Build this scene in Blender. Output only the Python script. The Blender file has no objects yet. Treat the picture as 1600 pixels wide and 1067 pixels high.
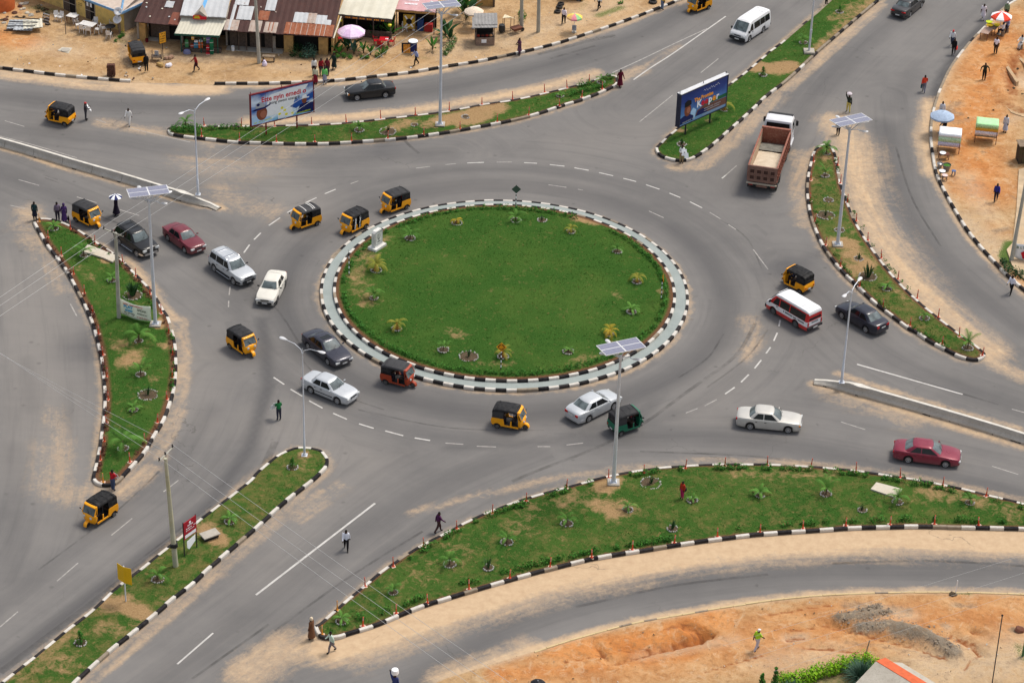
import bpy,bmesh,math,random
import numpy as np
from mathutils import Vector,Matrix
from mathutils.geometry import delaunay_2d_cdt
R=math.radians
PI=math.pi
random.seed(7)
rng=np.random.default_rng(7)
scene=bpy.context.scene
col=scene.collection

# ---- camera, sky, sun, exposure
CAM=Vector((0.7134,-177.2314,106.2640))
FPX,PITCH,ROLL=4059.23,0.5599954,0.0306659          # focal length in photo pixels (1600 wide)
_fw=Vector((0,math.cos(PITCH),-math.sin(PITCH)))
_r0=Vector((1,0,0));_u0=Vector((0,math.sin(PITCH),math.cos(PITCH)))
_rt=math.cos(ROLL)*_r0+math.sin(ROLL)*_u0
_up=-math.sin(ROLL)*_r0+math.cos(ROLL)*_u0
cd=bpy.data.cameras.new('camera');cam=bpy.data.objects.new('camera',cd);col.objects.link(cam)
cd.sensor_width=36;cd.lens=36*FPX/1600;cd.clip_start=1;cd.clip_end=3000
M=Matrix((_rt,_up,-_fw)).transposed().to_4x4();M.translation=CAM
cam.matrix_world=M
scene.camera=cam

SUN_EL,SUN_AZ=R(62),R(52)          # azimuth clockwise from +Y (north = away from the camera)
w=bpy.data.worlds.new('World');scene.world=w;w.use_nodes=True
nt=w.node_tree;bg=nt.nodes['Background']
sky=nt.nodes.new('ShaderNodeTexSky');sky.sky_type='NISHITA';sky.sun_disc=False
sky.sun_elevation=SUN_EL;sky.sun_rotation=SUN_AZ;sky.air_density=1.0;sky.dust_density=3.0;sky.ozone_density=0.6
hs=nt.nodes.new('ShaderNodeHueSaturation');hs.inputs['Saturation'].default_value=.45   # thin bright overcast
nt.links.new(sky.outputs[0],hs.inputs['Color']);nt.links.new(hs.outputs[0],bg.inputs['Color']);bg.inputs['Strength'].default_value=0.11
sl=bpy.data.lights.new('sun','SUN');so=bpy.data.objects.new('sun',sl);col.objects.link(so)
sl.energy=1.55;sl.angle=R(15);sl.color=(1,.93,.82)
_sd=Vector((math.sin(SUN_AZ)*math.cos(SUN_EL),math.cos(SUN_AZ)*math.cos(SUN_EL),math.sin(SUN_EL)))
so.rotation_euler=_sd.to_track_quat('Z','Y').to_euler();so.location=_sd*200
scene.view_settings.view_transform='Standard';scene.view_settings.look='None'
scene.view_settings.exposure=0.66;scene.view_settings.gamma=1;scene.view_settings.use_curve_mapping=False

# ---- helpers
def at(px,py,z=0.0):
 """world point at height z seen at photo pixel (px, py): used once, to survey the plan of the place"""
 d=_fw+_rt*((px-800)/FPX)-_up*((py-533.5)/FPX)
 t=(z-CAM.z)/d.z
 return Vector((CAM.x+d.x*t,CAM.y+d.y*t,z))
def atl(pts,z=0.0):return [at(x,y,z) for x,y in pts]
def hdg(a,b):
 """heading (angle from +X) from photo pixel a to b on the ground"""
 p,q=at(*a),at(*b);return math.atan2(q.y-p.y,q.x-p.x)

def tag(o,label=None,cat=None,group=None,kind=None):
 if label:o['label']=label
 if cat:o['category']=cat
 if group:o['group']=group
 if kind:o['kind']=kind
 return o
def thing(name,label,cat,loc=(0,0,0),rz=0.0,group=None):
 o=bpy.data.objects.new(name,None);col.objects.link(o);o.empty_display_size=.3
 o.location=loc;o.rotation_euler=(0,0,rz)
 return tag(o,label,cat,group)
CH={}
def copy_tree(o,parent=None):
 c=o.copy();col.objects.link(c)
 if parent is not None:c.parent=parent
 for ch in list(o.children):copy_tree(ch,c)
 return c
def dup(o,loc,rz,label=None,group=None,scale=None):
 c=copy_tree(o);c.location=loc;c.rotation_euler=(0,0,rz)
 if label:c['label']=label
 if group:c['group']=group
 if scale:c.scale=(scale,)*3
 return c

class MB:
 """collects faces of one mesh"""
 def __init__(s):s.v=[];s.f=[];s.m=[];s.sm=[]
 def add(s,vs,fs,mi=0,smooth=False):
  b=len(s.v);s.v+=[tuple(v) for v in vs]
  for f in fs:s.f.append(tuple(b+i for i in f));s.m.append(mi);s.sm.append(smooth)
  return s
 def box(s,c,size,mi=0,rz=0.0,ry=0.0,taper=1.0,bev=0.0):
  x,y,z=size[0]/2,size[1]/2,size[2]/2
  if bev>0:
   b=min(bev,x*.9,y*.9,z*.9);t=taper
   prof=[(-z,b),(-z+b,0),(z-b,0),(z,b)]
   vs=[]
   for zz,ins in prof:
    k=1+(t-1)*(zz+z)/(2*z)
    X,Y=(x-ins)*k,(y-ins)*k;e=min(b*.6,X,Y)
    vs+=[(-X+e,-Y,zz),(X-e,-Y,zz),(X,-Y+e,zz),(X,Y-e,zz),(X-e,Y,zz),(-X+e,Y,zz),(-X,Y-e,zz),(-X,-Y+e,zz)]
   fs=[tuple(range(7,-1,-1)),tuple(range(24,32))]
   for k in range(3):
    for i in range(8):fs.append((k*8+i,k*8+(i+1) % 8,k*8+8+(i+1) % 8,k*8+8+i))
  else:
   t=taper
   vs=[(-x,-y,-z),(x,-y,-z),(x,y,-z),(-x,y,-z),(-x*t,-y*t,z),(x*t,-y*t,z),(x*t,y*t,z),(-x*t,y*t,z)]
   fs=[(3,2,1,0),(4,5,6,7),(0,1,5,4),(1,2,6,5),(2,3,7,6),(3,0,4,7)]
  m=Matrix.Translation(Vector(c)) @ Matrix.Rotation(rz,4,'Z') @ Matrix.Rotation(ry,4,'Y')
  return s.add([m @ Vector(v) for v in vs],fs,mi)
 def tube(s,pts,rad,n=8,mi=0,cap=True,smooth=True):
  pts=[Vector(p) for p in pts]
  if not isinstance(rad,(list,tuple)):rad=[rad]*len(pts)
  rings=[];up=Vector((0,0,1))
  for i,p in enumerate(pts):
   d=(pts[min(i+1,len(pts)-1)]-pts[max(i-1,0)])
   d=d.normalized() if d.length>1e-9 else Vector((0,0,1))
   a=d.cross(up)
   if a.length<1e-3:a=d.cross(Vector((0,1,0)))
   a.normalize();b=a.cross(d).normalized()
   rings.append([p+(a*math.cos(2*PI*k/n)+b*math.sin(2*PI*k/n))*rad[i] for k in range(n)])
  vs=[v for r_ in rings for v in r_];fs=[]
  for i in range(len(pts)-1):
   for k in range(n):fs.append((i*n+k,i*n+(k+1) % n,(i+1)*n+(k+1) % n,(i+1)*n+k))
  s.add(vs,fs,mi,smooth)
  if cap:
   s.add(rings[0],[tuple(range(n-1,-1,-1))],mi);s.add(rings[-1],[tuple(range(n))],mi)
  return s
 def lathe(s,prof,n=12,c=(0,0,0),mi=0,axis='Z',smooth=True,squash=1.0):
  """prof: list of (radius, height)"""
  vs=[];fs=[];c=Vector(c)
  for r_,h in prof:
   for k in range(n):
    a=2*PI*k/n;x,y=r_*math.cos(a),r_*math.sin(a)*squash
    vs.append(c+(Vector((x,y,h)) if axis=='Z' else Vector((x,h,y)) if axis=='Y' else Vector((h,x,y))))
  for i in range(len(prof)-1):
   for k in range(n):fs.append((i*n+k,i*n+(k+1) % n,(i+1)*n+(k+1) % n,(i+1)*n+k))
  fs.append(tuple(range(n-1,-1,-1)));fs.append(tuple((len(prof)-1)*n+k for k in range(n)))
  return s.add(vs,fs,mi,smooth)
 def loft(s,rings,mi=0,smooth=True,cap=True,closed=True):
  n=len(rings[0]);vs=[v for r_ in rings for v in r_];fs=[]
  for i in range(len(rings)-1):
   for k in range(n if closed else n-1):fs.append((i*n+k,i*n+(k+1) % n,(i+1)*n+(k+1) % n,(i+1)*n+k))
  s.add(vs,fs,mi,smooth)
  if cap and closed:
   s.add(rings[0],[tuple(range(n-1,-1,-1))],mi,False);s.add(rings[-1],[tuple(range(n))],mi,False)
  return s
 def slab(s,poly,z0,z1,mi=0):
  """prism over a plan polygon"""
  n=len(poly);vs=[(p[0],p[1],z0) for p in poly]+[(p[0],p[1],z1) for p in poly]
  fs=[tuple(range(n-1,-1,-1)),tuple(range(n,2*n))]+[(i,(i+1) % n,n+(i+1) % n,n+i) for i in range(n)]
  return s.add(vs,fs,mi)
 def plate(s,quad,thick,mi=0):
  """thin solid plate from 4 (or more) corner points, thickened against its normal"""
  q=[Vector(p) for p in quad];nrm=(q[1]-q[0]).cross(q[2]-q[0]).normalized();n=len(q)
  vs=q+[p-nrm*thick for p in q]
  fs=[tuple(range(n)),tuple(range(2*n-1,n-1,-1))]+[((i+1) % n,i,n+i,n+(i+1) % n) for i in range(n)]
  return s.add(vs,fs,mi)
 def build(s,name,mats,parent=None,loc=None,rz=None,sharp=38):
  me=bpy.data.meshes.new(name)
  me.from_pydata(s.v,[],s.f)
  if not isinstance(mats,(list,tuple)):mats=[mats]
  for m in mats:me.materials.append(m)
  me.polygons.foreach_set('material_index',s.m)
  me.polygons.foreach_set('use_smooth',s.sm)
  me.update()
  if any(s.sm):me.set_sharp_from_angle(angle=R(sharp))
  o=bpy.data.objects.new(name,me);col.objects.link(o)
  if parent is not None:o.parent=parent
  if loc is not None:o.location=loc
  if rz is not None:o.rotation_euler=(0,0,rz)
  return o

def text_mesh(name,body,size,mat,parent,loc,rot,ext=.004,align='CENTER',sx=1.0,shear=0.0,bold=0.0,space=1.0):
 cu=bpy.data.curves.new(name,'FONT');cu.body=body;cu.size=size;cu.align_x=align;cu.align_y='CENTER';cu.extrude=ext
 cu.shear=shear;cu.offset=bold;cu.space_character=space;cu.resolution_u=3
 to=bpy.data.objects.new(name,cu);col.objects.link(to)
 dg=bpy.context.evaluated_depsgraph_get()
 me=bpy.data.meshes.new_from_object(to.evaluated_get(dg))
 bpy.data.objects.remove(to);bpy.data.curves.remove(cu)
 me.name=name;me.materials.clear();me.materials.append(mat)
 o=bpy.data.objects.new(name,me);col.objects.link(o);o.parent=parent
 o.location=loc;o.rotation_euler=rot;o.scale=(sx,1,1)
 return o

# ---- materials
def hexc(r,g,b):
 f=lambda c:((c/255+.055)/1.055)**2.4 if c>10 else c/255/12.92
 return (f(r),f(g),f(b),1)
class NT:
 def __init__(s,name):
  s.mat=bpy.data.materials.new(name);s.mat.use_nodes=True;s.t=s.mat.node_tree
  s.b=s.t.nodes['Principled BSDF']
 def n(s,t,**k):
  o=s.t.nodes.new(t)
  for a,v in k.items():setattr(o,a,v)
  return o
 def link(s,a,b):s.t.links.new(a,b)
 def co(s,kind='Object'):return s.n('ShaderNodeTexCoord').outputs[kind]
 def geo(s):return s.n('ShaderNodeNewGeometry').outputs['Position']
 def noise(s,vec,scale,detail=3,rough=.55,dim='3D',dist=0.0):
  o=s.n('ShaderNodeTexNoise');o.inputs['Scale'].default_value=scale;o.inputs['Detail'].default_value=detail
  o.inputs['Roughness'].default_value=rough;o.inputs['Distortion'].default_value=dist
  s.link(vec,o.inputs['Vector']);return o.outputs['Fac']
 def ramp(s,fac,stops,interp='LINEAR'):
  o=s.n('ShaderNodeValToRGB');o.color_ramp.interpolation=interp;e=o.color_ramp.elements
  while len(e)<len(stops):e.new(.5)
  for i,(p,c) in enumerate(stops):
   e[i].position=p;e[i].color=c if len(c)==4 else (*c,1)
  s.link(fac,o.inputs['Fac']);return o.outputs['Color']
 def fr(s,fac,a,b):
  o=s.n('ShaderNodeMapRange');o.inputs['From Min'].default_value=a;o.inputs['From Max'].default_value=b
  s.link(fac,o.inputs['Value']);return o.outputs['Result']
 def mix(s,fac,a,b,mode='MIX'):
  o=s.n('ShaderNodeMix',data_type='RGBA',blend_type=mode)
  for v,i in ((fac,0),(a,6),(b,7)):
   if isinstance(v,(int,float)):o.inputs[i].default_value=v
   elif isinstance(v,tuple):o.inputs[i].default_value=v if len(v)==4 else (*v,1)
   else:s.link(v,o.inputs[i])
  return o.outputs[2]
 def math(s,op,a,b=0.0,clamp=False):
  o=s.n('ShaderNodeMath',operation=op);o.use_clamp=clamp
  for i,v in enumerate((a,b)):
   if isinstance(v,(int,float)):o.inputs[i].default_value=v
   else:s.link(v,o.inputs[i])
  return o.outputs[0]
 def attr(s,name):
  return s.n('ShaderNodeAttribute',attribute_name=name).outputs['Fac']
 def set(s,colr=None,rough=None,metal=None,bump=None,bstr=.3,bdist=.02,spec=None,coat=None,alpha=None):
  def put(k,v):
   i=s.b.inputs[k]
   if isinstance(v,(int,float,tuple)):i.default_value=v if not isinstance(v,tuple) or len(v)==4 else (*v,1)
   else:s.link(v,i)
  if colr is not None:put('Base Color',colr)
  if rough is not None:put('Roughness',rough)
  if metal is not None:put('Metallic',metal)
  if spec is not None:put('Specular IOR Level',spec)
  if coat is not None:put('Coat Weight',coat)
  if bump is not None:
   o=s.n('ShaderNodeBump');o.inputs['Strength'].default_value=bstr;o.inputs['Distance'].default_value=bdist
   s.link(bump,o.inputs['Height']);s.link(o.outputs[0],s.b.inputs['Normal'])
  return s.mat
def simple(name,c,rough=.6,metal=0.0,var=.12,scale=3.0,spec=.2,coat=0.0,dirt=None):
 """one colour with a little uneven wear"""
 m=NT(name);n1=m.noise(m.co(),scale,4)
 c=c if len(c)==4 else (*c,1)
 lo=tuple(max(0,x*(1-var)) for x in c[:3]);hi=tuple(min(1,x*(1+var)) for x in c[:3])
 k=m.ramp(n1,[(.3,lo),(.7,hi)])
 if dirt is not None:
  k=m.mix(m.fr(m.noise(m.co(),scale*.6,5,.7),.45,.8),k,dirt)
 return m.set(k,rough,metal,spec=spec,coat=coat)

# ---- ground painting helpers
def poly_in(P,poly):
 x,y=P[:,0],P[:,1];ins=np.zeros(len(P),bool);q=np.array([(p[0],p[1]) for p in poly]);j=len(q)-1
 for i in range(len(q)):
  xi,yi=q[i];xj,yj=q[j]
  c=((yi>y)!=(yj>y)) & (x<(xj-xi)*(y-yi)/(yj-yi+1e-12)+xi)
  ins ^=c;j=i
 return ins
def dist_line(P,line):
 q=np.array([(p[0],p[1]) for p in line]);d=np.full(len(P),1e9)
 if len(q)==1:return np.hypot(P[:,0]-q[0,0],P[:,1]-q[0,1])
 for a,b in zip(q[:-1],q[1:]):
  ab=b-a;L=ab@ab+1e-12
  t=np.clip(((P-a)@ab)/L,0,1);c=a+t[:,None]*ab
  d=np.minimum(d,np.hypot(P[:,0]-c[:,0],P[:,1]-c[:,1]))
 return d
def paint(P,strokes,base=0.0):
 v=np.full(len(P),base,float)
 for line,rad,s in strokes:
  d=dist_line(P,line);k=np.clip(1-d/rad,0,1);k=k*k*(3-2*k)
  v=np.maximum(v,k*s) if s>0 else v*(1-k*(-s))
 return v
def smooth_line(pts,step=.5,closed=False):
 """Catmull-Rom through plan points, resampled evenly"""
 P=np.array([(p[0],p[1]) for p in pts]);n=len(P);out=[]
 seg=range(n) if closed else range(n-1)
 for i in seg:
  g=(lambda k:P[k % n]) if closed else (lambda k:P[min(max(k,0),n-1)])
  p0,p1,p2,p3=g(i-1),g(i),g(i+1),g(i+2)
  for t in np.linspace(0,1,8,endpoint=False):
   out.append(.5*((2*p1)+(-p0+p2)*t+(2*p0-5*p1+4*p2-p3)*t*t+(-p0+3*p1-3*p2+p3)*t**3))
 out.append(P[0] if closed else P[-1]);Q=np.array(out)
 L=np.r_[0,np.cumsum(np.hypot(*np.diff(Q,axis=0).T))]
 m=max(2,int(round(L[-1]/step))+1);s=np.linspace(0,L[-1],m)
 Q=np.c_[np.interp(s,L,Q[:,0]),np.interp(s,L,Q[:,1])]
 return Q[:-1] if closed else Q
def area(q):return .5*np.sum(q[:,0]*np.roll(q[:,1],-1)-np.roll(q[:,0],-1)*q[:,1])
def offset(q,d,closed):
 """shift a line to its left by d"""
 t=(np.roll(q,-1,0)-np.roll(q,1,0)) if closed else np.gradient(q,axis=0)
 t/=np.hypot(t[:,0],t[:,1])[:,None]+1e-9
 return q+np.c_[-t[:,1],t[:,0]]*d
def sheet(name,poly,step,zf,mats,attrs=None,extra=None):
 """a plan polygon filled with an even mesh; zf(P)->z; attrs: name->function(P)"""
 q=np.array([(p[0],p[1]) for p in poly]);lo,hi=q.min(0),q.max(0)
 X,Y=np.meshgrid(np.arange(lo[0],hi[0],step),np.arange(lo[1],hi[1],step*.9));X=X+(np.arange(X.shape[0]) % 2)[:,None]*step*.5
 G=np.c_[X.ravel(),Y.ravel()];G=G+rng.uniform(-.12,.12,G.shape)*step
 G=G[poly_in(G,q)];G=G[dist_line(G,np.r_[q,q[:1]])>step*.45]
 V=np.r_[q,G];n=len(q)
 r_=delaunay_2d_cdt([Vector(v) for v in V],[(i,(i+1) % n) for i in range(n)],[],1,1e-4)
 W=np.array([(v.x,v.y) for v in r_[0]]);me=bpy.data.meshes.new(name)
 z=zf(W)
 me.from_pydata(np.c_[W,z].tolist(),[],[f if len(f)==3 else f for f in r_[2]])
 for k,fn in (attrs or {}).items():
  a=me.attributes.new(k,'FLOAT','POINT');a.data.foreach_set('value',np.asarray(fn(W),dtype=np.float32))
 for m in (mats if isinstance(mats,list) else [mats]):me.materials.append(m)
 me.polygons.foreach_set('use_smooth',[True]*len(me.polygons));me.update()
 if len(me.polygons) and me.polygons[0].normal.z<0:me.flip_normals()
 o=bpy.data.objects.new(name,me);col.objects.link(o)
 return o
# ---- plan of the junction (surveyed from the photograph, in photo pixels, then metres)
KH=.25     # kerb height
FR=lambda pts:[at(x,y,0) for x,y in pts]         # kerb foot seen from the front
BK=lambda pts:[at(x,y,KH) for x,y in pts]        # kerb top edge seen on the far side
A_front=[(262,207),(272,214),(325,221),(375,226),(400,226.5),(450,228),(507,228),(560,225),(612,221),(662,215.5),(715,207.5),(762,199),(800,191.5),(825,185.5),(852,177.5),(882,167.5),(910,159),(935,149.5),(952,142),(963,136)]
A_back=[(966,127),(962,117.5),(940,119.5),(920,127.5),(886,136),(851,144.5),(800,155.5),(752,162.5),(700,172.5),(650,179),(595,185),(540,191),(487,194),(440,195),(390,196),(350,196),(320,196),(280,195.5),(264,199)]
B_front=[(1024,234),(1026,241),(1034,247.5),(1050,252.5),(1065,254),(1080,251.5),(1090,246.5),(1105,237),(1125,221),(1150,198.5),(1175,176),(1200,152),(1224,134),(1250,111),(1282,81),(1312,55),(1340,31),(1376,1),(1420,-36)]
B_back=[(1330,-32),(1294,2),(1275,19),(1250,40),(1220,66),(1202,79),(1192,88),(1175,102.5),(1160,115),(1135,134),(1100,164),(1075,184),(1060,197.5),(1040,214),(1028,226)]
C_front=[(1270,240),(1264,262),(1260,280),(1259,300),(1261,322),(1265,342),(1272,362),(1285,389),(1300,410.5),(1317,430),(1340,452),(1365,476),(1390,495),(1417,515.5),(1430,522),(1450,536),(1472,547.5),(1492,557.5),(1507,563),(1522,566),(1532,564.5),(1540,558)]
C_back=[(1538.5,549),(1522,536),(1505,524),(1487,510),(1462,491),(1432,466),(1400,434),(1375,403),(1355,374),(1337,344),(1325,314),(1315,286),(1310,258),(1305,237),(1297,226),(1284,225)]
D_front=[(52,351),(61,367),(72,386),(85,403),(100,423),(112,443),(122,463),(132,483),(142,506),(147.5,526),(154,551),(158,576),(160.5,601),(162,626),(160.5,651),(158,671),(154,701),(150,721),(145.5,741),(144,750),(152,759),(170,761.5),(185,756),(200,740.5),(215,724.5),(230,706.5),(242,686),(257,660.5),(267,635.5),(274,610.5),(277,585.5),(277,560),(275,537.5),(271,520),(265,500)]
D_back=[(256,482),(240,456),(215,429),(190,404),(170,389),(150,376),(125,359),(105,349),(85,342),(65,340),(54,343)]
E_front=[(514,723),(511,733),(500,745),(487,756.5),(473,767),(449,786),(424,808),(400,830),(368.5,857),(330,890),(303,915),(276,936),(248,960),(218,985),(178,1017),(146,1045),(122,1067),(60,1122)]
E_back=[(-70,1121),(0,1065),(59,1018.5),(104,981.5),(142.6,951.5),(178,918.5),(214,890.5),(244,866.5),(282,835.5),(309,811.5),(353.6,777.5),(389,749.5),(400,737),(427,714),(442,705),(462,698),(482,698),(502,702),(511,711)]
F_front=[(491,981),(496.6,994.5),(507,1000),(528,999.5),(548.6,993),(590,980),(626,965),(664.5,950),(706,937),(745,925),(800,909),(847.6,896),(889,885.5),(928,876.5),(969.4,869.5),(1011,863),(1054,856),(1097,849.5),(1139,844),(1180.4,839),(1200,837.5),(1244.6,834.5),(1289,831.5),(1333.7,828.5),(1378,827.5),(1423,826.5),(1467.5,827),(1512,828),(1556.6,829),(1600,830),(1660,832),(1720,838)]
F_back=[(1720,822),(1660,802),(1600,785),(1542,771),(1497,760),(1446.7,750),(1400,742.5),(1350,735),(1305,730),(1267.5,727),(1200,723.5),(1125,723.5),(1075,725.5),(1025,729.5),(975,737),(935,745.5),(885,759),(840,771),(800,783.5),(768.5,795.5),(727,813.5),(700,828.5),(658.6,849),(623,871.5),(593,892),(566.4,914.5),(542.7,933.5),(519,954.5),(498,973)]
ISL={'top':FR(A_front)+BK(A_back),'median':FR(B_front)+BK(B_back),'right':FR(C_front)+BK(C_back),
       'left':FR(D_front)+BK(D_back),'lower':FR(E_front)+BK(E_back),'long':FR(F_front)+BK(F_back)}
RC=Vector((0,-.32));RO,RI=14.63,13.6       # roundabout: centre, outer and inner kerb radius
top_kerb=[(-60,100),(0,109),(45,114.5),(80,119),(132,124),(185,128.5),(204,129.5)]
top_kerb2=[(335,133.5),(400,133.5),(450,132.5),(500,130.5),(550,126.5),(600,121),(650,115),(700,106.5),(750,98.5),(800,88),(837,79.5),(875,69.5),(925,53.5),(975,36.5),(1025,17.5),(1065,1.5),(1110,-20),(1160,-45)]
right_kerb=[(1660,-50),(1620,-22),(1589,0),(1565,16),(1540,41),(1512,70),(1487,102),(1472,130),(1462,155),(1455,180),(1452,212),(1456,252),(1462,277),(1475,304),(1490,331),(1507,359),(1527,385),(1550,410),(1570,431),(1600,457),(1660,500),(1740,550)]
low_edge=[(560,1130),(640,1085),(697,1060),(760,1040),(834,1018),(889,1000),(942.6,985),(996,971.5),(1061.5,960),(1127,949),(1200,938),(1259,931.5),(1319,927.5),(1378,925.5),(1438,924.5),(1497,925),(1600,928),(1720,936)]

# ---- ground materials
SAND=hexc(214,184,146);SAND=(.52,.36,.225,1)
m=NT('asphalt');P=m.geo();dust=m.attr('dust');worn=m.attr('worn');pale=m.attr('pale')
big=m.noise(P,.09,4,.6);med=m.noise(P,.6,5,.65);fine=m.noise(P,9,3,.7);grit=m.noise(P,38,2,.7)
st=m.n('ShaderNodeMapping');st.inputs['Scale'].default_value=(.25,1.6,1);m.link(P,st.inputs['Vector']);st.inputs['Rotation'].default_value=(0,0,.25)
streak=m.noise(st.outputs[0],.9,4,.65)
c=m.ramp(big,[(.3,(.140,.134,.130)),(.7,(.196,.186,.177))])
c=m.mix(m.math('MULTIPLY',pale,.75,True),c,(.275,.25,.225,1))
c=m.mix(m.math('MULTIPLY',m.fr(med,.35,.75),.22),c,(.24,.222,.205,1))
c=m.mix(m.math('MULTIPLY',m.fr(streak,.45,.8),.18),c,(.13,.125,.125,1))
ac=m.n('ShaderNodeCombineXYZ');m.link(m.math('MULTIPLY',m.attr('across'),1.15),ac.inputs[0]);m.link(m.math('MULTIPLY',m.attr('along'),.055),ac.inputs[1])
lane=m.noise(ac.outputs[0],1.0,5,.68)
c=m.mix(m.math('MULTIPLY',m.fr(lane,.50,.74),.42),c,(.098,.095,.094,1));c=m.mix(m.math('MULTIPLY',m.fr(lane,.46,.26),.34),c,(.245,.225,.205,1))
c=m.mix(m.math('MULTIPLY',worn,.85,True),c,(.082,.080,.082,1))
spv=m.n('ShaderNodeTexVoronoi');spv.inputs['Scale'].default_value=.55;m.link(P,spv.inputs['Vector'])
spot=m.math('MULTIPLY',m.fr(m.math('ADD',spv.outputs['Distance'],m.math('MULTIPLY',fine,.12)),.19,.10),m.math('MULTIPLY',m.math('GREATER_THAN',m.noise(P,.21,2),.52),.38));c=m.mix(spot,c,(.06,.057,.055,1))
c=m.mix(m.math('MULTIPLY',m.fr(fine,.3,.9),.12),c,(.09,.088,.09,1))
c=m.mix(m.math('MULTIPLY',m.fr(grit,.55,.8),.2),c,(.34,.32,.30,1))
dn=m.math('ADD',m.math('MULTIPLY',dust,1.2),m.math('ADD',m.math('MULTIPLY',m.math('SUBTRACT',m.noise(P,.45,8,.72,dist=.8),.5),1.0),m.math('ADD',m.math('MULTIPLY',m.math('SUBTRACT',lane,.5),1.3),m.math('MULTIPLY',m.math('SUBTRACT',m.noise(P,2.6,6,.78,dist=.8),.5),1.1))))
dn=m.math('MULTIPLY',m.math('MULTIPLY',m.fr(dn,.12,1.0),m.fr(dust,0,.25)),.95,True)
sc=m.ramp(m.noise(P,1.7,5,.7),[(.3,(.47,.325,.20)),(.7,(.58,.425,.27))])
c=m.mix(dn,c,sc)
vor=m.n('ShaderNodeTexVoronoi',feature='DISTANCE_TO_EDGE');vor.inputs['Scale'].default_value=.11
wv=m.n('ShaderNodeVectorMath',operation='ADD');wn=m.n('ShaderNodeTexNoise');wn.inputs['Scale'].default_value=.7;wn.inputs['Detail'].default_value=5
m.link(P,wn.inputs['Vector']);m.link(P,wv.inputs[0]);sv=m.n('ShaderNodeVectorMath',operation='SCALE');sv.inputs['Scale'].default_value=2.2;m.link(wn.outputs['Color'],sv.inputs[0]);m.link(sv.outputs[0],wv.inputs[1])
m.link(wv.outputs[0],vor.inputs['Vector'])
crack=m.math('MULTIPLY',m.math('LESS_THAN',vor.outputs['Distance'],.0035),m.math('MULTIPLY',m.fr(m.noise(P,.12,2),.56,.66),.4))
c=m.mix(crack,c,(.07,.065,.06,1))
ASPH=m.set(c,.86,bump=m.math('ADD',fine,grit),bstr=.25,bdist=.01,spec=.10)

m=NT('earth');P=m.geo();orange=m.attr('orange');mud=m.attr('mud');pale=m.attr('pale');green=m.attr('green');cut=m.attr('cut')
n1=m.noise(P,.35,6,.65,dist=.4);n2=m.noise(P,2.2,6,.7);n3=m.noise(P,14,4,.7)
c=m.ramp(n1,[(.28,(.34,.205,.10)),(.5,(.46,.295,.15)),(.72,(.54,.375,.215))])
co=m.ramp(n1,[(.28,(.44,.145,.038)),(.5,(.55,.225,.070)),(.72,(.62,.34,.15))])
c=m.mix(m.fr(m.math('ADD',orange,m.math('MULTIPLY',m.math('SUBTRACT',n2,.5),.9)),.2,.8),c,co)
c=m.mix(m.math('MULTIPLY',pale,m.fr(n2,.3,.6),True),c,(.62,.50,.36,1))
c=m.mix(m.fr(m.math('ADD',mud,m.math('MULTIPLY',m.math('SUBTRACT',n2,.5),.9)),.3,.75),c,m.ramp(n3,[(.3,(.17,.135,.10)),(.7,(.30,.25,.19))]))
c=m.mix(m.math('MULTIPLY',m.fr(n2,.48,.66),.55),c,(.235,.135,.065,1))
c=m.mix(m.math('MULTIPLY',m.fr(m.noise(P,.9,6,.75,dist=1.5),.54,.62),.35),c,(.60,.46,.30,1))
c=m.mix(m.math('MULTIPLY',m.fr(n3,.56,.76),.5),c,(.20,.13,.075,1))
c=m.mix(m.fr(m.math('ADD',green,m.math('MULTIPLY',m.math('SUBTRACT',n3,.5),1.2)),.5,.7),c,(.09,.14,.035,1))
c=m.mix(m.fr(m.math('ADD',cut,m.math('MULTIPLY',m.math('SUBTRACT',n2,.5),1.0)),.35,.8),c,(.27,.095,.035,1))
EARTH=m.set(c,.95,bump=m.math('ADD',n2,m.math('MULTIPLY',n3,.5)),bstr=.9,bdist=.10,spec=.05)

m=NT('lawn_soil');P=m.geo();bare=m.attr('bare');soil=m.attr('soil');dry=m.attr('dry')
n1=m.noise(P,.22,5,.6);n2=m.noise(P,1.5,6,.72,dist=.5);n3=m.noise(P,9,5,.75);n4=m.noise(P,30,3,.7)
c=m.ramp(n3,[(.2,(.020,.066,.011)),(.5,(.042,.108,.019)),(.8,(.078,.148,.030))])
c=m.mix(m.math('MULTIPLY',m.fr(n1,.44,.62),.6),c,(.080,.140,.028,1))
c=m.mix(m.math('MULTIPLY',m.fr(m.noise(P,2.8,3,.6),.62,.70),m.math('ADD',.25,dry)),c,(.27,.18,.075,1))
c=m.mix(m.math('MULTIPLY',m.fr(n4,.45,.75),.35),c,(.018,.045,.010,1))
c=m.mix(m.math('MULTIPLY',m.fr(m.math('ADD',dry,m.math('MULTIPLY',m.math('SUBTRACT',n2,.56),1.8)),.25,.75),.85),c,m.ramp(n3,[(.3,(.14,.12,.038)),(.7,(.27,.19,.08))]))
c=m.mix(m.fr(m.math('ADD',bare,m.math('MULTIPLY',m.math('SUBTRACT',n2,.55),1.5)),.35,.75),c,m.ramp(n3,[(.25,(.25,.155,.07)),(.75,(.47,.31,.16))]))
c=m.mix(m.fr(m.math('ADD',soil,m.math('MULTIPLY',m.math('SUBTRACT',n3,.5),.8)),.4,.7),c,m.ramp(n3,[(.25,(.10,.048,.026)),(.75,(.21,.11,.06))]))
LAWN=m.set(c,.95,bump=m.math('ADD',n3,n4),bstr=.8,bdist=.08,spec=.02)

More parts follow.
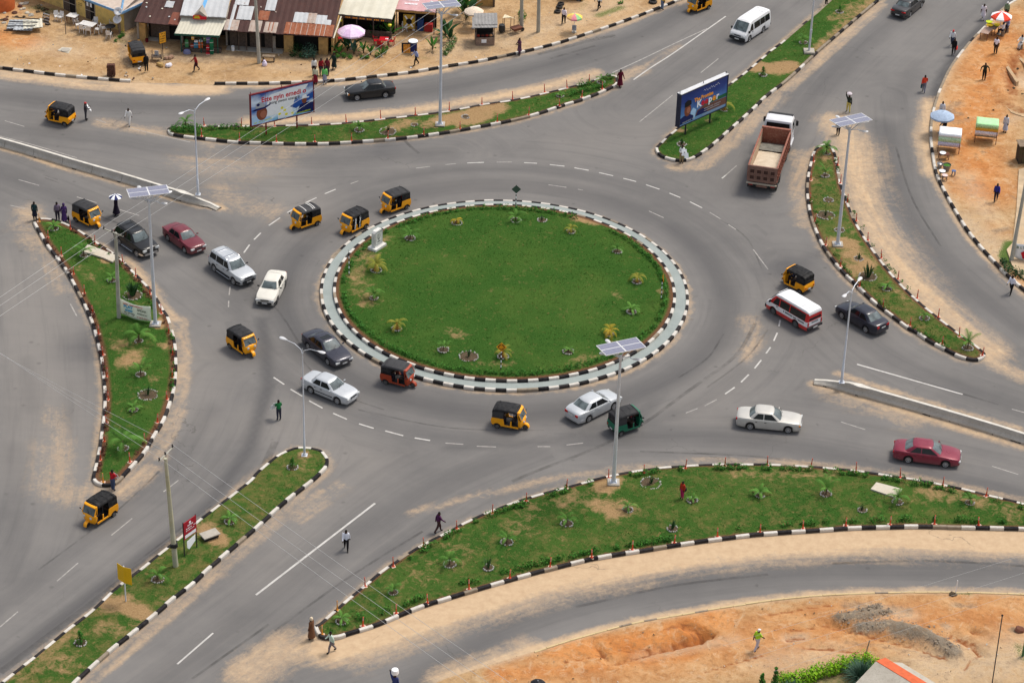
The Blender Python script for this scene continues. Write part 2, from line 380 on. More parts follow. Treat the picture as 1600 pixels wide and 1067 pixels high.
m=NT('grass_blade');v=m.attr('var');dry=m.attr('dry');P=m.geo()
c=m.ramp(v,[(0,(.024,.080,.012)),(.5,(.042,.118,.019)),(1,(.078,.165,.030))])
c=m.mix(m.math('MULTIPLY',m.fr(m.noise(P,.22,5,.6),.44,.62),.6),c,(.105,.150,.030,1))
c=m.mix(m.math('MULTIPLY',m.fr(m.noise(P,.7,5,.7),.52,.66),.5),c,(.022,.082,.016,1))
c=m.mix(m.math('MULTIPLY',m.fr(m.noise(P,1.5,6,.72,dist=.5),.50,.72),.45),c,(.13,.135,.038,1))
c=m.mix(dry,c,(.29,.21,.085,1))
GRASS=m.set(c,.9,spec=.02)

def kerb_paint(name,base,wear,amt):
 m=NT(name);P=m.geo();v=m.attr('var')
 n1=m.noise(P,2.2,5,.7);n2=m.noise(P,14,4,.7)
 c=m.mix(m.math('MULTIPLY',v,.22),base,wear)
 c=m.mix(m.math('MULTIPLY',m.fr(n1,.42,.75),amt),c,wear)
 c=m.mix(m.math('MULTIPLY',m.fr(n2,.55,.75),amt*.8),c,(.20,.16,.125,1))
 sep=m.n('ShaderNodeSeparateXYZ');m.link(P,sep.inputs[0])
 foot=m.math('MULTIPLY',m.fr(m.math('ADD',sep.outputs['Z'],m.math('MULTIPLY',n1,.1)),.13,.04),m.attr('foot'))
 c=m.mix(m.math('MULTIPLY',foot,.7,True),c,(.33,.26,.19,1))
 return m.set(c,.75,bump=n2,bstr=.25,bdist=.01,spec=.06)
KW=kerb_paint('white_kerb_paint',(.63,.60,.55,1),(.38,.325,.26,1),.62)
KB=kerb_paint('black_kerb_paint',(.013,.013,.016,1),(.11,.095,.085,1),.34)
KDIRT=kerb_paint('dirty_kerb',(.30,.25,.19,1),(.16,.125,.09,1),.7)
KYEL=kerb_paint('pale_yellow_kerb',(.60,.47,.26,1),(.42,.30,.16,1),.6)

_def_pick=lambda i,s,mi,p:2 if random.random()<.05 else mi
def kerb(name,line,closed,label,block=1.0,wd=.24,h=KH,z0=0.0,inward=1,mats=None,pick=None,start=0,foot=1.0):
 """row of painted kerb blocks along a plan line; the line is the outer foot; inward=+1 puts the block to its left"""
 q=np.array(line) if isinstance(line,np.ndarray) else smooth_line(line,.25,closed)
 if closed:q=np.r_[q,q[:1]]
 L=np.r_[0,np.cumsum(np.hypot(*np.diff(q,axis=0).T))];T=L[-1]
 nb=max(1,int(round(T/block)));
 if closed and nb % 2:nb+=1
 bl=T/nb
 pt=lambda s:np.array([np.interp(s,L,q[:,0]),np.interp(s,L,q[:,1])])
 mb=MB();var=[];ft=[]
 for i in range(nb):
  g=.012;s0,s1=i*bl+g,(i+1)*bl-g;k=4
  dz=random.uniform(-.014,.012);do=random.uniform(-.014,.014);rings=[]
  for j in range(k+1):
   s=s0+(s1-s0)*j/k;p=pt(s);a,b=pt(max(0,s-.3)),pt(min(T,s+.3));t=b-a;t/=np.hypot(*t)+1e-9
   nn=np.array([-t[1],t[0]])*inward
   f=lambda o,z:(p[0]+nn[0]*(o+do),p[1]+nn[1]*(o+do),z0+z)
   rings.append([f(0,-.06),f(0,h-.04+dz),f(.035,h+dz),f(wd-.02,h+dz),f(wd,h-.02+dz),f(wd,-.06)])
  if inward<0:rings=[r_[::-1] for r_ in rings]
  mi=(i+start) % 2
  mi=(pick or _def_pick)(i,s0,mi,pt((s0+s1)/2))
  n0=len(mb.v);mb.loft(rings,mi,False)
  var+=[random.random()**2]*(len(mb.v)-n0);ft+=[foot]*(len(mb.v)-n0)
 o=mb.build(name,mats or [KW,KB,KDIRT])
 for nme,arr in (('var',var),('foot',ft)):
  a=o.data.attributes.new(nme,'FLOAT','POINT');a.data.foreach_set('value',arr)
 return tag(o,label,'kerb',kind='structure')

# ---- base ground and road
hole=atl([(-285,1205),(500,1195),(560,1195),(1890,1195),(1890,945),(1843,930),(1843,700),(1890,565),(1890,-55),(1655,-56),(1155,-62),(1155,-115),(-195,-115),(-195,55),(-295,-50)],-.04);k=len(hole)
g=MB();g.add([tuple(p) for p in hole]+[(p.x*14,p.y*14,-.04) for p in hole],[(i,k+i,k+(i+1) % k,(i+1) % k) for i in range(k)])
o=g.build('ground',EARTH);tag(o,'sandy earth spreading out round the whole junction','ground',kind='structure')

isl_line={k:smooth_line(v,.25,True) for k,v in ISL.items()}
for k in isl_line:
 if area(isl_line[k])<0:isl_line[k]=isl_line[k][::-1]
ang=np.linspace(0,2*PI,369)[:-1]
ring=lambda r_:np.c_[RC.x+r_*np.cos(ang),RC.y+r_*np.sin(ang)]

road_poly=atl([(-300,-60),(1660,-60)])+FR(right_kerb)+FR([(1850,700),(1850,936)])+FR(low_edge[::-1])+FR([(500,1210),(-300,1215)])
W2=lambda pts:[at(x,y) for x,y in pts]
dust_strokes=[(np.r_[isl_line[k],isl_line[k][:1]],.8,.42) for k in isl_line]+[(np.r_[ring(RO),ring(RO)[:1]],.5,.6)]
dust_strokes+=[
 (W2(top_kerb),1.7,.85),(W2([(190,132),(260,140),(340,138)]),2.2,1.0),(W2(top_kerb2[:8]),1.3,.8),(W2(top_kerb2[7:]),1.0,.6),
 (W2([(0,118),(60,126),(130,134),(200,140),(340,141)]),1.2,.7),
 (W2(right_kerb[9:]),.9,.75),(W2([(1455,160),(1446,215),(1458,270)]),1.8,.8),
 (W2([(1308,190),(1330,230),(1345,300),(1372,360),(1410,420),(1455,475),(1500,515),(1545,550)]),3.2,.72),
 (W2([(1350,235),(1360,300),(1395,380),(1440,440)]),4.2,.30),
 (W2([(1500,530),(1560,572),(1600,590)]),1.6,.6),
 (W2([(1250,240),(1247,300),(1255,350)]),1.6,.4),(W2([(1215,150),(1150,215),(1098,258),(1055,262)]),1.6,.45),(W2([(1230,140),(1330,50),(1380,8)]),1.0,.55),
 (W2([(1130,160),(1075,205),(1030,240)]),1.4,.45),
 (W2([(390,190),(440,188),(540,184),(640,172),(750,155),(850,137),(930,115)]),1.7,.75),(W2([(955,128),(1000,110)]),1.6,.55),(W2([(1000,110),(1060,72)]),1.0,.3),
 (W2([(255,207),(220,203),(160,192)]),1.6,.45),(W2([(280,212),(330,226)]),.9,.5),
 (W2([(0,229),(65,250),(210,291),(307,319),(345,325)]),.9,.75),(W2([(0,222),(120,254),(300,308)]),.5,.6),(W2([(345,300),(380,320),(420,330)]),3.4,.28),(W2([(300,250),(380,262),(440,240)]),4.5,.24),
 (W2([(1275,600),(1360,626),(1450,653),(1600,696)]),1.1,.72),(W2([(1300,612),(1420,655)]),2.6,.35),(W2([(1310,584),(1420,620),(1600,672)]),.7,.6),
 (W2([(520,1012),(620,980),(720,945),(850,905),(960,882),(1060,866),(1200,849),(1400,838),(1600,843),(1700,846)]),3.0,1.25),
 (W2([(500,1012),(450,1010),(390,1050)]),3.2,.62),(W2([(560,1020),(700,968),(850,925),(1000,893)]),3.0,.5),(W2([(1000,880),(1300,852),(1600,855)]),3.2,.5),
 (W2(low_edge[2:]),.9,.9),(W2([(690,1058),(830,1012)]),2.0,.7),
 (W2([(30,350),(70,400),(100,450)]),2.2,.32),(W2([(45,330),(50,345)]),2.4,.45),(W2([(100,380)]),1.5,.3),
 (W2([(85,700),(80,760),(120,775)]),3.0,.34),(W2([(80,640),(95,720)]),1.6,.32),(W2([(140,765),(190,770),(230,735)]),1.6,.5),
 (W2([(285,500),(290,560),(285,640),(250,715)]),.9,.42),(W2([(200,405),(250,465),(272,500)]),.8,.6),
 (W2([(530,760),(470,810)]),1.3,.35),(W2([(0,1080),(120,990),(300,840),(395,755)]),.5,.55),(W2([(140,1075),(300,935),(500,765)]),.6,.4),
 (W2([(640,800),(840,752),(960,732),(1090,720),(1260,722),(1400,739),(1600,780)]),.8,.36),(W2([(1165,558),(1180,530),(1170,500)]),1.6,.35),

]
rr=lambda r_,a0,a1:[(RC.x+r_*math.cos(R(a)),RC.y+r_*math.sin(R(a))) for a in np.linspace(a0,a1,24)]
worn_strokes=[(W2([(1150,330),(1180,310),(1200,300)]),.01,.01),
 (rr(17.6,20,160),2.6,.55),(rr(17.6,160,400),2.4,.75),(rr(21.2,150,330),1.6,.35),(rr(20.5,20,120),1.5,.35),
 (W2([(0,1040),(120,950),(250,850),(330,785),(390,700),(420,600),(410,500)]),1.1,.9),(W2([(-20,960),(150,830),(260,740),(330,640)]),1.5,.35),
 (W2([(200,420),(300,400),(420,480),(520,590)]),1.8,.5),(W2([(100,300),(250,370),(400,450)]),2.6,.4),(W2([(0,270),(150,330)]),2.2,.45),
 (W2([(0,150),(150,165),(300,165),(400,165),(560,155),(700,138),(850,105),(1000,55),(1080,10)]),2.3,.6),(W2([(0,200),(150,215),(300,240),(500,250),(700,240)]),2.2,.35),
 (W2([(1000,150),(1100,90),(1200,20)]),2.6,.4),(W2([(1200,260),(1260,160),(1340,80),(1420,10)]),2.4,.45),(W2([(1150,300),(1190,260)]),2.5,.4),
 (W2([(1385,200),(1400,280),(1430,350),(1480,415),(1540,470),(1600,515)]),2.6,.6),(W2([(1430,100),(1400,170)]),2.0,.35),
 (W2([(1240,420),(1320,500),(1430,580),(1600,640)]),2.6,.4),(W2([(900,690),(1050,680),(1200,690),(1400,730),(1600,775)]),2.4,.55),(W2([(700,700),(860,690),(1000,650),(1090,560)]),.9,.6),
 (W2([(250,1067),(400,950),(560,830),(700,750),(840,705)]),2.0,.4),(W2([(420,1000),(560,900),(680,815)]),1.4,.35),
 (W2([(650,1067),(800,975),(950,930),(1100,905),(1300,885),(1600,890)]),2.2,.6),(W2([(1586,-4),(1560,16),(1534,42),(1506,71),(1481,103),(1466,131),(1456,156),(1450,178)]),.85,1.1),(W2([(20,700),(20,900)]),2.0,.3),(W2([(40,560),(50,640)]),1.0,.25),
]
pale_strokes=[(W2([(40,420),(60,520),(70,620),(60,720)]),6,.55),(W2([(340,250),(420,270),(470,330)]),6,.55),(W2([(560,720),(480,680),(420,660)]),5,.45),(W2([(900,230),(1000,210)]),6,.35),
 (W2([(1170,520),(1130,600),(1080,640)]),4,.35),(W2([(1300,170),(1290,210)]),5,.4),(W2([(300,560),(310,660)]),4,.4),(W2([(550,760),(470,830),(420,900)]),4,.3),(W2([(700,290),(900,295)]),4,.2)]
_lc={}
def lanes(P):
 if 'v' in _lc:return _lc['v']
 paths=[np.r_[ring(18.5),ring(18.5)[:1]]]+[smooth_line(W2(l),1.0) for l in ([(-80,1100),(120,950),(250,850),(330,785),(395,700),(430,610)],[(-60,140),(150,165),(400,165),(560,155),(700,138),(850,105),(1000,55),(1120,-20)],[(150,1160),(400,980),(560,850),(700,755),(860,690)],[(500,1080),(700,1010),(900,940),(1100,900),(1300,885),(1720,892)],[(1385,150),(1400,280),(1430,350),(1480,415),(1600,515),(1720,600)],[(1190,300),(1260,170),(1340,80),(1460,-20)],[(1240,420),(1320,500),(1430,580),(1720,680)],[(860,690),(1050,690),(1200,695),(1400,730),(1720,800)],[(-60,250),(150,330),(280,380),(420,480)],[(-60,195),(150,215),(300,240),(500,250),(700,240)],[(20,380),(40,560),(30,760),(-20,900)],[(990,170),(1100,90),(1230,-10)])]
 bd=np.full(len(P),1e9);ba=np.zeros(len(P));bl_=np.zeros(len(P));off=0
 for q in paths:
  L=np.r_[0,np.cumsum(np.hypot(*np.diff(q,axis=0).T))]
  for i in range(len(q)-1):
   a=q[i];ab=q[i+1]-a;l2=ab@ab+1e-12;r_=P-a;t_=np.clip((r_@ab)/l2,0,1);dx=r_-t_[:,None]*ab;d=np.hypot(dx[:,0],dx[:,1]);k=d<bd
   cr=np.sign(ab[0]*r_[:,1]-ab[1]*r_[:,0]);bd[k]=d[k];ba[k]=(d*cr)[k]+off;bl_[k]=L[i]+t_[k]*(L[i+1]-L[i])
  off+=137.0
 _lc['v']=(ba,bl_);return _lc['v']
o=sheet('road',road_poly,.55,lambda P:np.zeros(len(P)),ASPH,{'dust':lambda P:paint(P,dust_strokes),'worn':lambda P:paint(P,worn_strokes),'pale':lambda P:paint(P,pale_strokes),'across':lambda P:lanes(P)[0],'along':lambda P:lanes(P)[1]})
tag(o,'grey asphalt of the roundabout and its approach roads','road',kind='structure')

# ---- earth verges
def relief(strokes):return lambda P:paint(P,[s for s in strokes if s[2]>0])
top_poly=FR(top_kerb)[:]+[at(270,131),at(300,132.5)]+FR(top_kerb2)+[at(1160,-120),at(-200,-120),at(-200,60)]
gap=W2([(204,130),(270,131),(335,133.5)])
def top_z(P):
 d=dist_line(P,gap);return .20-.19*np.clip(1-d/3.2,0,1)+.03*np.sin(P[:,0]*.9)*np.cos(P[:,1]*1.1)*np.clip(dist_line(P,W2(top_kerb2+top_kerb))/3,0,1)
o=sheet('earth_verge',top_poly,.6,top_z,EARTH,{
 'orange':lambda P:paint(P,[(W2([(10,60),(40,70)]),4,.7),(W2([(0,20)]),4,.7),(W2([(60,85),(160,90)]),3,.25),(W2([(880,40),(960,20)]),4,.2)]),
 'mud':lambda P:paint(P,[(W2([(230,92),(330,95),(400,88)]),3.0,.58),(W2([(200,60),(250,60),(400,75)]),2.6,.62),(W2([(290,90),(345,92)]),2.0,.62),(W2([(440,95),(520,95),(620,70),(680,60)]),1.8,.5),(W2([(60,60),(110,65)]),1.6,.4),(W2([(720,70),(790,60)]),2.2,.48),(W2([(160,95),(190,105)]),2,.4),(W2([(100,50),(180,65)]),1.8,.5),(W2([(600,85),(560,95)]),1.6,.35),(W2([(215,110),(190,90),(195,70)]),1.3,.6)]),
 'pale':lambda P:paint(P,[(W2(top_kerb),1.4,.6),(W2(top_kerb2),1.2,.6),(W2([(60,75),(120,85)]),2.5,.5),(W2([(700,85),(820,60),(960,10)]),3.5,.55),(W2([(430,108),(560,110)]),1.6,.5)]),
 'green':lambda P:paint(P,[(W2([(970,15),(935,28)]),1.6,.7),(W2([(905,20),(915,5)]),1.8,.5),(W2([(640,90),(670,95)]),1.6,.5),(W2([(180,60),(195,70)]),1.2,.6),(W2([(50,15),(85,20)]),2,.6)])})
tag(o,'tan sandy verge in front of the row of shops','verge',kind='structure')

rp=FR(right_kerb)+[at(1900,560),at(1900,-60)]
pit=[(1600,80),(1583,100),(1577,125),(1582,150),(1600,168)]
def right_z(P):
 d=dist_line(P,W2([(1640,125)]));dd=dist_line(P,W2(pit+[(1640,170)]))
 z=.2+.04*np.sin(P[:,0]*.8+P[:,1]*.6);inside=np.clip(1-d/4.4,0,1)
 z=z-1.1*np.clip(inside*1.6,0,1)+.22*np.clip(1-np.abs(dd-1.2)/.8,0,1)+.05*np.sin(P[:,0]*4)*np.clip(1-dd/2,0,1)
 e=np.clip(dist_line(P,W2(right_kerb))/1.2,0,1);return .2*(1-e)+z*e
o=sheet('earth_verge',rp,.45,right_z,EARTH,{
 'cut':lambda P:paint(P,[(W2(pit[:4]),1.3,.75),(W2([(1555,160),(1580,172),(1600,182)]),1.0,.6),(W2([(1567,110),(1563,140)]),.8,.45),(W2([(1530,148),(1534,158)]),.5,.6)]),
 'orange':lambda P:paint(P,[(W2([(1560,60),(1530,150),(1520,230),(1540,300)]),6.5,.75),(W2([(1500,200),(1500,300)]),4,.55),(W2([(1590,30)]),5,.6),(W2([(1590,440),(1600,480)]),3,.6),(W2([(1560,360)]),4,.35)]),
 'mud':lambda P:paint(P,[(W2([(1500,165),(1470,175),(1500,182)]),1.3,.55),(W2([(1490,195),(1520,190)]),1.0,.5),(W2([(1535,240)]),1.0,.5),(W2([(1555,365),(1575,360)]),1.0,.6),(W2([(1580,310),(1592,320)]),.7,.5)]),
 'pale':lambda P:paint(P,[(W2(right_kerb),.9,.7),(W2([(1610,125)]),3.2,1.0),(W2([(1500,350),(1560,400)]),3,.7),(W2([(1510,280),(1540,340)]),2,.5),(W2([(1560,200),(1590,185)]),1.0,.5)]),
 'green':lambda P:paint(P,[(W2([(1578,385),(1570,405),(1590,420)]),1.5,.9),(W2([(1540,385)]),.6,.5)])})
tag(o,'orange earth verge at the right with a dug pit','verge',kind='structure')

lp=FR(low_edge)+[at(1900,945),at(1900,1200),at(560,1200)]
ruts=[([(1070,975),(1085,980),(1100,990),(1092,999)],.45,-.2),([(1050,1003),(1068,998),(1090,1000),(1115,988)],.35,-.2),([(1040,984),(1062,978)],.3,-.14),([(880,1035),(960,1018),(1060,1008)],.25,-.08),([(1230,985),(1290,978),(1330,985)],.3,-.08),([(1250,1010),(1330,1018),(1420,1040)],.35,-.08),([(1200,960),(1300,945)],.3,-.07),([(1440,985),(1500,1000),(1540,1025)],.3,-.1),([(1520,985),(1535,988)],.35,-.2),([(1100,1050),(1200,1020)],.3,-.07),([(925,1004),(943,1022),(951,1036)],.30,-.16),([(1065,978),(1092,995),(1100,985)],.3,-.16),([(960,1035),(1030,1015),(1090,1002)],.35,-.18),([(1110,992),(1060,1006),(1040,1012)],.4,-.14),([(1325,985),(1380,1000),(1430,1012),(1480,1030)],.3,-.1),([(1485,990),(1520,1005),(1530,1020),(1505,1045)],.35,-.1),([(1230,998),(1255,995)],.5,-.12),([(1040,985),(1070,975)],.5,.12)]
berms=[([(1310,968),(1345,962),(1372,952)],.8,.30),([(1310,972),(1350,968),(1390,960)],.5,.35),([(1345,984),(1390,980),(1430,990),(1470,1008),(1490,1022)],1.05,.38),([(1400,990),(1440,996)],1.1,.3)]
def low_z(P):
 z=.06+.03*np.sin(P[:,0]*.7+1)*np.cos(P[:,1]*.9)
 for l,r_,h in ruts:z=z+paint(P,[(W2(l),r_*1.2,1.0)])*h*2.0
 for l,r_,h in berms:z=z+paint(P,[(W2(l),r_,1.0)])*h
 z=z+rng.uniform(-.012,.012,len(P))+paint(P,[(W2(l),r_,1.0) for l,r_,h in berms])*rng.uniform(-.07,.07,len(P))+.035*np.sin(P[:,0]*2.3+P[:,1])*np.sin(P[:,1]*3.1)
 e=np.clip(dist_line(P,W2(low_edge))/1.0,0,1);return .03*(1-e)+z*e
o=sheet('earth_verge',lp,.3,low_z,EARTH,{
 'orange':lambda P:paint(P,[(W2([(860,1050),(1100,1010),(1300,985),(1500,965),(1640,960)]),7,.62),(W2([(880,1020),(980,1010),(1060,990),(1120,970)]),3.2,.95),(W2([(780,1055),(900,1045),(1080,1025)]),2.2,.75),(W2([(1200,965),(1260,955),(1320,945)]),1.5,.6),(W2([(1190,1020),(1250,1000)]),2,.45),(W2([(1420,955),(1560,950)]),2.5,.5),(W2([(1400,1045)]),2,.2),(W2([(1140,960)]),2,.7)]),
 'cut':lambda P:paint(P,[(W2(l),r_*.8,.8) for l,r_,h in ruts]),
 'mud':lambda P:paint(P,[(W2(l),r_*1.15,.95) for l,r_,h in berms]+[(W2([(1320,945),(1360,950),(1420,955)]),1.2,.55),(W2([(1490,945),(1520,948)]),.8,.55),(W2([(1320,1005),(1380,1010),(1460,1025)]),.8,.45),(W2([(1470,975),(1480,978)]),.7,.5),(W2([(1585,985),(1600,983)]),.8,.7)]),
 'pale':lambda P:paint(P,[(W2(low_edge[3:]),.5,.7),(W2([(1230,998),(1255,995)]),.8,.9),(W2([(1360,955),(1420,962)]),1.3,.7),(W2([(1460,1040),(1560,1040),(1600,1020)]),4,.7),(W2([(1300,1025),(1200,1035)]),2.5,.5),(W2([(1000,1025),(1150,1000)]),1.0,.5),(W2([(1480,980)]),.6,.8)]),
 'green':lambda P:paint(P,[(W2([(905,995),(925,990)]),.45,.9),(W2([(955,982),(1000,970)]),.45,.8),(W2([(1060,960),(1110,952)]),.4,.8),(W2([(1490,925),(1520,926)]),.6,.9),(W2([(1270,1060),(1320,1045)]),2.2,.55),(W2([(1590,1010),(1600,1030)]),1.2,.6)])})
tag(o,'rutted orange building ground at the lower right','verge',kind='structure')

# ---- kerbs
def dirty_after(px,side=1):
 x0=at(*px).x
 return lambda i,s,mi,p:(2 if (p[0]>x0 and random.random()<(.8 if mi==0 else .45)) else mi)
kerb('kerb',isl_line['top'],True,'black and white kerb round the top island with the pale blue billboard')
kerb('kerb',isl_line['median'],True,'black and white kerb round the grass median running off the top edge',pick=dirty_after((1224,134)))
kerb('kerb',isl_line['right'],True,'black and white kerb round the curved island at the right')
kerb('kerb',isl_line['left'],True,'black and white kerb round the leaf shaped island at the left')
kerb('kerb',isl_line['lower'],True,'black and white kerb round the grass median at the lower left')
kerb('kerb',isl_line['long'],True,'black and white kerb round the long lawn at the lower right')
kerb('kerb',ring(RO),True,'outer black and white kerb of the round green',block=.815)
kerb('kerb',ring(RI),True,'inner black and white kerb of the round green, beside the lawn',block=.815,z0=.17,h=.24,foot=0.0)
kerb('kerb',FR(top_kerb),False,'black and white kerb of the sandy verge at the top left, before the gap',start=1)
kerb('kerb',FR(top_kerb2),False,'black and white kerb of the sandy verge in front of the shops',start=1)
def rk(i,s,mi,p):
 return 0 if p[1]>at(1462,262).y and random.random()<.4 else (2 if p[1]>at(1450,230).y and random.random()<.8 else mi)
kerb('kerb',FR(right_kerb),False,'kerb along the orange earth verge at the right',pick=rk)
kerb('kerb',FR(low_edge[4:]),False,'low pale yellow kerb along the building ground at the lower right',h=.09,wd=.16,block=.9,inward=-1,mats=[KYEL,KYEL,KDIRT])

m=NT('footpath_paint');P=m.geo();n1=m.noise(P,.8,5,.7);n2=m.noise(P,8,4,.7)
c=m.ramp(n1,[(.3,(.235,.275,.262)),(.7,(.315,.35,.335))]);c=m.mix(m.math('MULTIPLY',m.fr(n2,.5,.75),.35),c,(.27,.27,.25,1))
br=m.n('ShaderNodeTexBrick');br.inputs['Scale'].default_value=1.6;br.inputs['Mortar Size'].default_value=.018;m.link(P,br.inputs['Vector'])
c=m.mix(m.math('MULTIPLY',br.outputs['Fac'],.35),c,(.2,.22,.21,1))
FOOT=m.set(c,.8,bump=n2,bstr=.2,bdist=.01)
fp=MB();o1,i1=ring(RO-.2),ring(RI-.02);n=len(o1)
fp.add([(x,y,.205) for x,y in o1]+[(x,y,.205) for x,y in i1],[(i,(i+1) % n,n+(i+1) % n,n+i) for i in range(n)])
o=fp.build('footpath',FOOT);tag(o,'pale blue green footpath ring round the round green','footpath',kind='structure')

# ---- lawns with grass
BARE={
 'round':[([(1000,0)],1,0)],
}
bare_px={
 'round':[([(595,380),(570,410),(560,440),(575,480)],2.2,.46),([(760,470),(830,430)],2.5,.17),([(660,440),(700,400)],2.2,.16),([(870,510),(930,470)],2.4,.17),([(780,400)],2,.15),([(630,350),(660,342)],1.5,.35),([(550,440)],.9,.65),([(700,525),(720,533)],1.3,.5),([(905,347),(930,352),(945,350)],1.4,1.0),([(1033,463)],.8,.7),([(925,560),(900,575)],1.6,.4),([(965,470)],1.5,.35),([(560,540),(600,550)],1.4,.3),([(852,425)],.8,.45),([(960,545)],1.6,.45),([(740,575),(790,578),(800,575)],.9,.4)],
 'top':[([(615,206),(640,195)],1.8,.65),([(690,192),(740,183),(760,175),(775,172)],2.2,.95),([(720,196),(760,185)],1.6,.9),([(668,200)],1.5,.7),([(590,190),(560,188)],1.0,.35),([(870,137),(885,133)],.8,.5)],
 'median':[([(1065,208)],1.0,.7),([(1107,193)],.8,.7),([(1180,108),(1210,112),(1232,108)],2.2,1.1),([(1270,85),(1300,60),(1340,25),(1370,-5)],1.3,.6),([(1300,35),(1340,10)],1.6,.5),([(1265,85)],.9,.8),([(1225,67)],.8,.4)],
 'right':[([(1306,383),(1325,386)],1.8,1.0),([(1330,400),(1350,415),(1335,425)],2.2,.8),([(1270,285)],1.2,.7),([(1275,340)],1.0,.5),([(1370,405)],1.4,.6),([(1290,250)],1.2,.8),([(1420,470)],1.3,.5),([(1350,355),(1330,365)],1.4,.5),([(1400,460)],1.2,.45),([(1440,490)],1.1,.4)],
 'left':[([(250,512),(258,505)],1.1,1.0),([(165,412),(180,408)],1.0,.9),([(185,545),(195,542)],1.6,.55),([(200,570),(210,560)],2.0,.7),([(260,545)],1.2,.7),([(140,437)],1.4,.4),([(130,425)],1.3,.3),([(240,595)],1.2,.4)],
 'lower':[([(320,830),(345,848)],1.3,1.0),([(475,715)],1.0,.8),([(475,735)],1.2,.5),([(165,945),(200,955),(225,965)],1.5,.95),([(195,938)],1.2,.8),([(100,990),(60,1030),(100,1040)],3.2,.45),([(160,985),(190,990)],1.5,.5),([(20,1060)],2,.5),([(255,940)],.8,.5)],
 'long':[([(955,755),(945,765)],1.7,1.0),([(930,790),(960,808),(975,800)],1.8,.7),([(900,780),(880,790)],2.2,.5),([(830,800),(810,830)],2.4,.4),([(1240,870)],.01,.1),([(1450,775),(1500,775),(1530,790)],2.5,.5),([(1150,745),(1300,745)],1.8,.4),([(660,900),(700,880)],2,.3),([(640,915),(720,860)],3,.3),([(1570,800)],3,.4),([(1110,800)],2,.25),([(870,845)],2,.3)],
}
dry_amt={'round':.14,'top':.36,'median':.26,'right':.55,'left':.28,'lower':.52,'long':.42}
soil_px={'left':[([(190,545)],1.2,.55)],'long':[],'round':[]}
LAWNS={}
def lawn(key,line,z,soilw,label_l,label_g,dens):
 inner=offset(line,.2,True)
 B=[(W2(p),r_,s) for p,r_,s in bare_px[key]];S=[(W2(p),r_,s) for p,r_,s in soil_px.get(key,[])]
 edge=np.r_[line,line[:1]]
 f_bare=lambda P:np.where((b0 :=paint(P,B))>.02,b0+.14,b0)
 f_soil=lambda P:np.maximum(np.clip(1.25-dist_line(P,edge)/soilw,0,1) if soilw else np.zeros(len(P)),paint(P,S) if S else 0)
 f_dry=lambda P:dry_amt[key]+.0*P[:,0]
 zf=lambda P:z+np.clip(dist_line(P,edge)/4,0,1)**.7*.16+.02*np.sin(P[:,0]*1.7)*np.sin(P[:,1]*2.1)
 o=sheet('lawn',inner,.5,zf,LAWN,{'bare':f_bare,'soil':f_soil,'dry':f_dry})
 tag(o,label_l,'lawn',kind='structure')
 LAWNS[key]=(inner,zf,f_bare,f_soil,edge)
 lo,hi=inner.min(0),inner.max(0);N=int((hi-lo).prod()*dens)
 P=rng.uniform(lo,hi,(N,2));P=P[poly_in(P,inner)]
 cl=np.sin(P[:,0]*2.3+np.sin(P[:,1]*1.7)*2)*np.sin(P[:,1]*2.9+np.sin(P[:,0]*1.3)*2)
 mot=np.sin(P[:,0]*.55+2*np.sin(P[:,1]*.31))*np.sin(P[:,1]*.62+1.7*np.sin(P[:,0]*.27+1))+.6*np.sin(P[:,0]*1.3+P[:,1]*.9)*np.sin(P[:,1]*1.7-P[:,0]*.4)
 keep=rng.uniform(0,1,len(P))<np.clip(1.0-1.35*f_bare(P)-1.3*f_soil(P)+.25*cl-dry_amt[key]*(.55+.55*mot),.04,1);P=P[keep]
 vis=P[:,1]>-75;P=P[vis]
 n=len(P);zz=zf(P);k=2
 h=rng.uniform(.03,.085,(n,k));a=rng.uniform(0,2*PI,(n,k));wdt=rng.uniform(.02,.045,(n,k));lean=rng.uniform(0,.09,(n,k))
 ox=rng.uniform(-.05,.05,(n,k));oy=rng.uniform(-.05,.05,(n,k))
 X=P[:,0:1]+ox;Y=P[:,1:2]+oy;Z=np.repeat(zz[:,None],k,1)-.01
 ca,sa=np.cos(a),np.sin(a);la=rng.uniform(0,2*PI,(n,k))
 V=np.stack([np.stack([X-ca*wdt,Y-sa*wdt,Z],-1),np.stack([X+ca*wdt,Y+sa*wdt,Z],-1),np.stack([X+np.cos(la)*lean,Y+np.sin(la)*lean,Z+h],-1)],2).reshape(-1,3)
 me=bpy.data.meshes.new('grass');nf=len(V)//3
 me.vertices.add(len(V));me.vertices.foreach_set('co',V.astype(np.float32).ravel())
 me.loops.add(len(V));me.loops.foreach_set('vertex_index',np.arange(len(V),dtype=np.int32))
 me.polygons.add(nf);me.polygons.foreach_set('loop_start',np.arange(0,len(V),3,dtype=np.int32))
 me.update(calc_edges=True);me.materials.append(GRASS)
 var=np.clip(.45+.18*cl[keep][vis]+.22*mot[keep][vis]+rng.normal(0,.2,n),0,1);dr=(rng.uniform(0,1,n)<dry_amt[key]*(.42+.4*mot[keep][vis])+.35*f_bare(P)).astype(float)*rng.uniform(.3,1,n)
 for nm,arr in (('var',var),('dry',dr)):
  at_=me.attributes.new(nm,'FLOAT','POINT');at_.data.foreach_set('value',np.repeat(arr,3*k).astype(np.float32))
 g=bpy.data.objects.new('grass',me);col.objects.link(g);tag(g,label_g,'grass',kind='stuff')
DENS=20
lawn('round',ring(RI),.36,.75,'round lawn in the middle of the roundabout','short green grass of the round lawn',DENS)
lawn('top',isl_line['top'],.19,.45,'narrow lawn of the top island','short grass of the top island',DENS)
lawn('median',isl_line['median'],.19,.3,'lawn of the median under the dark blue billboard','short grass of the median under the dark blue billboard',DENS)
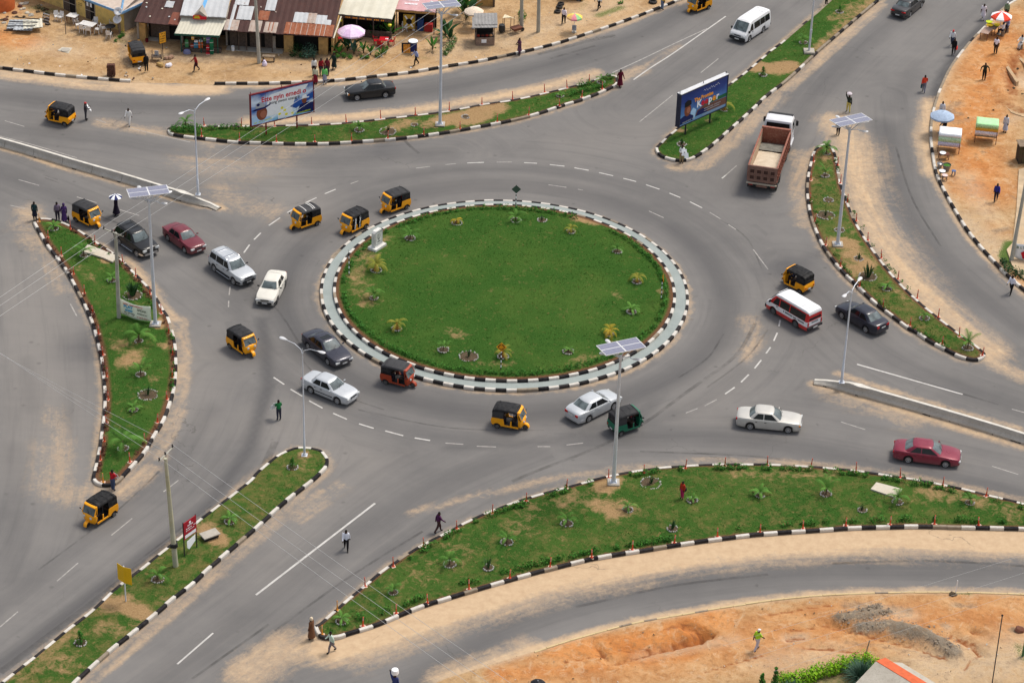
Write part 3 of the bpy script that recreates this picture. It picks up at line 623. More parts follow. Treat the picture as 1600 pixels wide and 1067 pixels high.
lawn('right',isl_line['right'],.19,.6,'patchy lawn of the curved right island','patchy grass of the curved right island',DENS)
lawn('left',isl_line['left'],.19,.8,'lawn of the leaf shaped left island','grass of the leaf shaped left island',DENS)
lawn('lower',isl_line['lower'],.19,.25,'dry lawn of the lower left median','dry grass of the lower left median',DENS)
lawn('long',isl_line['long'],.19,.45,'long lawn at the lower right','grass of the long lawn at the lower right',DENS)

# ---- road markings
m=NT('road_paint');P=m.geo();n1=m.noise(P,3,5,.75)
c=m.ramp(m.noise(P,1.3,4),[(.3,(.42,.405,.38)),(.7,(.56,.54,.51))]);c=m.mix(m.math('MULTIPLY',m.fr(n1,.5,.75),.6),c,(.24,.225,.21,1))
RPAINT=m.set(c,.8)
m=NT('faded_road_paint');P=m.geo();n1=m.noise(P,3,5,.75)
c=m.mix(m.fr(n1,.35,.65),(.40,.375,.345,1),(.22,.205,.195,1))
RFADE=m.set(c,.8)
marks=MB()
def stripe(pts,wd,mi=0,z=.004):
 q=smooth_line(W2(pts),.8) if len(pts)>2 else np.array([(p.x,p.y) for p in W2(pts)])
 l,r_=offset(q,wd/2,False),offset(q,-wd/2,False);n=len(q)
 marks.add([(x,y,z) for x,y in l]+[(x,y,z) for x,y in r_],[(n+i,n+i+1,i+1,i) for i in range(n-1)],mi)
dash=[(420,352.5,437.5,340.5),(448.7,332.5,465,323.7),(477.5,317,494.5,309),(507.5,303,524.5,296),(730,255,756,254),(819,254.5,839,255.5),(859,257.5,882,260),(897.5,262.5,920,266.5),(936,270,958,275),(974,279,994,284),(1009.5,289,1030.5,296),(1046,302,1063,309),(1078,315.5,1097,325),
 (1217,510,1219,500),(1209,532.5,1214.5,520),(1197,552,1204,542.5),(1179,575.5,1189.5,562.5),(1158,597,1170,585),(1133,615.5,1148,605),
 (427.5,589.5,444,600.5),(454,608,472.5,619),(483,626,504,637.5),(520.5,645.5,542,655),(561,662,584,669),(602,673,630,680.5),(648,684,672,688),
 (381,395,390,382.5),(397,374.5,407.5,364),(1339,569,1504,616),(400,929,586,786),(277,1037,333,988.5),(1128,279,1134,274)]
fade=[(547.5,287.5,560,283),(650,263,672,260.5),(696,257.5,712.5,256),(776,253.7,800,253.5),(1109,332,1126,342.5),(1138,351,1150,359),(1014,330,1037,340.5),(1177,390,1200,421),(1134,274,1151,259),(1101,634,1120,624),(1072,645,1090,638),(696,692,724,694),(745,697,775,698),(840,697.5,860,697.5),(885,695,911,692),
 (358,461,359.6,448),(357,480,357.4,470),(29,281,61,290),(16,321,39,326),(120,308,151,317),(187.5,328,217.5,337),(7.5,189,38,198),(150,187,166,192),(200,200,297,222.5),(1095,114,1122.5,92),(999,191,1051,149),(1581,639,1610,647),(1314,659,1352,671),(1550,728,1591,741),(0,979,28,955),(89,907.5,122,879),(174,836,206.6,809.5),(255.6,768,279,750),(857,289,885,293),(903,296,911,297.5),(110,475,120,494),(1225,452,1232,470)]
for a in dash:stripe([a[:2],a[2:]],.125 if a[0] not in (1339,400) else .16)
for a in fade:stripe([a[:2],a[2:]],.10,1)
stripe([(957,114),(1005,92),(1055,68),(1105,45)],.13,1);stripe([(990,125),(1017,106),(1050,85),(1100,50),(1134,26)],.14,0)
stripe([(0,213),(60,229),(120,247)],.1,1)
m=NT('tyre_mark');P=m.geo();m.b.inputs['Alpha'].default_value=.4;m.link(m.math('MULTIPLY',m.fr(m.noise(P,.5,5,.75),.35,.75),.36),m.b.inputs['Alpha']);TYRE=m.set((.035,.034,.034),.9,spec=.05)
marks_=marks;marks=MB()
for l,w_ in (([(1180,505),(1150,555),(1090,600),(1000,665),(930,700),(840,735),(800,752)],.30),([(1200,515),(1165,560),(1105,605)],.16),([(1130,522),(1105,560),(1060,590)],.16),([(430,690),(400,745),(330,800),(240,868),(140,945),(0,1050)],.55),([(250,735),(180,800),(60,890)],.14),([(67,273),(90,281)],.14),([(70,278),(92,286)],.14),([(840,85),(900,70),(960,55)],.5),([(860,92),(930,72)],.3),([(620,205),(640,228),(655,240)],.3),([(1110,335),(1165,370),(1190,420)],.14),([(560,640),(700,668),(850,672)],.14),([(470,560),(520,610),(600,640)],.14),([(430,985),(540,905),(660,830)],.2),([(300,1060),(420,975)],.2),([(1300,880),(1450,876),(1600,884)],.25),([(900,948),(1050,915),(1200,897)],.25),([(1400,230),(1425,310),(1470,385)],.2),([(210,880),(330,790)],.14),([(1420,590),(1560,632)],.2),([(1000,705),(1200,715),(1380,745)],.2),([(330,410),(420,470),(470,540)],.18),([(90,310),(200,355),(330,400)],.2)):stripe(l,w_,0,.003)
tag(marks.build('tyre_marks',[TYRE]),'dark tyre marks curving over the asphalt','tyre marks',kind='structure');marks=marks_
o=marks.build('road_marking',[RPAINT,RFADE]);tag(o,'white painted lane lines and dashes on the asphalt','road marking',kind='structure')
# ---- shared materials
M_={}
M_['rubber']=simple('tyre_rubber',(.022,.021,.021),.9,var=.3,dirt=(.10,.085,.07,1))
M_['rim']=simple('wheel_metal',(.42,.42,.43),.38,.7)
M_['steelrim']=simple('dark_wheel_metal',(.16,.16,.165),.5,.5,dirt=(.12,.10,.08,1))
M_['chrome']=simple('chrome',(.62,.62,.64),.18,1.0,var=.05)
M_['glass']=simple('window_glass',(.012,.014,.015),.07,var=.25,spec=.35)
M_['screen']=simple('sky_tinted_windscreen_glass',(.115,.14,.145),.09,var=.55,scale=1.6,spec=.3)  # sky reflection put into the base colour as pale grey blue
M_['trim']=simple('dark_trim',(.028,.028,.030),.6,var=.2)
M_['plate']=simple('number_plate_white',(.62,.62,.60),.5,dirt=(.30,.30,.34,1),scale=14)
M_['lamp']=simple('headlamp_glass',(.55,.56,.55),.12,var=.2,scale=9,spec=.8)
M_['amber']=simple('amber_lens',(.62,.22,.03),.25)
M_['red_lens']=simple('red_lens',(.42,.018,.018),.22)
M_['steel']=simple('galvanised_steel',(.60,.63,.68),.45,.25,var=.08)
M_['dark_steel']=simple('dark_steel',(.05,.05,.052),.5,.4)
M_['concrete']=simple('weathered_concrete',(.42,.385,.33),.9,var=.18,scale=1.4,dirt=(.27,.235,.19,1))
M_['wood']=simple('weathered_wood',(.22,.165,.115),.9,var=.3,scale=6)
M_['white_paint']=simple('white_paint',(.68,.67,.64),.6,var=.08,dirt=(.45,.41,.36,1))
def paint_mat(name,c,rough=.28,metal=.0,coat=.28,dust=.16):
 m=NT(name);P=m.co();n1=m.noise(P,1.6,4,.6);g=m.n('ShaderNodeNewGeometry')
 sep=m.n('ShaderNodeSeparateXYZ');m.link(m.co(),sep.inputs[0])
 k=m.mix(m.fr(n1,.3,.7),tuple(x*.92 for x in c),tuple(min(1,x*1.06) for x in c))
 low=m.math('MULTIPLY',m.fr(m.math('ADD',sep.outputs['Z'],m.math('MULTIPLY',n1,.35)),.85,.25),dust*2,True)
 k=m.mix(low,k,(.25,.205,.16,1));k=m.mix(m.math('MULTIPLY',m.fr(n1,.5,.8),dust*.4),k,(.38,.33,.27,1))
 return m.set(k,m.math('ADD',rough,m.math('MULTIPLY',n1,.15)),metal,coat=coat,spec=.32)

# ---- cars
def lerp(a,b,t):return a+(b-a)*t
def wheel(parent,x,y,r,wd,rim,spokes=5):
 side=1 if y>0 else-1
 t=MB();t.lathe([(r*.62,-wd/2),(r*.93,-wd/2),(r,-wd*.36),(r,wd*.36),(r*.93,wd/2),(r*.62,wd/2)],20,(0,0,0),0,'Y')
 o=t.build('wheel',M_['rubber'],parent,(x,y,r))
 h=MB();yo=side*(wd/2+.014)
 prof=[(r*.66,yo-side*.03),(r*.66,yo+side*.002),(r*.58,yo-side*.012),(r*.20,yo+side*.0),(r*.12,yo+side*.012)]
 if side<0:h.lathe(prof,18,mi=0,axis='Y',smooth=False)
 else:h.lathe(prof,18,mi=0,axis='Y',smooth=False)
 for k in range(spokes):
  a=2*PI*k/spokes+.3;h.box((math.cos(a)*r*.42,yo+side*.004,math.sin(a)*r*.42),(r*.16,.012,r*.16),1,ry=-a)
 h.build('rim',[rim,M_['trim']],o)
 return o
def patch(mb,rows,off,mi=0):
 """strip surface through rows of points, moved out along its normal and given a rim"""
 n=len(rows[0]);vs=[]
 for r_ in rows:vs+=[Vector(p) for p in r_]
 fs=[(i*n+j,i*n+j+1,(i+1)*n+j+1,(i+1)*n+j) for i in range(len(rows)-1) for j in range(n-1)]
 mb.add([v+Vector(off) for v in vs],fs,mi,True)

def car(name,label,cat,p,paintm,kind='sedan'):
 """p: L W H wb hood trunk xb(F) xt(F) xt(R) xb(R) (measured from centre), belt"""
 root=thing(name,label,cat)
 L,W,H=p['L'],p['W'],p['H'];hw=W/2;wb=p['wb'];wf,wr=p.get('wf',wb/2+.06),p.get('wf',wb/2+.06)-wb
 r=p.get('r',.31);ra=r+.065;belt=p['belt'];lift=p.get('lift',.2)
 xbF,xtF,xtR,xbR=p['xbF'],p['xtF'],p['xtR'],p['xbR']
 xs=sorted(set([-L/2,-L/2+.06,-L/2+.22,-L/2+.5,L/2-.5,L/2-.22,L/2-.06,L/2,0,xbF,xbR,(xbF+xbR)/2]+[w_+ra*math.cos(a) for w_ in (wf,wr) for a in np.linspace(0,PI,9)]))
 noseh,tailh=p['nose'],p['tail']
 def ring_(x):
  t=(x)/(L/2);e=max(0,abs(t)-.62)/.38;h_=hw*(1-.17*e**2.2)
  if x>=xbF:zt=lerp(p['hood'],noseh,((x-xbF)/(L/2-xbF))**1.6)
  elif x<=xbR:zt=lerp(p['trunk'],tailh,((xbR-x)/(xbR+L/2+1e-6))**2.2)
  else:zt=lerp(p['trunk'],p['hood'],(x-xbR)/(xbF-xbR))
  d=L/2-abs(x)
  if d<.05:h_-=.05;zt-=.07
  elif d<.12:h_-=.012;zt-=.018
  zb=lift+(.10 if d<.05 else .03 if d<.3 else 0)
  za=zb
  for w_ in (wf,wr):
   if abs(x-w_)<ra-1e-4:za=max(za,r+math.sqrt(max(0,ra*ra-(x-w_)**2)))
  zm=max(.52,za+.05);zs=max(zm+.03,zt-.13)
  half=[(0,zb),(h_-.27,zb),(h_-.26,za),(h_-.02,za),(h_,za+.035),(h_+.008,zm),(h_-.012,zs),(h_-.06,zt-.03),(h_-.17,zt),(0,zt+.025)]
  return [(x,y,z) for y,z in half]+[(x,-y,z) for y,z in half[-2:0:-1]]
 b=MB();b.loft([ring_(x) for x in xs],0,True);b.build('body',[paintm],root)
 yb,yt=hw-.085,hw-p.get('tumble',.25)
 def gring(t,inset=0.0,z=None):
  xF,xR,y=lerp(xbF,xtF,t)-inset,lerp(xbR,xtR,t)+inset,lerp(yb,yt,t)-inset
  z=lerp(belt-.03,H-.05,t) if z is None else z
  half=[(xF+.05,0),(xF+.035,y*.5),(xF-.03,y*.88),(xF-.16,y),((xF+xR)/2,y+.012),(xR+.16,y),(xR+.03,y*.88),(xR-.035,y*.5),(xR-.05,0)]
  return [(x,yy,z) for x,yy in half]+[(x,-yy,z) for x,yy in half[-2:0:-1]]
 g=MB();g.loft([gring(0),gring(.5),gring(.93),gring(1,.02),gring(1,.10,H-.012),gring(1,.32,H)],0,True);g.build('cabin',[paintm],root)
 t0,t1=.07,.94
 def gp(t,i,s=1.0,o=(0,0,0)):
  q=gring(t)[i];return (q[0]+o[0],q[1]*s+o[1],q[2]+o[2])
 f=MB();patch(f,[[gp(t,i,.95,(.012,0,.012)) for i in (2,1,0,-1,-2)] for t in (t0,.5,t1)],(0,0,0));f.build('windscreen',[M_['screen']],root)
 f=MB();patch(f,[[gp(t,i,.93,(-.012,0,.012)) for i in (10,9,8,7,6)] for t in (t0+.02,.5,t1)],(0,0,0));f.build('rear_window',[p.get('rearglass',M_['screen'])],root)
 xm=p.get('xm',(xbF+xbR)/2-.08)
 for s in (1,-1):
  def sp(t,x):return (x,s*(lerp(yb,yt,t)+.016),lerp(belt-.03,H-.05,t))
  fx=lambda t,d:lerp(xbF,xtF,t)-d
  rx=lambda t,d:lerp(xbR,xtR,t)+d
  wins=[[sp(t0+.03,fx(t0,.24)),sp(t1-.02,fx(t1,.12)),sp(t1-.02,xm+.035),sp(t0+.03,xm+.035)],[sp(t0+.03,xm-.035),sp(t1-.02,xm-.035),sp(t1-.02,rx(t1,p.get('cq1',.20))),sp(t0+.03,rx(t0,p.get('cq0',.28)))]]
  if p.get('xq'):
   xq=p['xq'];wins[1][2]=sp(t1-.02,xq+.035);wins[1][3]=sp(t0+.03,xq+.035)
   wins.append([sp(t0+.05,xq-.05),sp(t1-.05,xq-.05),sp(t1-.05,rx(t1,.16)),sp(t0+.05,rx(t0,.2))])
  for q in wins:
   f=MB();f.plate(q if s<0 else q[::-1],.01);f.build('side_window',[M_['glass']],root)
  for xa,xb_ in ((xm,min(xbF-.05,wf-ra-.03)),(max(wr+ra*.72,xbR+.1),xm-.015)):
   d=MB();rows=[]
   for x in np.linspace(xa+.012,xb_-.012,3):
    q=ring_(x);rows.append([(x,s*(max(abs(q[j][1]),0)+.006),q[j][2]) for j in (4,5,6)])
   patch(d,rows if s>0 else rows[::-1],(0,0,0));dd=d.build('door',[paintm],root)
   h=MB();h.box((xa+.14,s*(hw+.012),p['belt']-.17),(.15,.03,.03));h.build('handle',[p.get('handle',M_['trim'])],dd)
  mm=MB();mm.box((xbF-.22,s*(hw+.07),belt+.06),(.09,.18,.12),bev=.03);mm.build('wing_mirror',[p.get('mirror',paintm)],root)
  for sx,nm,mt in ((1,'headlight',M_['lamp']),(-1,'tail_light',M_['red_lens'])):
   l=MB();z=(noseh-.15) if sx>0 else tailh-.16
   l.box((sx*(L/2-(.035 if sx>0 else .05)),s*(hw*(.66 if sx>0 else .60)),z),(.15,.36 if sx>0 else p.get('tlw',.34),p.get('lh',.14)),rz=-sx*s*.16,bev=.02);lo_=l.build(nm,[mt],root)
   if sx>0 and p.get('amber'):
    a=MB();a.box((L/2-.09,s*(hw*.86),z),(.12,.09,.12),rz=-s*.5);a.build('indicator',[M_['amber']],lo_)
  if p.get('strip'):
   q=MB();q.box((0,s*(hw+.012),p.get('stripz',.47)),(wb-2*ra,.02,p.get('striph',.07)));q.build('side_strip',[p['strip']],root)
 for sx,nm in ((1,'front_bumper'),(-1,'rear_bumper')):
  b=MB();e=L/2;ring=[]
  path=[(e-.50,hw+.005),(e-.22,hw-.035),(e-.03,hw*.80),(e+.03,hw*.45),(e+.045,0)]
  path=path+[(x,-y) for x,y in path[-2::-1]]
  z0=.30+lift-.2
  rings=[]
  for i,(x,y) in enumerate(path):
   a=Vector((x,y,0));k=.05;inn=Vector((x-.09,y*.93,0))
   rings.append([(sx*a.x,a.y,z0),(sx*(a.x+.015),a.y*1.012,z0+.07),(sx*a.x,a.y,z0+.2),(sx*inn.x,inn.y,z0+.21),(sx*inn.x,inn.y,z0-.01)])
  if sx<0:rings=rings[::-1]
  b.loft(rings,0,True);b.build(nm,[p.get('bumper',paintm)],root)
  n=MB();n.box((sx*(L/2+.065),0,.44 if sx>0 else p.get('rplate',.46)),(.012,.42,.11));n.build('number_plate',[M_['plate']],root)
 gq=MB();gq.box((L/2-.01,0,noseh-.15),(.09,hw*.78,.11));
 for k in range(3):gq.box((L/2+.037,0,noseh-.185+.035*k),(.012,hw*.74,.008),1)
 gq.build('grille',[M_['trim'],M_['chrome']],root)
 for x in (wf,wr):
  for s in (1,-1):wheel(root,x,s*(hw-.115),r,.2,p.get('rim',M_['rim']),p.get('spokes',6))
 if p.get('rails'):
  for s in (1,-1):
   q=MB();q.tube([(xtF-.25,s*(yt-.08),H-.02),(xtF-.35,s*(yt-.08),H+.05),(xtR+.3,s*(yt-.08),H+.05),(xtR+.2,s*(yt-.08),H-.02)],.022,6);q.build('roof_rail',[p['rails']],root)
  for xx in (xtF-.75,xtR+.6):q=MB();q.tube([(xx,-(yt-.08),H+.04),(xx,yt-.08,H+.04)],.018,6);q.build('roof_bar',[p['rails']],root)
 if p.get('spare'):
  q=MB();q.lathe([(.05,-.1),(.30,-.1),(.34,-.04),(.34,.05),(.28,.10),(.05,.10)],18,(-L/2-.12,0,.95),0,'X');q.build('spare_wheel',[p['spare']],root)
 if p.get('sunroof'):
  q=MB();q.box(((xtF+xtR)/2+.2,0,H+.004),(.5,.8,.012),bev=.004);q.build('sunroof',[M_['glass']],root)
 if p.get('wipers',True):
  q=MB()
  for y in (-.1,.42):q.tube([gp(t0-.04,0,1,(.03,y,.03)),gp(.35,0,1,(.03,y+.4,.03))],.012,4)
  q.build('wiper',[M_['trim']],root)
 if p.get('spoiler'):
  q=MB();q.box((-L/2+.1,0,p['tail']+.06),(.2,hw*1.5,.035),bev=.01);q.build('spoiler',[paintm],root)
 if p.get('steps'):
  for s in (1,-1):q=MB();q.box(((wf+wr)/2,s*(hw+.05),lift+.1),(wb-2*ra-.1,.14,.06),bev=.015);q.build('running_board',[p['steps']],root)
 if p.get('bull'):
  q=MB()
  for z in (.42,.66):q.tube([(L/2+.02,-.45,z),(L/2+.13,-.35,z),(L/2+.13,.35,z),(L/2+.02,.45,z)],.03,6)
  q.build('bull_bar',[p['bull']],root)
 root['wb']=wb;root['wf']=wf;root['wr']=wr;root['hw']=hw-.02
 return root
def park(o,F,Rr,side):
 """stand a car on its near wheels: F, Rr photo pixels of the front and rear tyre contact, side +1 left / -1 right"""
 f,r_=at(*F),at(*Rr);a=math.atan2(f.y-r_.y,f.x-r_.x)
 wf,wr,hw=o['wf'],o['wr'],o['hw'];mid=(f+r_)/2
 lx,ly=(wf+wr)/2,side*hw
 c,s=math.cos(a),math.sin(a)
 o.location=(mid.x-(lx*c-ly*s),mid.y-(lx*s+ly*c),0);o.rotation_euler=(0,0,a)
 for k in ('wb','wf','wr','hw'):del o[k]
 return o
SED=dict(L=4.45,W=1.70,H=1.40,wb=2.62,hood=.92,trunk=.97,nose=.76,tail=.90,belt=.93,xbF=.92,xtF=.28,xtR=-.92,xbR=-1.50,wipers=True)
def S(**k):d=dict(SED);d.update(k);return d
c_black=paint_mat('black_car_paint',(.010,.010,.011),.25,dust=.1);c_maroon=paint_mat('maroon_car_paint',(.15,.018,.030),.25)
c_silver=paint_mat('silver_car_paint',(.52,.54,.56),.3,.35);c_white=paint_mat('cream_white_car_paint',(.68,.65,.58),.35)
c_navy=paint_mat('navy_car_paint',(.034,.035,.052),.22,.25);c_beige=paint_mat('beige_silver_car_paint',(.53,.51,.47),.32,.25)
c_wine=paint_mat('wine_red_car_paint',(.22,.018,.042),.22,.15);c_dnavy=paint_mat('dark_blue_car_paint',(.015,.017,.030),.25,.1,dust=.1)
c_char=paint_mat('charcoal_car_paint',(.040,.038,.040),.25,.1);c_green=paint_mat('dark_green_black_car_paint',(.008,.008,.009),.25,dust=.06)
c_vwhite=paint_mat('white_van_paint',(.74,.74,.75),.35)
park(car('sedan','black boxy sedan with pale bumper strip driving left below the shops','car',S(L=4.42,hood=.93,trunk=.99,nose=.80,tail=.95,xbF=.80,xtF=.18,xtR=-1.0,xbR=-1.42,amber=1,bumper=M_['trim'],sunroof=1,lh=.17),c_black),(557.5,158),(603,153.5),1)
park(car('suv','black off-road car with chrome front bumper beside the left island','car',dict(L=4.25,W=1.78,H=1.68,wb=2.49,hood=1.06,trunk=1.08,nose=.95,tail=1.05,belt=1.06,xbF=.88,xtF=.36,xtR=-1.80,xbR=-2.02,xm=-.12,xq=-1.05,r=.35,lift=.26,tumble=.22,bumper=M_['chrome'],lh=.2,steps=M_['chrome'],rails=M_['trim'],spare=M_['trim']),c_green),(214,402.5),(186,383.5),-1)
park(car('sedan','maroon boxy sedan following the black off-road car','car',S(L=4.35,W=1.67,nose=.80,tail=.93,hood=.93,xbF=.85,xtF=.25,xtR=-.95,xbR=-1.40,wb=2.47,amber=0,lh=.17),c_maroon),(288.7,396.5),(262,377),-1)
park(car('suv','silver estate off-roader with roof rails and black lower trim','car',dict(L=4.50,W=1.76,H=1.67,wb=2.62,hood=1.05,trunk=1.08,nose=.92,tail=1.05,belt=1.05,xbF=.98,xtF=.45,xtR=-1.92,xbR=-2.15,xm=-.05,xq=-1.05,r=.34,lift=.26,tumble=.22,bumper=M_['trim'],strip=M_['trim'],striph=.26,stripz=.42,lh=.16,rails=M_['chrome'],steps=M_['chrome'],spare=M_['trim'],mirror=M_['trim'],bull=M_['dark_steel'],rearglass=M_['glass']),c_silver),(364.8,445.5),(334.6,424.8),-1)
park(car('sedan','cream white old sedan turning off beside the round green','car',S(L=4.35,W=1.66,wb=2.55,nose=.80,tail=.93,hood=.93,xbF=.82,xtF=.25,xtR=-1.0,xbR=-1.45,bumper=M_['trim'],lh=.17,mirror=M_['trim'],rim=M_['steelrim']),c_white),(433.7,474),(446,449),1)
park(car('sedan','navy blue rounded sedan at the edge of the footpath ring','car',S(L=4.80,W=1.79,wb=2.67,hood=.90,trunk=.96,nose=.70,tail=.86,xbF=1.0,xtF=.28,xtR=-.95,xbR=-1.68,sunroof=1,lh=.15),c_navy),(513.4,571.7),(479.7,545),-1)
park(car('sedan','silver boxy sedan with a dark side strip behind the lower lamp post','car',S(L=4.38,W=1.69,wb=2.47,nose=.79,tail=.97,trunk=1.0,xbF=.88,xtF=.30,xtR=-.95,xbR=-1.38,strip=M_['trim'],bumper=c_silver,lh=.16,rearglass=M_['glass']),c_silver),(525.6,631.4),(486.7,615.3),-1)
park(car('sedan','silver rounded sedan seen from behind beside the green taxi','car',S(L=4.52,W=1.73,H=1.45,wb=2.60,hood=.93,trunk=1.04,nose=.72,tail=.97,belt=.97,xbF=1.05,xtF=.38,xtR=-.95,xbR=-1.62,lh=.2,tlw=.3,cq1=.24,cq0=.36,rplate=.75,handle=c_silver),c_silver),(958.4,640.4),(920.8,659.8),-1)
park(car('sedan','beige silver sedan with an orange indicator on the right approach','car',S(L=4.72,W=1.74,H=1.43,wb=2.78,hood=.93,trunk=.98,nose=.80,tail=.92,xbF=.88,xtF=.25,xtR=-1.0,xbR=-1.50,amber=1,lh=.18,strip=c_beige,bumper=c_beige,spokes=8),c_beige),(1230.4,677.3),(1172,671.7),-1)
park(car('sedan','wine red sedan driving right along the long lawn','car',S(L=4.78,W=1.78,wb=2.67,hood=.90,trunk=.97,nose=.70,tail=.88,xbF=1.0,xtF=.30,xtR=-1.0,xbR=-1.66,cq1=.26,cq0=.40,lh=.15),c_wine),(1476,731),(1418.8,723.8),-1)
park(car('sedan','dark blue sedan waiting beside the minibus at the right','car',S(L=4.50,W=1.73,H=1.46,wb=2.60,hood=.93,trunk=1.02,nose=.72,tail=.98,belt=.97,xbF=1.05,xtF=.38,xtR=-.95,xbR=-1.62,cq1=.24,cq0=.36,lh=.2,tlw=.28,rplate=.75),c_dnavy),(1315.4,498.6),(1351,519.6),1)
park(car('sedan','charcoal sedan leaving at the top edge right of the median','car',S(L=4.70,W=1.76,nose=.78,tail=.95,trunk=1.0,xtR=-1.0,xbR=-1.52,bumper=M_['trim'],tlw=.5),c_char),(1441,11.5),(1420.5,28.5),-1)

# ---- vans
def van(name,label,p,mats):
 """mats: paint by band: lower, middle, window band, roof"""
 root=thing(name,label,'minibus');L,W,H=p['L'],p['W'],p['H'];hw=W/2;r=.33;ra=r+.06
 wf,wr=p['wf'],p['wr'];prof=p['prof']            # side outline of the top: list of (x, z)
 px_,pz_=zip(*sorted(prof))
 xs=sorted(set(list(px_)+[-L/2,-L/2+.05,-L/2+.2,L/2-.05,L/2]+[w_+ra*math.cos(a) for w_ in (wf,wr) for a in np.linspace(0,PI,9)]))
 zt_=lambda x:float(np.interp(x,px_,pz_))
 def ring_(x):
  d=L/2-abs(x);zt=zt_(x);ins=.10 if d<.03 else .03 if d<.1 else 0
  h_=hw-ins;zb=.26+(.06 if d<.05 else 0);za=zb
  for w_ in (wf,wr):
   if abs(x-w_)<ra-1e-4:za=max(za,r+math.sqrt(max(0,ra*ra-(x-w_)**2)))
  bl=min(1.02,zt-.12);wl=max(bl+.02,min(zt-.10,H-.20));k=max(0,wl-bl)*.14
  lo=min(max(.60,za+.04),bl-.05)
  half=[(0,zb),(h_-.25,zb),(h_-.24,za),(h_-.01,za),(h_,za+.03),(h_+.01,lo),(h_,bl),(h_-k,wl),(h_-k-.05,zt-.04 if zt-.04>wl else wl+.01),(h_-k-.20,zt),(0,zt+.02)]
  return [(x,y,z) for y,z in half]+[(x,-y,z) for y,z in half[-2:0:-1]]
 rings=[ring_(x) for x in xs];n=len(rings[0]);b=MB();b.v=[v for r_ in rings for v in r_]
 band={0:0,1:0,2:0,3:0,4:0,5:1,6:2,7:3,8:3,9:3}
 for i in range(len(xs)-1):
  for k in range(n):
   b.f.append((i*n+k,i*n+(k+1) % n,(i+1)*n+(k+1) % n,(i+1)*n+k));b.m.append(band[k if k<10 else n-1-k]);b.sm.append(True)
 for e,i in ((-1,0),(1,len(xs)-1)):
  for k in range(10):
   a0,a1=i*n+k,i*n+k+1;b0,b1=i*n+(n-k) % n,i*n+(n-k-1) % n
   f=(a0,a1,b1,b0) if e<0 else (b0,b1,a1,a0)
   f=tuple(dict.fromkeys(f))
   if len(f)>=3:b.f.append(f);b.m.append(band[k]);b.sm.append(False)
 b.build('body',mats,root)
 def side(x,z,s,o=.012):
  k=(z-1.02)*.14;return (x,s*(hw-max(0,k)+o),z)
 for s in (1,-1):
  for x0,x1,z0,z1,sl in p['wins']:
   q=[side(x1,z0,s),side(x1-sl,z1,s),side(x0,z1,s),side(x0,z0,s)]
   f=MB();f.plate(q if s<0 else q[::-1],.012);f.build('side_window',[M_['glass']],root)
  m_=MB();m_.box((p['xmir'],s*(hw+.10),1.15),(.10,.18,.24),bev=.03);m_.build('wing_mirror',[M_['trim']],root)
  h_=MB();h_.box((L/2-.02,s*(hw-.30),.72),(.12,.36,.2),rz=-s*.12,bev=.03);h_.build('headlight',[M_['lamp']],root)
  t_=MB();t_.box((-L/2-.0,s*(hw-.13),.80),(.05,.14,.36),bev=.015);t_.build('tail_light',[M_['red_lens']],root)
  d_=MB();xa,xb_=p['door']
  rows=[[(x,s*(abs(ring_(x)[j][1])+.007),ring_(x)[j][2]) for j in (5,6)] for x in (xa,(xa+xb_)/2,xb_)]
  patch(d_,rows if s>0 else rows[::-1],(0,0,0));dd=d_.build('door',[mats[1]],root)
  q=MB();q.box((xa+.12,s*(hw+.03),.95),(.16,.03,.04));q.build('handle',[M_['trim']],dd)
 (xa,za),(xb_,zb_)=p['ws']
 f=MB();yw=hw-.16;f.plate([(xa,-yw,za),(xa,yw,za),(xb_,yw-.06,zb_),(xb_,-yw+.06,zb_)],.02);f.build('windscreen',[M_['screen']],root)
 q=MB()
 for y in (-.15,.5):q.tube([(xa+.02,y,za+.02),(lerp(xa,xb_,.4)+.02,y-.45,lerp(za,zb_,.4)+.02)],.014,4)
 q.build('wiper',[M_['trim']],root)
 f=MB();e=-L/2-.012;f.plate([(e,.66,1.12),(e,-.66,1.12),(e+.03,-.6,H-.32),(e+.03,.6,H-.32)],.012);f.build('rear_window',[M_['glass']],root)
 for sx,nm in ((1,'front_bumper'),(-1,'rear_bumper')):
  b=MB();b.box((sx*(L/2+.03),0,.45),(.16,W-.06,.24 if sx<0 else .32),bev=.05);b.build(nm,[p['bumper']],root)
  q=MB();q.box((sx*(L/2+.12),0,.45),(.012,.45,.12));q.build('number_plate',[M_['plate']],root)
 q=MB();q.box((L/2+.0,0,.74),(.08,.7,.1),bev=.01);q.build('grille',[M_['trim']],root)
 q=MB()
 for x in np.linspace(-L/2+.5,wf-.1,7):q.box((x,0,H+.012),(.03,W-.7,.02))
 q.build('roof_rib',[mats[3]],root)
 for x in (wf,wr):
  for s in (1,-1):wheel(root,x,s*(hw-.12),r,.2,p.get('rim',M_['rim']),8)
 root['wb']=wf-wr;root['wf']=wf;root['wr']=wr;root['hw']=hw-.02
 return root
hp=dict(L=4.75,W=1.75,H=1.98,wf=1.52,wr=-1.05,prof=[(-2.375,1.75),(-2.30,1.92),(-2.0,1.97),(.9,1.98),(1.25,1.93),(1.42,1.86),(2.02,1.12),(2.25,1.0),(2.375,.86)],
          wins=[(.92,1.62,1.05,1.68,.36),(-.30,.75,1.05,1.68,0),(-1.20,-.36,1.05,1.68,0),(-2.12,-1.26,1.05,1.68,0)],ws=((2.06,1.15),(1.47,1.87)),xmir=1.85,door=(.95,1.14),bumper=M_['trim'])
v=park(van('minibus','plain white minibus coming down the top approach',hp,[c_vwhite]*4),(1170,66.5),(1193.3,51),1)
c_busred=paint_mat('bus_red_paint',(.55,.016,.016),.35)
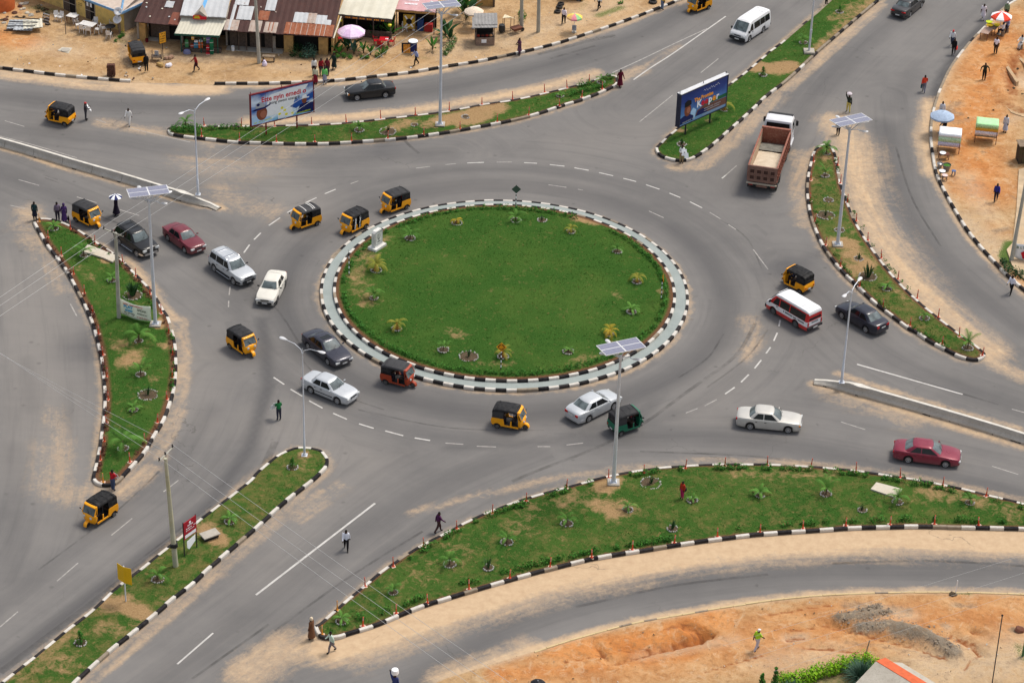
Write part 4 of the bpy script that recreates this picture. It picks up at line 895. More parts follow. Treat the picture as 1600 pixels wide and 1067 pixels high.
mp=dict(L=4.55,W=1.70,H=1.95,wf=1.42,wr=-1.02,prof=[(-2.275,1.70),(-2.22,1.85),(-1.95,1.93),(.8,1.95),(1.15,1.91),(1.35,1.84),(1.92,1.12),(2.15,1.0),(2.275,.86)],
          wins=[(.86,1.55,1.05,1.64,.36),(-.25,.74,1.05,1.64,0),(-2.0,-.36,1.05,1.64,0)],ws=((1.96,1.15),(1.40,1.85)),xmir=1.75,door=(.90,1.04),bumper=M_['trim'],rim=M_['steelrim'])
v=park(van('minibus','white minibus with a red lower band and red window pillars',mp,[c_busred,c_vwhite,c_busred,c_vwhite]),(1204.8,490),(1244.6,513.4),1)
M_['ink']=simple('black_ink',(.02,.02,.022),.6)
_m=MB();_q=random.Random(2);_x=.35
for _ in range(22):
 _w=_q.uniform(.04,.08);_x-=_w+.03 if _q.random()>.15 else .14
 _m.plate([(_x+_w,.868,.80),(_x,.868,.80),(_x,.866,.92),(_x+_w,.866,.92)],.003)
_m.build('side_lettering',[M_['ink']],v)
_m=MB();_x=.35
for _ in range(9):_m.plate([(-2.284,_x,.84),(-2.284,_x-.055,.84),(-2.284,_x-.055,.95),(-2.284,_x,.95)],.003);_x-=.08
_m.build('tailgate_lettering',[M_['ink']],v)

# ---- three wheeled taxis
def keke(body_c,name,label,group=None,extra=None):
 root=thing(name,label,'auto rickshaw',group=group)
 y=body_c;fab=M_['canopy'];dk=M_['trim']
 b=MB()                                              # rear tub with wheel arches, sill and floor
 ax,az,ar=-.88,.23,.29
 arc=[(ax+ar*math.cos(a),max(.30,az+ar*math.sin(a))) for a in np.linspace(.25,PI-.25,9)]
 out=[(-1.30,.42),(-1.32,.62),(-1.28,.94),(-.42,.94),(-.36,.62),(-.33,.44),(.74,.44),(.74,.30)]+arc+[(-1.24,.34)]
 for s in (1,-1):
  o_=[(x,s*.655 if z>.4 else s*.63,z) for x,z in out];i_=[(x,s*.60,z) for x,z in out];n=len(out)
  b.add(o_+i_,[tuple(range(n)) if s<0 else tuple(range(n-1,-1,-1)),tuple(range(2*n-1,n-1,-1)) if s<0 else tuple(range(n,2*n))]+[(i,(i+1) % n,n+(i+1) % n,n+i) for i in range(n)],0)
 b.loft([[(-1.26,-.62,.36),(-1.26,.62,.36),(-1.20,.62,.34),(-1.20,-.62,.34)],[(-1.36,-.62,.50),(-1.36,.62,.50),(-1.2,.62,.50),(-1.2,-.62,.50)],[(-1.36,-.62,.72),(-1.36,.62,.72),(-1.2,.62,.72),(-1.2,-.62,.72)],[(-1.29,-.62,.96),(-1.29,.62,.96),(-1.2,.62,.96),(-1.2,-.62,.96)]],0,True)
 b.box((-.27,0,.335),(2.05,1.22,.05),1);b.box((-1.0,0,.60),(.5,1.1,.5),1)
 b.build('body',[y,dk],root)
 c=MB()                                              # front cowl
 def cr(z,xf,w_):return [(.70,-w_,z),(.88,-w_,z),(xf-.07,-w_*.66,z),(xf,-w_*.24,z),(xf,w_*.24,z),(xf-.07,w_*.66,z),(.88,w_,z),(.70,w_,z)]
 c.loft([cr(.31,.97,.46),cr(.45,1.03,.54),cr(.70,1.09,.60),cr(.92,1.07,.62),cr(1.0,1.0,.61),cr(1.03,.94,.56)],0,True);c.build('cowl',[y],root)
 for s in (1,-1):
  l=MB();l.lathe([(.02,-.03),(.095,-.02),(.105,.01),(.06,.045),(.01,.05)],12,(1.06,s*.30,.82),0,'X');l.build('headlight',[M_['lamp']],root)
  t=MB();t.box((-1.365,s*.50,.66),(.03,.12,.14),bev=.01);t.build('tail_light',[M_['red_lens']],root)
  mm=MB();mm.tube([(.86,s*.60,1.02),(.90,s*.74,1.12)],.012,5,0);mm.box((.90,s*.79,1.16),(.03,.12,.13),0,bev=.01);mm.build('mirror',[dk],root)
  p_=MB();p_.box((.16,s*.615,.62),(.10,.045,.46),0,bev=.01);p_.tube([(.16,s*.60,.84),(.14,s*.585,1.5)],.02,6,1);p_.tube([(.72,s*.58,1.0),(.62,s*.56,1.58)],.028,6,0);p_.build('door_post',[y,dk],root)
  q=MB();q.plate([(-.44,s*.632,.93),(-.40,s*.60,1.56),(-1.22,s*.60,1.56),(-1.275,s*.632,.93)][::(-1 if s>0 else 1)],.03);q.build('quarter_curtain',[fab],root)
 f=MB();f.tube([(.955,-.57,.98),(.66,-.53,1.60),(.655,.53,1.60),(.955,.57,.98)],.05,6,0)
 f.loft([[(.58,-.57,1.60),(.58,.57,1.60),(.58,.55,1.66),(.58,-.55,1.66)],[(.74,-.55,1.58),(.74,.55,1.58),(.72,.52,1.655),(.72,-.52,1.655)],[(.80,-.50,1.555),(.80,.50,1.555),(.79,.48,1.60),(.79,-.48,1.60)]],0,True);f.build('windscreen_frame',[y],root)
 g=MB();g.plate([(.965,-.53,1.0),(.965,.53,1.0),(.69,.50,1.575),(.69,-.50,1.575)],.012);wsn=g.build('windscreen',[M_['screen']],root)
 w_=MB();w_.tube([(.97,.1,1.02),(.85,-.18,1.30)],.012,4);w_.build('wiper',[dk],wsn)
 r_=MB();rings=[]
 for x,w2,z in ((-1.30,.56,1.50),(-1.27,.60,1.60),(-1.12,.62,1.68),(-.6,.625,1.73),(0,.625,1.745),(.4,.61,1.73),(.60,.59,1.69),(.64,.57,1.64)):
  h_=[(w2,z-.21),(w2+.01,z-.12),(w2*.93,z-.04),(w2*.6,z),(0,z+.015)]
  rings.append([(x,yy,zz) for yy,zz in h_]+[(x,-yy,zz) for yy,zz in h_[-2::-1]])
 r_.loft(rings,0,True)
 for x in (-1.0,-.45,.1,.5):r_.tube([(x,-.62,1.57),(x,-.56,1.70),(x,0,1.765),(x,.56,1.70),(x,.62,1.57)],.018,5,0)
 ro=r_.build('canopy',[fab],root)
 k=MB();k.plate([(-1.29,.60,.95),(-1.29,-.60,.95),(-1.27,-.58,1.52),(-1.27,.58,1.52)],.03);bk=k.build('back_curtain',[fab],root)
 k=MB();k.plate([(-1.298,.40,1.10),(-1.298,-.40,1.10),(-1.288,-.38,1.38),(-1.288,.38,1.38)],.006);k.build('rear_window',[M_['glass']],bk)
 s_=MB();s_.box((-.78,0,.66),(.5,1.14,.14),bev=.04);s_.box((-1.06,0,.95),(.14,1.14,.5),bev=.04);s_.build('passenger_seat',[M_['seat']],root)
 s_=MB();s_.box((.30,0,.66),(.36,.7,.12),bev=.04);s_.box((.12,0,.52),(.06,1.1,.36));s_.build('driver_seat',[M_['seat']],root)
 h=MB();h.tube([(.86,0,.6),(.74,0,1.0)],.03,6);h.tube([(.68,-.32,1.04),(.76,0,1.0),(.68,.32,1.04)],.02,6);h.build('handlebar',[dk],root)
 wheel(root,1.10,0,.22,.13,M_['steelrim'],4)
 for s in (1,-1):wheel(root,-.88,s*.565,.215,.12,M_['steelrim'],4)
 m_=MB();rings=[]
 for a in np.linspace(-.15,PI*.92,10):
  R0,R1=.25,.30;cx,cz=1.10,.23
  rings.append([(cx+R0*math.cos(a),-.15,cz+R0*math.sin(a)),(cx+R1*math.cos(a),-.11,cz+R1*math.sin(a)),(cx+R1*math.cos(a),.11,cz+R1*math.sin(a)),(cx+R0*math.cos(a),.15,cz+R0*math.sin(a))])
 m_.loft(rings,0,True);m_.box((1.0,0,.50),(.26,.14,.14),0,bev=.03);m_.build('mudguard',[y],root)
 n=MB();n.box((-1.375,.0,.50),(.01,.34,.11));n.build('number_plate',[M_['plate']],root)
 fl=MB()
 for s in (1,-1):fl.box((-1.20,s*.56,.24),(.015,.18,.2))
 fl.build('mudflap',[M_['rubber']],root)
 return root
_m=NT('black_canvas');_o=_m.n('ShaderNodeObjectInfo');_n=_m.noise(_m.co(),4,4);_c=_m.ramp(_o.outputs['Random'],[(0,(.008,.008,.009)),(.6,(.018,.018,.020)),(1,(.055,.055,.058))]);M_['canopy']=_m.set(_m.mix(_m.math('MULTIPLY',_m.fr(_n,.4,.7),.4),_c,(.07,.066,.064,1)),.55,spec=.12)
M_['seat']=simple('brown_seat',(.05,.03,.022),.7)
k_yel=paint_mat('taxi_yellow_paint',(.90,.37,.004),.4,coat=.08,dust=.03);k_org=paint_mat('taxi_orange_red_paint',(.34,.045,.014),.4,coat=.08,dust=.04);k_grn=paint_mat('taxi_green_paint',(.008,.13,.07),.4,coat=.08,dust=.04)
def kplace(o,F,N,side):
 f,n=at(*F),at(*N);v_=f-n;a=math.atan2(v_.y,v_.x)+side*math.atan2(.565,1.95)
 lx,ly=.095,side*.28;mid=(f+n)/2;c,s=math.cos(a),math.sin(a)
 o.location=(mid.x-(lx*c-ly*s),mid.y-(lx*s+ly*c),0);o.rotation_euler=(0,0,a);return o
KG='yellow three wheeled taxis'
k0=keke(k_yel,'auto_rickshaw','yellow three wheeled taxi driving left near the newspaper seller at the top left',KG)
kplace(k0,(75,186.5),(103,198.5),1)
def kd(label,F,N,side):return kplace(dup(k0,(0,0,0),0,label),F,N,side)
kd('yellow three wheeled taxi beside the tip of the left island',(153,356),(119,347),-1)
k4=kd('yellow three wheeled taxi with pale stripes across its roof',(458,359.4),(495.7,352.8),1)
k5=kd('yellow three wheeled taxi with white printed door curtains',(537,367),(570.6,357.6),1)
kd('yellow three wheeled taxi nearest the top rim of the footpath ring',(598.8,334),(635,327.3),1)
kd('yellow three wheeled taxi alone on the asphalt right of the left island',(395,557.5),(359,544),-1)
kd('yellow three wheeled taxi heading right below the footpath ring',(820,670),(777,669),-1)
kd('yellow three wheeled taxi heading down left below the left island',(137.3,823),(177.7,806.8),1)
kd('yellow three wheeled taxi seen from behind beside the red and white minibus',(1228.8,442.6),(1248,458),1)
kd('yellow three wheeled taxi at the top edge ahead of the white minibus',(1076.5,21),(1108,14.8),1)
kd('yellow three wheeled taxi cut off by the top edge beside the tyres',(872,-1),(906,5.5),1)
kp=dup(k0,tuple(at(213.5,94.5,.18)),hdg((218,101),(209,84)),'yellow three wheeled taxi parked on the sand before the shops')
ko=kplace(keke(k_org,'auto_rickshaw','orange red three wheeled taxi hugging the footpath ring'),(644,604.7),(603.4,600.6),-1)
kg=kplace(keke(k_grn,'auto_rickshaw','dark green three wheeled taxi behind the tall solar lamp post'),(995,666),(973,679),-1)
M_['pale_tape']=simple('pale_tape',(.55,.54,.52),.6)
q=MB()
for x in (-.72,-.55,.12):
 zc=1.76
 for (y0,z0),(y1,z1) in (((-.55,1.70),(-.3,1.762)),((-.3,1.762),(0,1.778)),((0,1.778),(.3,1.762)),((.3,1.762),(.55,1.70))):
  q.plate([(x-.04,y0,z0+.006),(x+.04,y0,z0+.006),(x+.04,y1,z1+.006),(x-.04,y1,z1+.006)],.004)
q.build('roof_stripe',[M_['pale_tape']],k4)
M_['curtain']=NT('printed_curtain');_m=M_['curtain'];_n=_m.noise(_m.co(),9,2,.5);M_['curtain']=_m.set(_m.ramp(_n,[(.45,(.66,.65,.64)),(.52,(.05,.05,.06))]),.8)
for x0,x1,dx in ((-.30,-.16,.10),(.22,.36,.12)):
 q=MB();q.plate([(x0+dx,.655,.48),(x1+dx,.655,.48),(x1,.64,1.0),(x1-.06,.61,1.5),(x0-.06,.61,1.5),(x0,.64,1.0)][::-1],.012);q.build('door_curtain',[M_['curtain']],k5)

# ---- tipper truck
def truck():
 root=thing('tipper_truck','tipper truck with a rust red bed of pale sand and a white cab','truck')
 red=NT('rusty_bed_paint');n1=red.noise(red.co(),1.3,5,.7);n2=red.noise(red.co(),7,4,.7)
 c=red.ramp(n1,[(.3,(.20,.050,.030)),(.7,(.30,.105,.065))]);c=red.mix(red.fr(n2,.5,.75),c,(.36,.22,.14,1));RED=red.set(c,.75)
 br=NT('brown_tailgate_paint');n1=br.noise(br.co(),2.3,5,.7);c=br.ramp(n1,[(.3,(.19,.095,.068)),(.7,(.29,.165,.125))]);BRN=br.set(c,.8)
 pale=NT('sandy_inner_wall');n1=pale.noise(pale.co(),1.1,5,.7);c=pale.ramp(n1,[(.3,(.36,.23,.14)),(.7,(.55,.42,.29))]);PAL=pale.set(c,.9)
 snd=NT('pale_sand_load');n1=snd.noise(snd.co(),1.2,5,.7);n2=snd.noise(snd.co(),14,3,.7);c=snd.ramp(n1,[(.35,(.50,.41,.30)),(.65,(.64,.55,.43))]);SND=snd.set(c,.95,bump=n2,bstr=.5,bdist=.04)
 gry=simple('damp_grey_sand',(.20,.19,.165),.95,var=.25)
 cabw=paint_mat('white_cab_paint',(.66,.66,.68),.4)
 L=7.0;x0=-5.0;x1=x0+L;hw=1.22;zb,zt=1.15,2.55
 b=MB();b.box(((x0+x1)/2,0,zb-.05),(L,2*hw,.10),0);fl=b.build('bed_floor',[RED],root)
 for s in (1,-1):
  b=MB();b.plate([(x0,s*hw,zb),(x1,s*hw,zb),(x1,s*(hw+.02),zt),(x0,s*(hw+.02),zt)][::(1 if s<0 else-1)],.05,0)
  b.box(((x0+x1)/2,s*(hw),zt+.03),(L,.13,.10),0)
  for k in range(12):b.box((x0+.25+k*(L-.5)/11,s*(hw+.06),(zb+zt)/2),(.10,.10,zt-zb),0)
  for z in (zb+.1,(zb+zt)/2):b.box(((x0+x1)/2,s*(hw+.05),z),(L,.07,.10),0)
  w_=b.build('side_board',[RED],root)
  b=MB();b.plate([(x0+.06,s*(hw-.055),zb+.01),(x1-.06,s*(hw-.055),zb+.01),(x1-.06,s*(hw-.04),zt-.01),(x0+.06,s*(hw-.04),zt-.01)][::(-1 if s<0 else 1)],.01,0);b.build('inner_lining',[PAL],w_)
 b=MB();b.box((x1-.03,0,(zb+zt+.18)/2),(.07,2*hw,zt+.18-zb),0);b.box((x1+.02,0,zt+.20),(.26,2*hw+.1,.08),0);b.build('head_board',[RED],root)
 b=MB();b.box((x0-.03,0,(zb+zt)/2-.05),(.06,2*hw+.08,zt-zb),0);b.box((x0-.03,0,zt+.0),(.14,2*hw+.12,.12),0)
 for i in range(4):
  for j in range(2):
   cx,cz=-.87+.58*i,zb+.36+.58*j
   for dx,dz,sx,sz in ((-.2,0,.05,.40),(.2,0,.05,.40),(0,-.2,.44,.05),(0,.2,.44,.05)):b.box((x0-.09,cx+dx,cz+dz),(.09,sx,sz),0)
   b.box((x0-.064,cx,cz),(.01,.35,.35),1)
 b.build('tailgate',[BRN,simple('recess_shade_rust',(.075,.038,.030),.85)],root)  # recess shade put into colour: darker rust plates set off the panels
 b=MB();b.box((x0-.10,0,.95),(.16,2*hw+.16,.11),0);b.build('under_run_bar',[simple('pale_bar',(.42,.36,.28),.8)],root)
 b=MB();b.box((x0+.12,0,.70),(.04,.95,.34),0);b.build('rear_plate',[BRN],root)
 s_=MB();nx,ny=14,8;V=[]
 for i in range(nx+1):
  for j in range(ny+1):
   u,v_=i/nx,j/ny-.5;V.append((x0+.04+u*(L*.74),v_*(2*hw-.14),zb+.10+.42*math.exp(-((u-.35)/.42)**2)*(1-1.6*v_*v_)+random.uniform(0,.03)))
 s_.add(V,[(i*(ny+1)+j,(i+1)*(ny+1)+j,(i+1)*(ny+1)+j+1,i*(ny+1)+j+1) for i in range(nx) for j in range(ny)],0,True);s_.build('sand_load',[SND],root)
 s_=MB();V=[]
 for i in range(7):
  for j in range(7):
   u,v_=i/6,j/6-.5;V.append((x1-1.75+u*1.65,v_*(2*hw-.14),zb+.12+.30*u*(1-u)*2+.10*(1-u)+random.uniform(0,.05)))
 s_.add(V,[(i*7+j,(i+1)*7+j,(i+1)*7+j+1,i*7+j+1) for i in range(6) for j in range(6)],0,True);s_.build('grey_load',[gry],root)
 ch=MB()
 for s in (1,-1):ch.box((-.25,s*.42,.82),(9.4,.10,.24),0)
 ch.box((-3.9,0,.55),(.16,1.9,.16),0);ch.box((-2.55,0,.55),(.16,1.9,.16),0);ch.box((3.35,0,.55),(.16,1.9,.16),0);ch.box((1.6,0,.55),(.16,1.9,.16),0)
 for s in (1,-1):ch.box((.6,s*.85,.75),(1.1,.5,.5),0,bev=.05)
 ch.build('chassis',[M_['dark_steel']],root)
 cab_before=set(root.children)
 cx=2.95;cb=MB()
 def rr_(z,xf,xr,w_):return [(xr,-w_+.08,z),(xr+.08,-w_,z),(xf-.14,-w_,z),(xf,-w_+.16,z),(xf,w_-.16,z),(xf-.14,w_,z),(xr+.08,w_,z),(xr,w_-.08,z)]
 cb.loft([rr_(.62,3.86,2.02,1.18),rr_(1.3,3.92,2.0,1.22),rr_(1.95,3.90,2.0,1.25),rr_(2.85,3.68,2.04,1.20),rr_(3.02,3.55,2.1,1.14),rr_(3.08,3.35,2.3,.95)],0,True);cb.build('cab',[cabw],root)
 q=MB();q.plate([(1.985,1.05,2.15),(1.985,-1.05,2.15),(2.02,-1.0,2.85),(2.02,1.0,2.85)],.02);q.build('rear_window',[M_['glass']],root)
 q=MB();q.plate([(3.925,-1.0,1.92),(3.925,1.0,1.92),(3.72,.94,2.8),(3.72,-.94,2.8)],.02);q.build('windscreen',[M_['screen']],root)
 q=MB();q.box((1.97,-.05,1.45),(.04,1.0,.4));q.build('cab_vent',[M_['trim']],root)
 q=MB();q.box((3.42,0,3.08),(.36,2.2,.05),rz=0,bev=.02);q.build('sun_visor',[M_['trim']],root)
 for s in (1,-1):
  q=MB();pts=[(2.45,s*1.262,1.9),(3.55,s*1.262,1.9),(3.42,s*1.225,2.75),(2.45,s*1.225,2.75)];q.plate(pts if s<0 else pts[::-1],.02);q.build('side_window',[M_['glass']],root)
  q=MB();q.tube([(3.7,s*1.15,2.5),(3.85,s*1.42,2.45),(3.85,s*1.42,1.9)],.02,5);q.box((3.83,s*1.44,2.15),(.08,.22,.5),bev=.03);q.build('wing_mirror',[M_['trim']],root)
  q=MB();q.box((2.02,s*1.0,1.45),(.2,.3,1.3),bev=.04);q.build('air_intake',[M_['trim']],root)
  q=MB();q.box((2.9,s*1.24,.72),(1.5,.10,.3),bev=.04);q.build('step',[cabw],root)
  q=MB();q.box((x0+.02,s*.95,.78),(.06,.34,.14));q.build('tail_light',[M_['red_lens']],root)
  for x in (-3.9,-2.55):
   wheel(root,x,s*.98,.50,.50,M_['steelrim'],8)
  wheel(root,3.35,s*1.02,.50,.28,M_['steelrim'],8);wheel(root,1.6,s*1.02,.50,.28,M_['steelrim'],8)
  q=MB();q.box((-4.7,s*.98,.55),(.03,.55,.45));q.build('mudflap',[M_['rubber']],root)
 q=MB();q.box((3.95,0,.70),(.2,2.4,.42),bev=.06);q.build('front_bumper',[cabw],root)
 for ch_ in root.children:
  if ch_ not in cab_before and ch_.name.split('.')[0] not in ('wheel','mudflap','tail_light'):ch_.location.x+=.8
 return root
t=truck();a=hdg((1188.5,300),(1214.5,228));pos=at(1188.5,303)
t.rotation_euler=(0,0,a);t.location=(pos.x+5.05*math.cos(a),pos.y+5.05*math.sin(a),0)
# ---- street furniture
ORD=['first','second','third','fourth','fifth','sixth','seventh','eighth','ninth','tenth','eleventh','twelfth','thirteenth','fourteenth','fifteenth','sixteenth','seventeenth','eighteenth','nineteenth','twentieth']
def pix(p):
 v=Vector(p)-CAM;z=v.dot(_fw);return 800+FPX*v.dot(_rt)/z,533.5-FPX*v.dot(_up)/z
def h_for(base,py):
 lo,hi=base.z,base.z+30
 for _ in range(40):
  m_=(lo+hi)/2
  if pix((base.x,base.y,m_))[1]>py:lo=m_
  else:hi=m_
 return lo
def ground_z(p):
 for k,(inner,zf,*_r) in LAWNS.items():
  if poly_in(np.array([[p.x,p.y]]),inner)[0]:return float(zf(np.array([[p.x,p.y]]))[0])
 return 0.0
def on_lawn(px,py):
 p=at(px,py,.2);z=ground_z(p);return at(px,py,z)

M_['marker']=simple('orange_red_plastic',(.60,.058,.018),.6,var=.15,dirt=(.52,.14,.06,1));M_['marker_yellow']=simple('orange_yellow_plastic',(.70,.27,.03),.55,var=.15)
M_['band']=simple('pale_reflective_band',(.62,.50,.42),.4)
M_['pinkpaint']=simple('pinkish_base_paint',(.62,.44,.34),.8,var=.15)
def marker(mat,label,group):
 t=thing('marker_post',label,'marker post',group=group)
 b=MB();b.lathe([(.050,.03),(.045,.10),(.040,.45),(.038,.74),(.02,.76)],8)
 for z in (.46,.56,.66):b.lathe([(.0445,z),(.0445,z+.035)],8,mi=1)
 b.build('post',[mat,M_['band']],t)
 b=MB();b.lathe([(.10,-.03),(.10,.02),(.06,.045),(.045,.06)],10);b.build('base',[mat],t)
 b=MB();b.box((0,0,-.025),(.34,.26,.05));b.build('painted_patch',[M_['pinkpaint']],t)
 return t
MK={
 ('the far kerb of the top island','left'):[(319,196),(377,197),(429,196.5),(487,194),(541,190),(595,185),(649,179),(702,172),(753,163),(801,155),(851,144),(886,137),(921,128)],
 ('the near kerb of the top island','left'):[(315,213),(374,218.5),(432,221.5),(492,221.5),(549,219.5),(606,216),(662,210),(719,201),(777,190),(826,179.5),(874,165),(909,152),(941,139)],
 ('the left kerb of the curved right island','top'):[(1271,252),(1267,281),(1266,314),(1273,346),(1290,382.5),(1313,416),(1343,447.5),(1380,479),(1422,508),(1472,537)],
 ('the right kerb of the curved right island','top'):[(1309,258),(1313,286),(1324,316),(1338,345),(1356,375),(1377,402.5),(1403,435.5),(1433,465.5),(1466,495),(1499,525),(1535,555)],
 ('the left kerb of the left island','top'):[(75,371),(96,399),(115,428),(132,458),(145,489),(154,521),(161,554),(167,588),(169,624),(166,660),(163,689),(157,718)],
 ('the right kerb of the left island','top'):[(110,358),(148,380.5),(192,411),(212,431),(234,459),(252,489),(264,520),(270,554),(269,589),(261,623),(246,659),(226,690),(203,721)],
 ('the far kerb of the long lawn','left'):[(570.6,915),(614.6,884),(662,853),(713.5,825),(769.4,801),(822,782),(885,761),(951,746),(1006.5,738),(1071,731),(1132.5,727),(1199,726),(1267,729),(1337.5,736),(1406.5,745),(1473,757.5),(1541,774)],
 ('the near kerb of the long lawn','left'):[(567,977),(619,957.5),(668,941),(733,919.5),(796.5,902),(859.4,885),(924.5,870),(988,858),(1053.5,847.5),(1121,837.5),(1187.5,831),(1254.7,825),(1321.5,820.5),(1390.5,819),(1460,818),(1529,819.5)],
}
mk0=None
for (where,side),pts in MK.items():
 grp='orange marker posts along '+where
 for i,(x,y) in enumerate(pts):
  lab=f'{ORD[i]} orange marker post from the {side} on {where}'
  p=at(x,y,KH)
  if mk0 is None:mk0=marker(M_['marker'],lab,grp);o=mk0
  else:o=dup(mk0,(0,0,0),0,lab,grp)
  o.location=(p.x,p.y,KH-.02);o.rotation_euler=(random.uniform(-.07,.07),random.uniform(-.07,.07),random.uniform(0,6));o.scale=(1.05,1.05,random.uniform(.9,1.08))
my=marker(M_['marker_yellow'],'yellow orange marker post at the upper tip of the left island','yellow marker posts at island tips')
for i,(x,y,lab) in enumerate([(61.5,346,None),(161,752.5,'yellow orange marker post at the lower tip of the left island'),(503.4,990,'yellow orange marker post at the left tip of the long lawn'),(527,952,'yellow orange marker post on the far kerb near the left tip of the long lawn')]):
 o=my if i==0 else dup(my,(0,0,0),0,lab)
 p=at(x,y,KH);o.location=(p.x,p.y,KH-.02)

M_['cell']=NT('solar_cells');_m=M_['cell'];_b=_m.n('ShaderNodeTexBrick');_b.offset=0;_b.inputs['Scale'].default_value=6;_b.inputs['Mortar Size'].default_value=.012;_b.inputs['Row Height'].default_value=.5
_b.inputs['Color1'].default_value=(.17,.175,.24,1);_b.inputs['Color2'].default_value=(.20,.20,.27,1);_b.inputs['Mortar'].default_value=(.36,.36,.42,1);_m.link(_m.co(),_b.inputs['Vector']);M_['cell']=_m.set(_b.outputs['Color'],.18,spec=.5)
M_['lamphead']=simple('white_lamp_housing',(.62,.62,.63),.4,.1);M_['lens']=simple('lamp_lens',(.45,.45,.43),.15)
def head(name,parent,p,d):
 """flat drop shaped lamp head at p, pointing along d"""
 d=Vector(d).normalized();s=Vector((-d.y,d.x,0)).normalized();u=d.cross(s);p=Vector(p)
 b=MB();rings=[]
 for t,w_,h_ in ((0,.05,.045),(.12,.09,.06),(.3,.15,.075),(.48,.165,.07),(.60,.11,.05),(.64,.04,.025)):
  rings.append([tuple(p+d*t+s*(w_*math.cos(a))+u*(h_*math.sin(a)*(1 if math.sin(a)>0 else .45))) for a in np.linspace(0,2*PI,11)[:-1]])
 b.loft(rings,0,True);h=b.build(name,[M_['lamphead']],parent)
 l=MB();c=p+d*.40-u*.035;l.add([tuple(c+d*x*.15+s*y*.11) for x,y in ((-1,-1),(1,-1),(1,1),(-1,1))],[(0,1,2,3)]);l.build('lens',[M_['lens']],h)
def foot(parent,z=0):
 b=MB();b.box((0,0,z+.05),(.85,.85,.12),1,bev=.02);b.box((0,0,z+.125),(.5,.5,.03),0)
 for x in (-.19,.19):
  for y in (-.19,.19):b.tube([(x,y,z+.13),(x,y,z+.22)],.022,6,0)
 for k in range(4):
  a=k*PI/2+PI/4;b.plate([(math.cos(a)*.10,math.sin(a)*.10,z+.14),(math.cos(a)*.24,math.sin(a)*.24,z+.14),(math.cos(a)*.10,math.sin(a)*.10,z+.42)],.012,0)
 b.build('base_plate',[M_['steel'],M_['concrete']],parent)
def solar_lamp(px,py,ptop,ang_,label):
 base=on_lawn(px,py);H=h_for(base,ptop)-base.z
 t=thing('solar_street_lamp',label,'street lamp',base,0,'tall solar street lamps')
 b=MB();b.tube([(0,0,.1),(0,0,.5),(0,0,H*.6),(0,0,H)],[.155,.145,.115,.085],12);b.build('pole',[M_['steel']],t)
 foot(t)
 c,s=math.cos(ang_),math.sin(ang_);Rm=Matrix.Rotation(ang_,4,'Z') @ Matrix.Rotation(R(-5),4,'X');top=H+.78
 L,W_=3.05,1.62
 f=MB();q=lambda x,y,z=0:tuple(Vector((0,0,top))+(Rm @ Vector((x,y,z))))
 f.plate([q(-L/2,-W_/2),q(L/2,-W_/2),q(L/2,W_/2),q(-L/2,W_/2)],.05);fr_=f.build('solar_panel',[M_['lamphead']],t)
 for i in (-1,1):
  for j in (-1,1):
   g=MB();cx,cy=i*L/4,j*W_/4;hx,hy=L/4-.055,W_/4-.045
   g.plate([q(cx-hx,cy-hy,.006),q(cx+hx,cy-hy,.006),q(cx+hx,cy+hy,.006),q(cx-hx,cy+hy,.006)],.004);g.build('solar_cell_sheet',[M_['cell']],fr_)
 b=MB()
 for x,y in ((-.75,.5),(.75,.5),(-.75,-.5),(.75,-.5),(-.35,.0),(.35,0)):b.tube([(0,0,H-.25),q(x,y,-.05)],.03,6)
 b.lathe([(.11,H-.35),(.11,H+.02),(.05,H+.1)],10);b.build('bracket',[M_['steel']],t)
 for a,ln,dz in ((174,.85,.22),(-14,.85,.10),(122,1.25,.45),(33,1.3,.4)):
  a=R(a);d=Vector((math.cos(a),math.sin(a),0))
  m_=MB();m_.tube([(0,0,H-.2),d*ln*.35+Vector((0,0,H-.05)),d*ln*.75+Vector((0,0,H-.05+dz*.7)),d*ln+Vector((0,0,H-.2+dz))],.032,6);ar=m_.build('lamp_arm',[M_['steel']],t)
  head('lamp_head',t,d*ln+Vector((0,0,H-.2+dz)),(d.x,d.y,.08))
 return t
solar_lamp(958.5,754,556,R(24),'tall solar street lamp at the far edge of the long lawn')
solar_lamp(243,507,313,R(17),'tall solar street lamp on the leaf shaped left island')
solar_lamp(1308.7,382.5,201,R(27),'tall solar street lamp on the curved right island')
solar_lamp(687.6,195,20,R(20),'tall solar street lamp on the top island')
def twin_lamp(base,ptop,arm,rise,label,z0=0,thin=1.0):
 H=h_for(base,ptop)-base.z
 t=thing('twin_street_lamp',label,'street lamp',base,0,'street lamps with two curved arms')
 b=MB();b.tube([(0,0,0),(0,0,1.4),(0,0,1.42),(0,0,H)],[.11*thin,.10*thin,.085*thin,.05*thin],10);b.build('pole',[M_['steel']],t)
 b=MB();b.box((0,0,.015),(.42,.42,.03));b.lathe([(.16,.03),(.13,.16)],10);b.build('base_plate',[M_['steel']],t)
 for s in (1,-1):
  d=Vector((arm[0],arm[1],0))*s;m_=MB()
  m_.tube([(0,0,H-.25),d*.06+Vector((0,0,H+rise*.35)),d*.35+Vector((0,0,H+rise*.88)),d*.72+Vector((0,0,H+rise))],[.04*thin,.038*thin,.035*thin,.032*thin],7);m_.build('lamp_arm',[M_['steel']],t)
  head('lamp_head',t,d*.70+Vector((0,0,H+rise)),(d.x,d.y,.12))
 b=MB();b.tube([(0,0,H),(0,0,H+.35)],.018,5);b.build('finial',[M_['steel']],t)
 return t
BH=.76
twin_lamp(at(309.5,304,BH-.03),176,(1.02,1.47),.54,'twin arm street lamp at the end of the left concrete barrier')
twin_lamp(at(1315,597,BH-.03),458,(.73,1.33),.47,'twin arm street lamp at the end of the right concrete barrier')
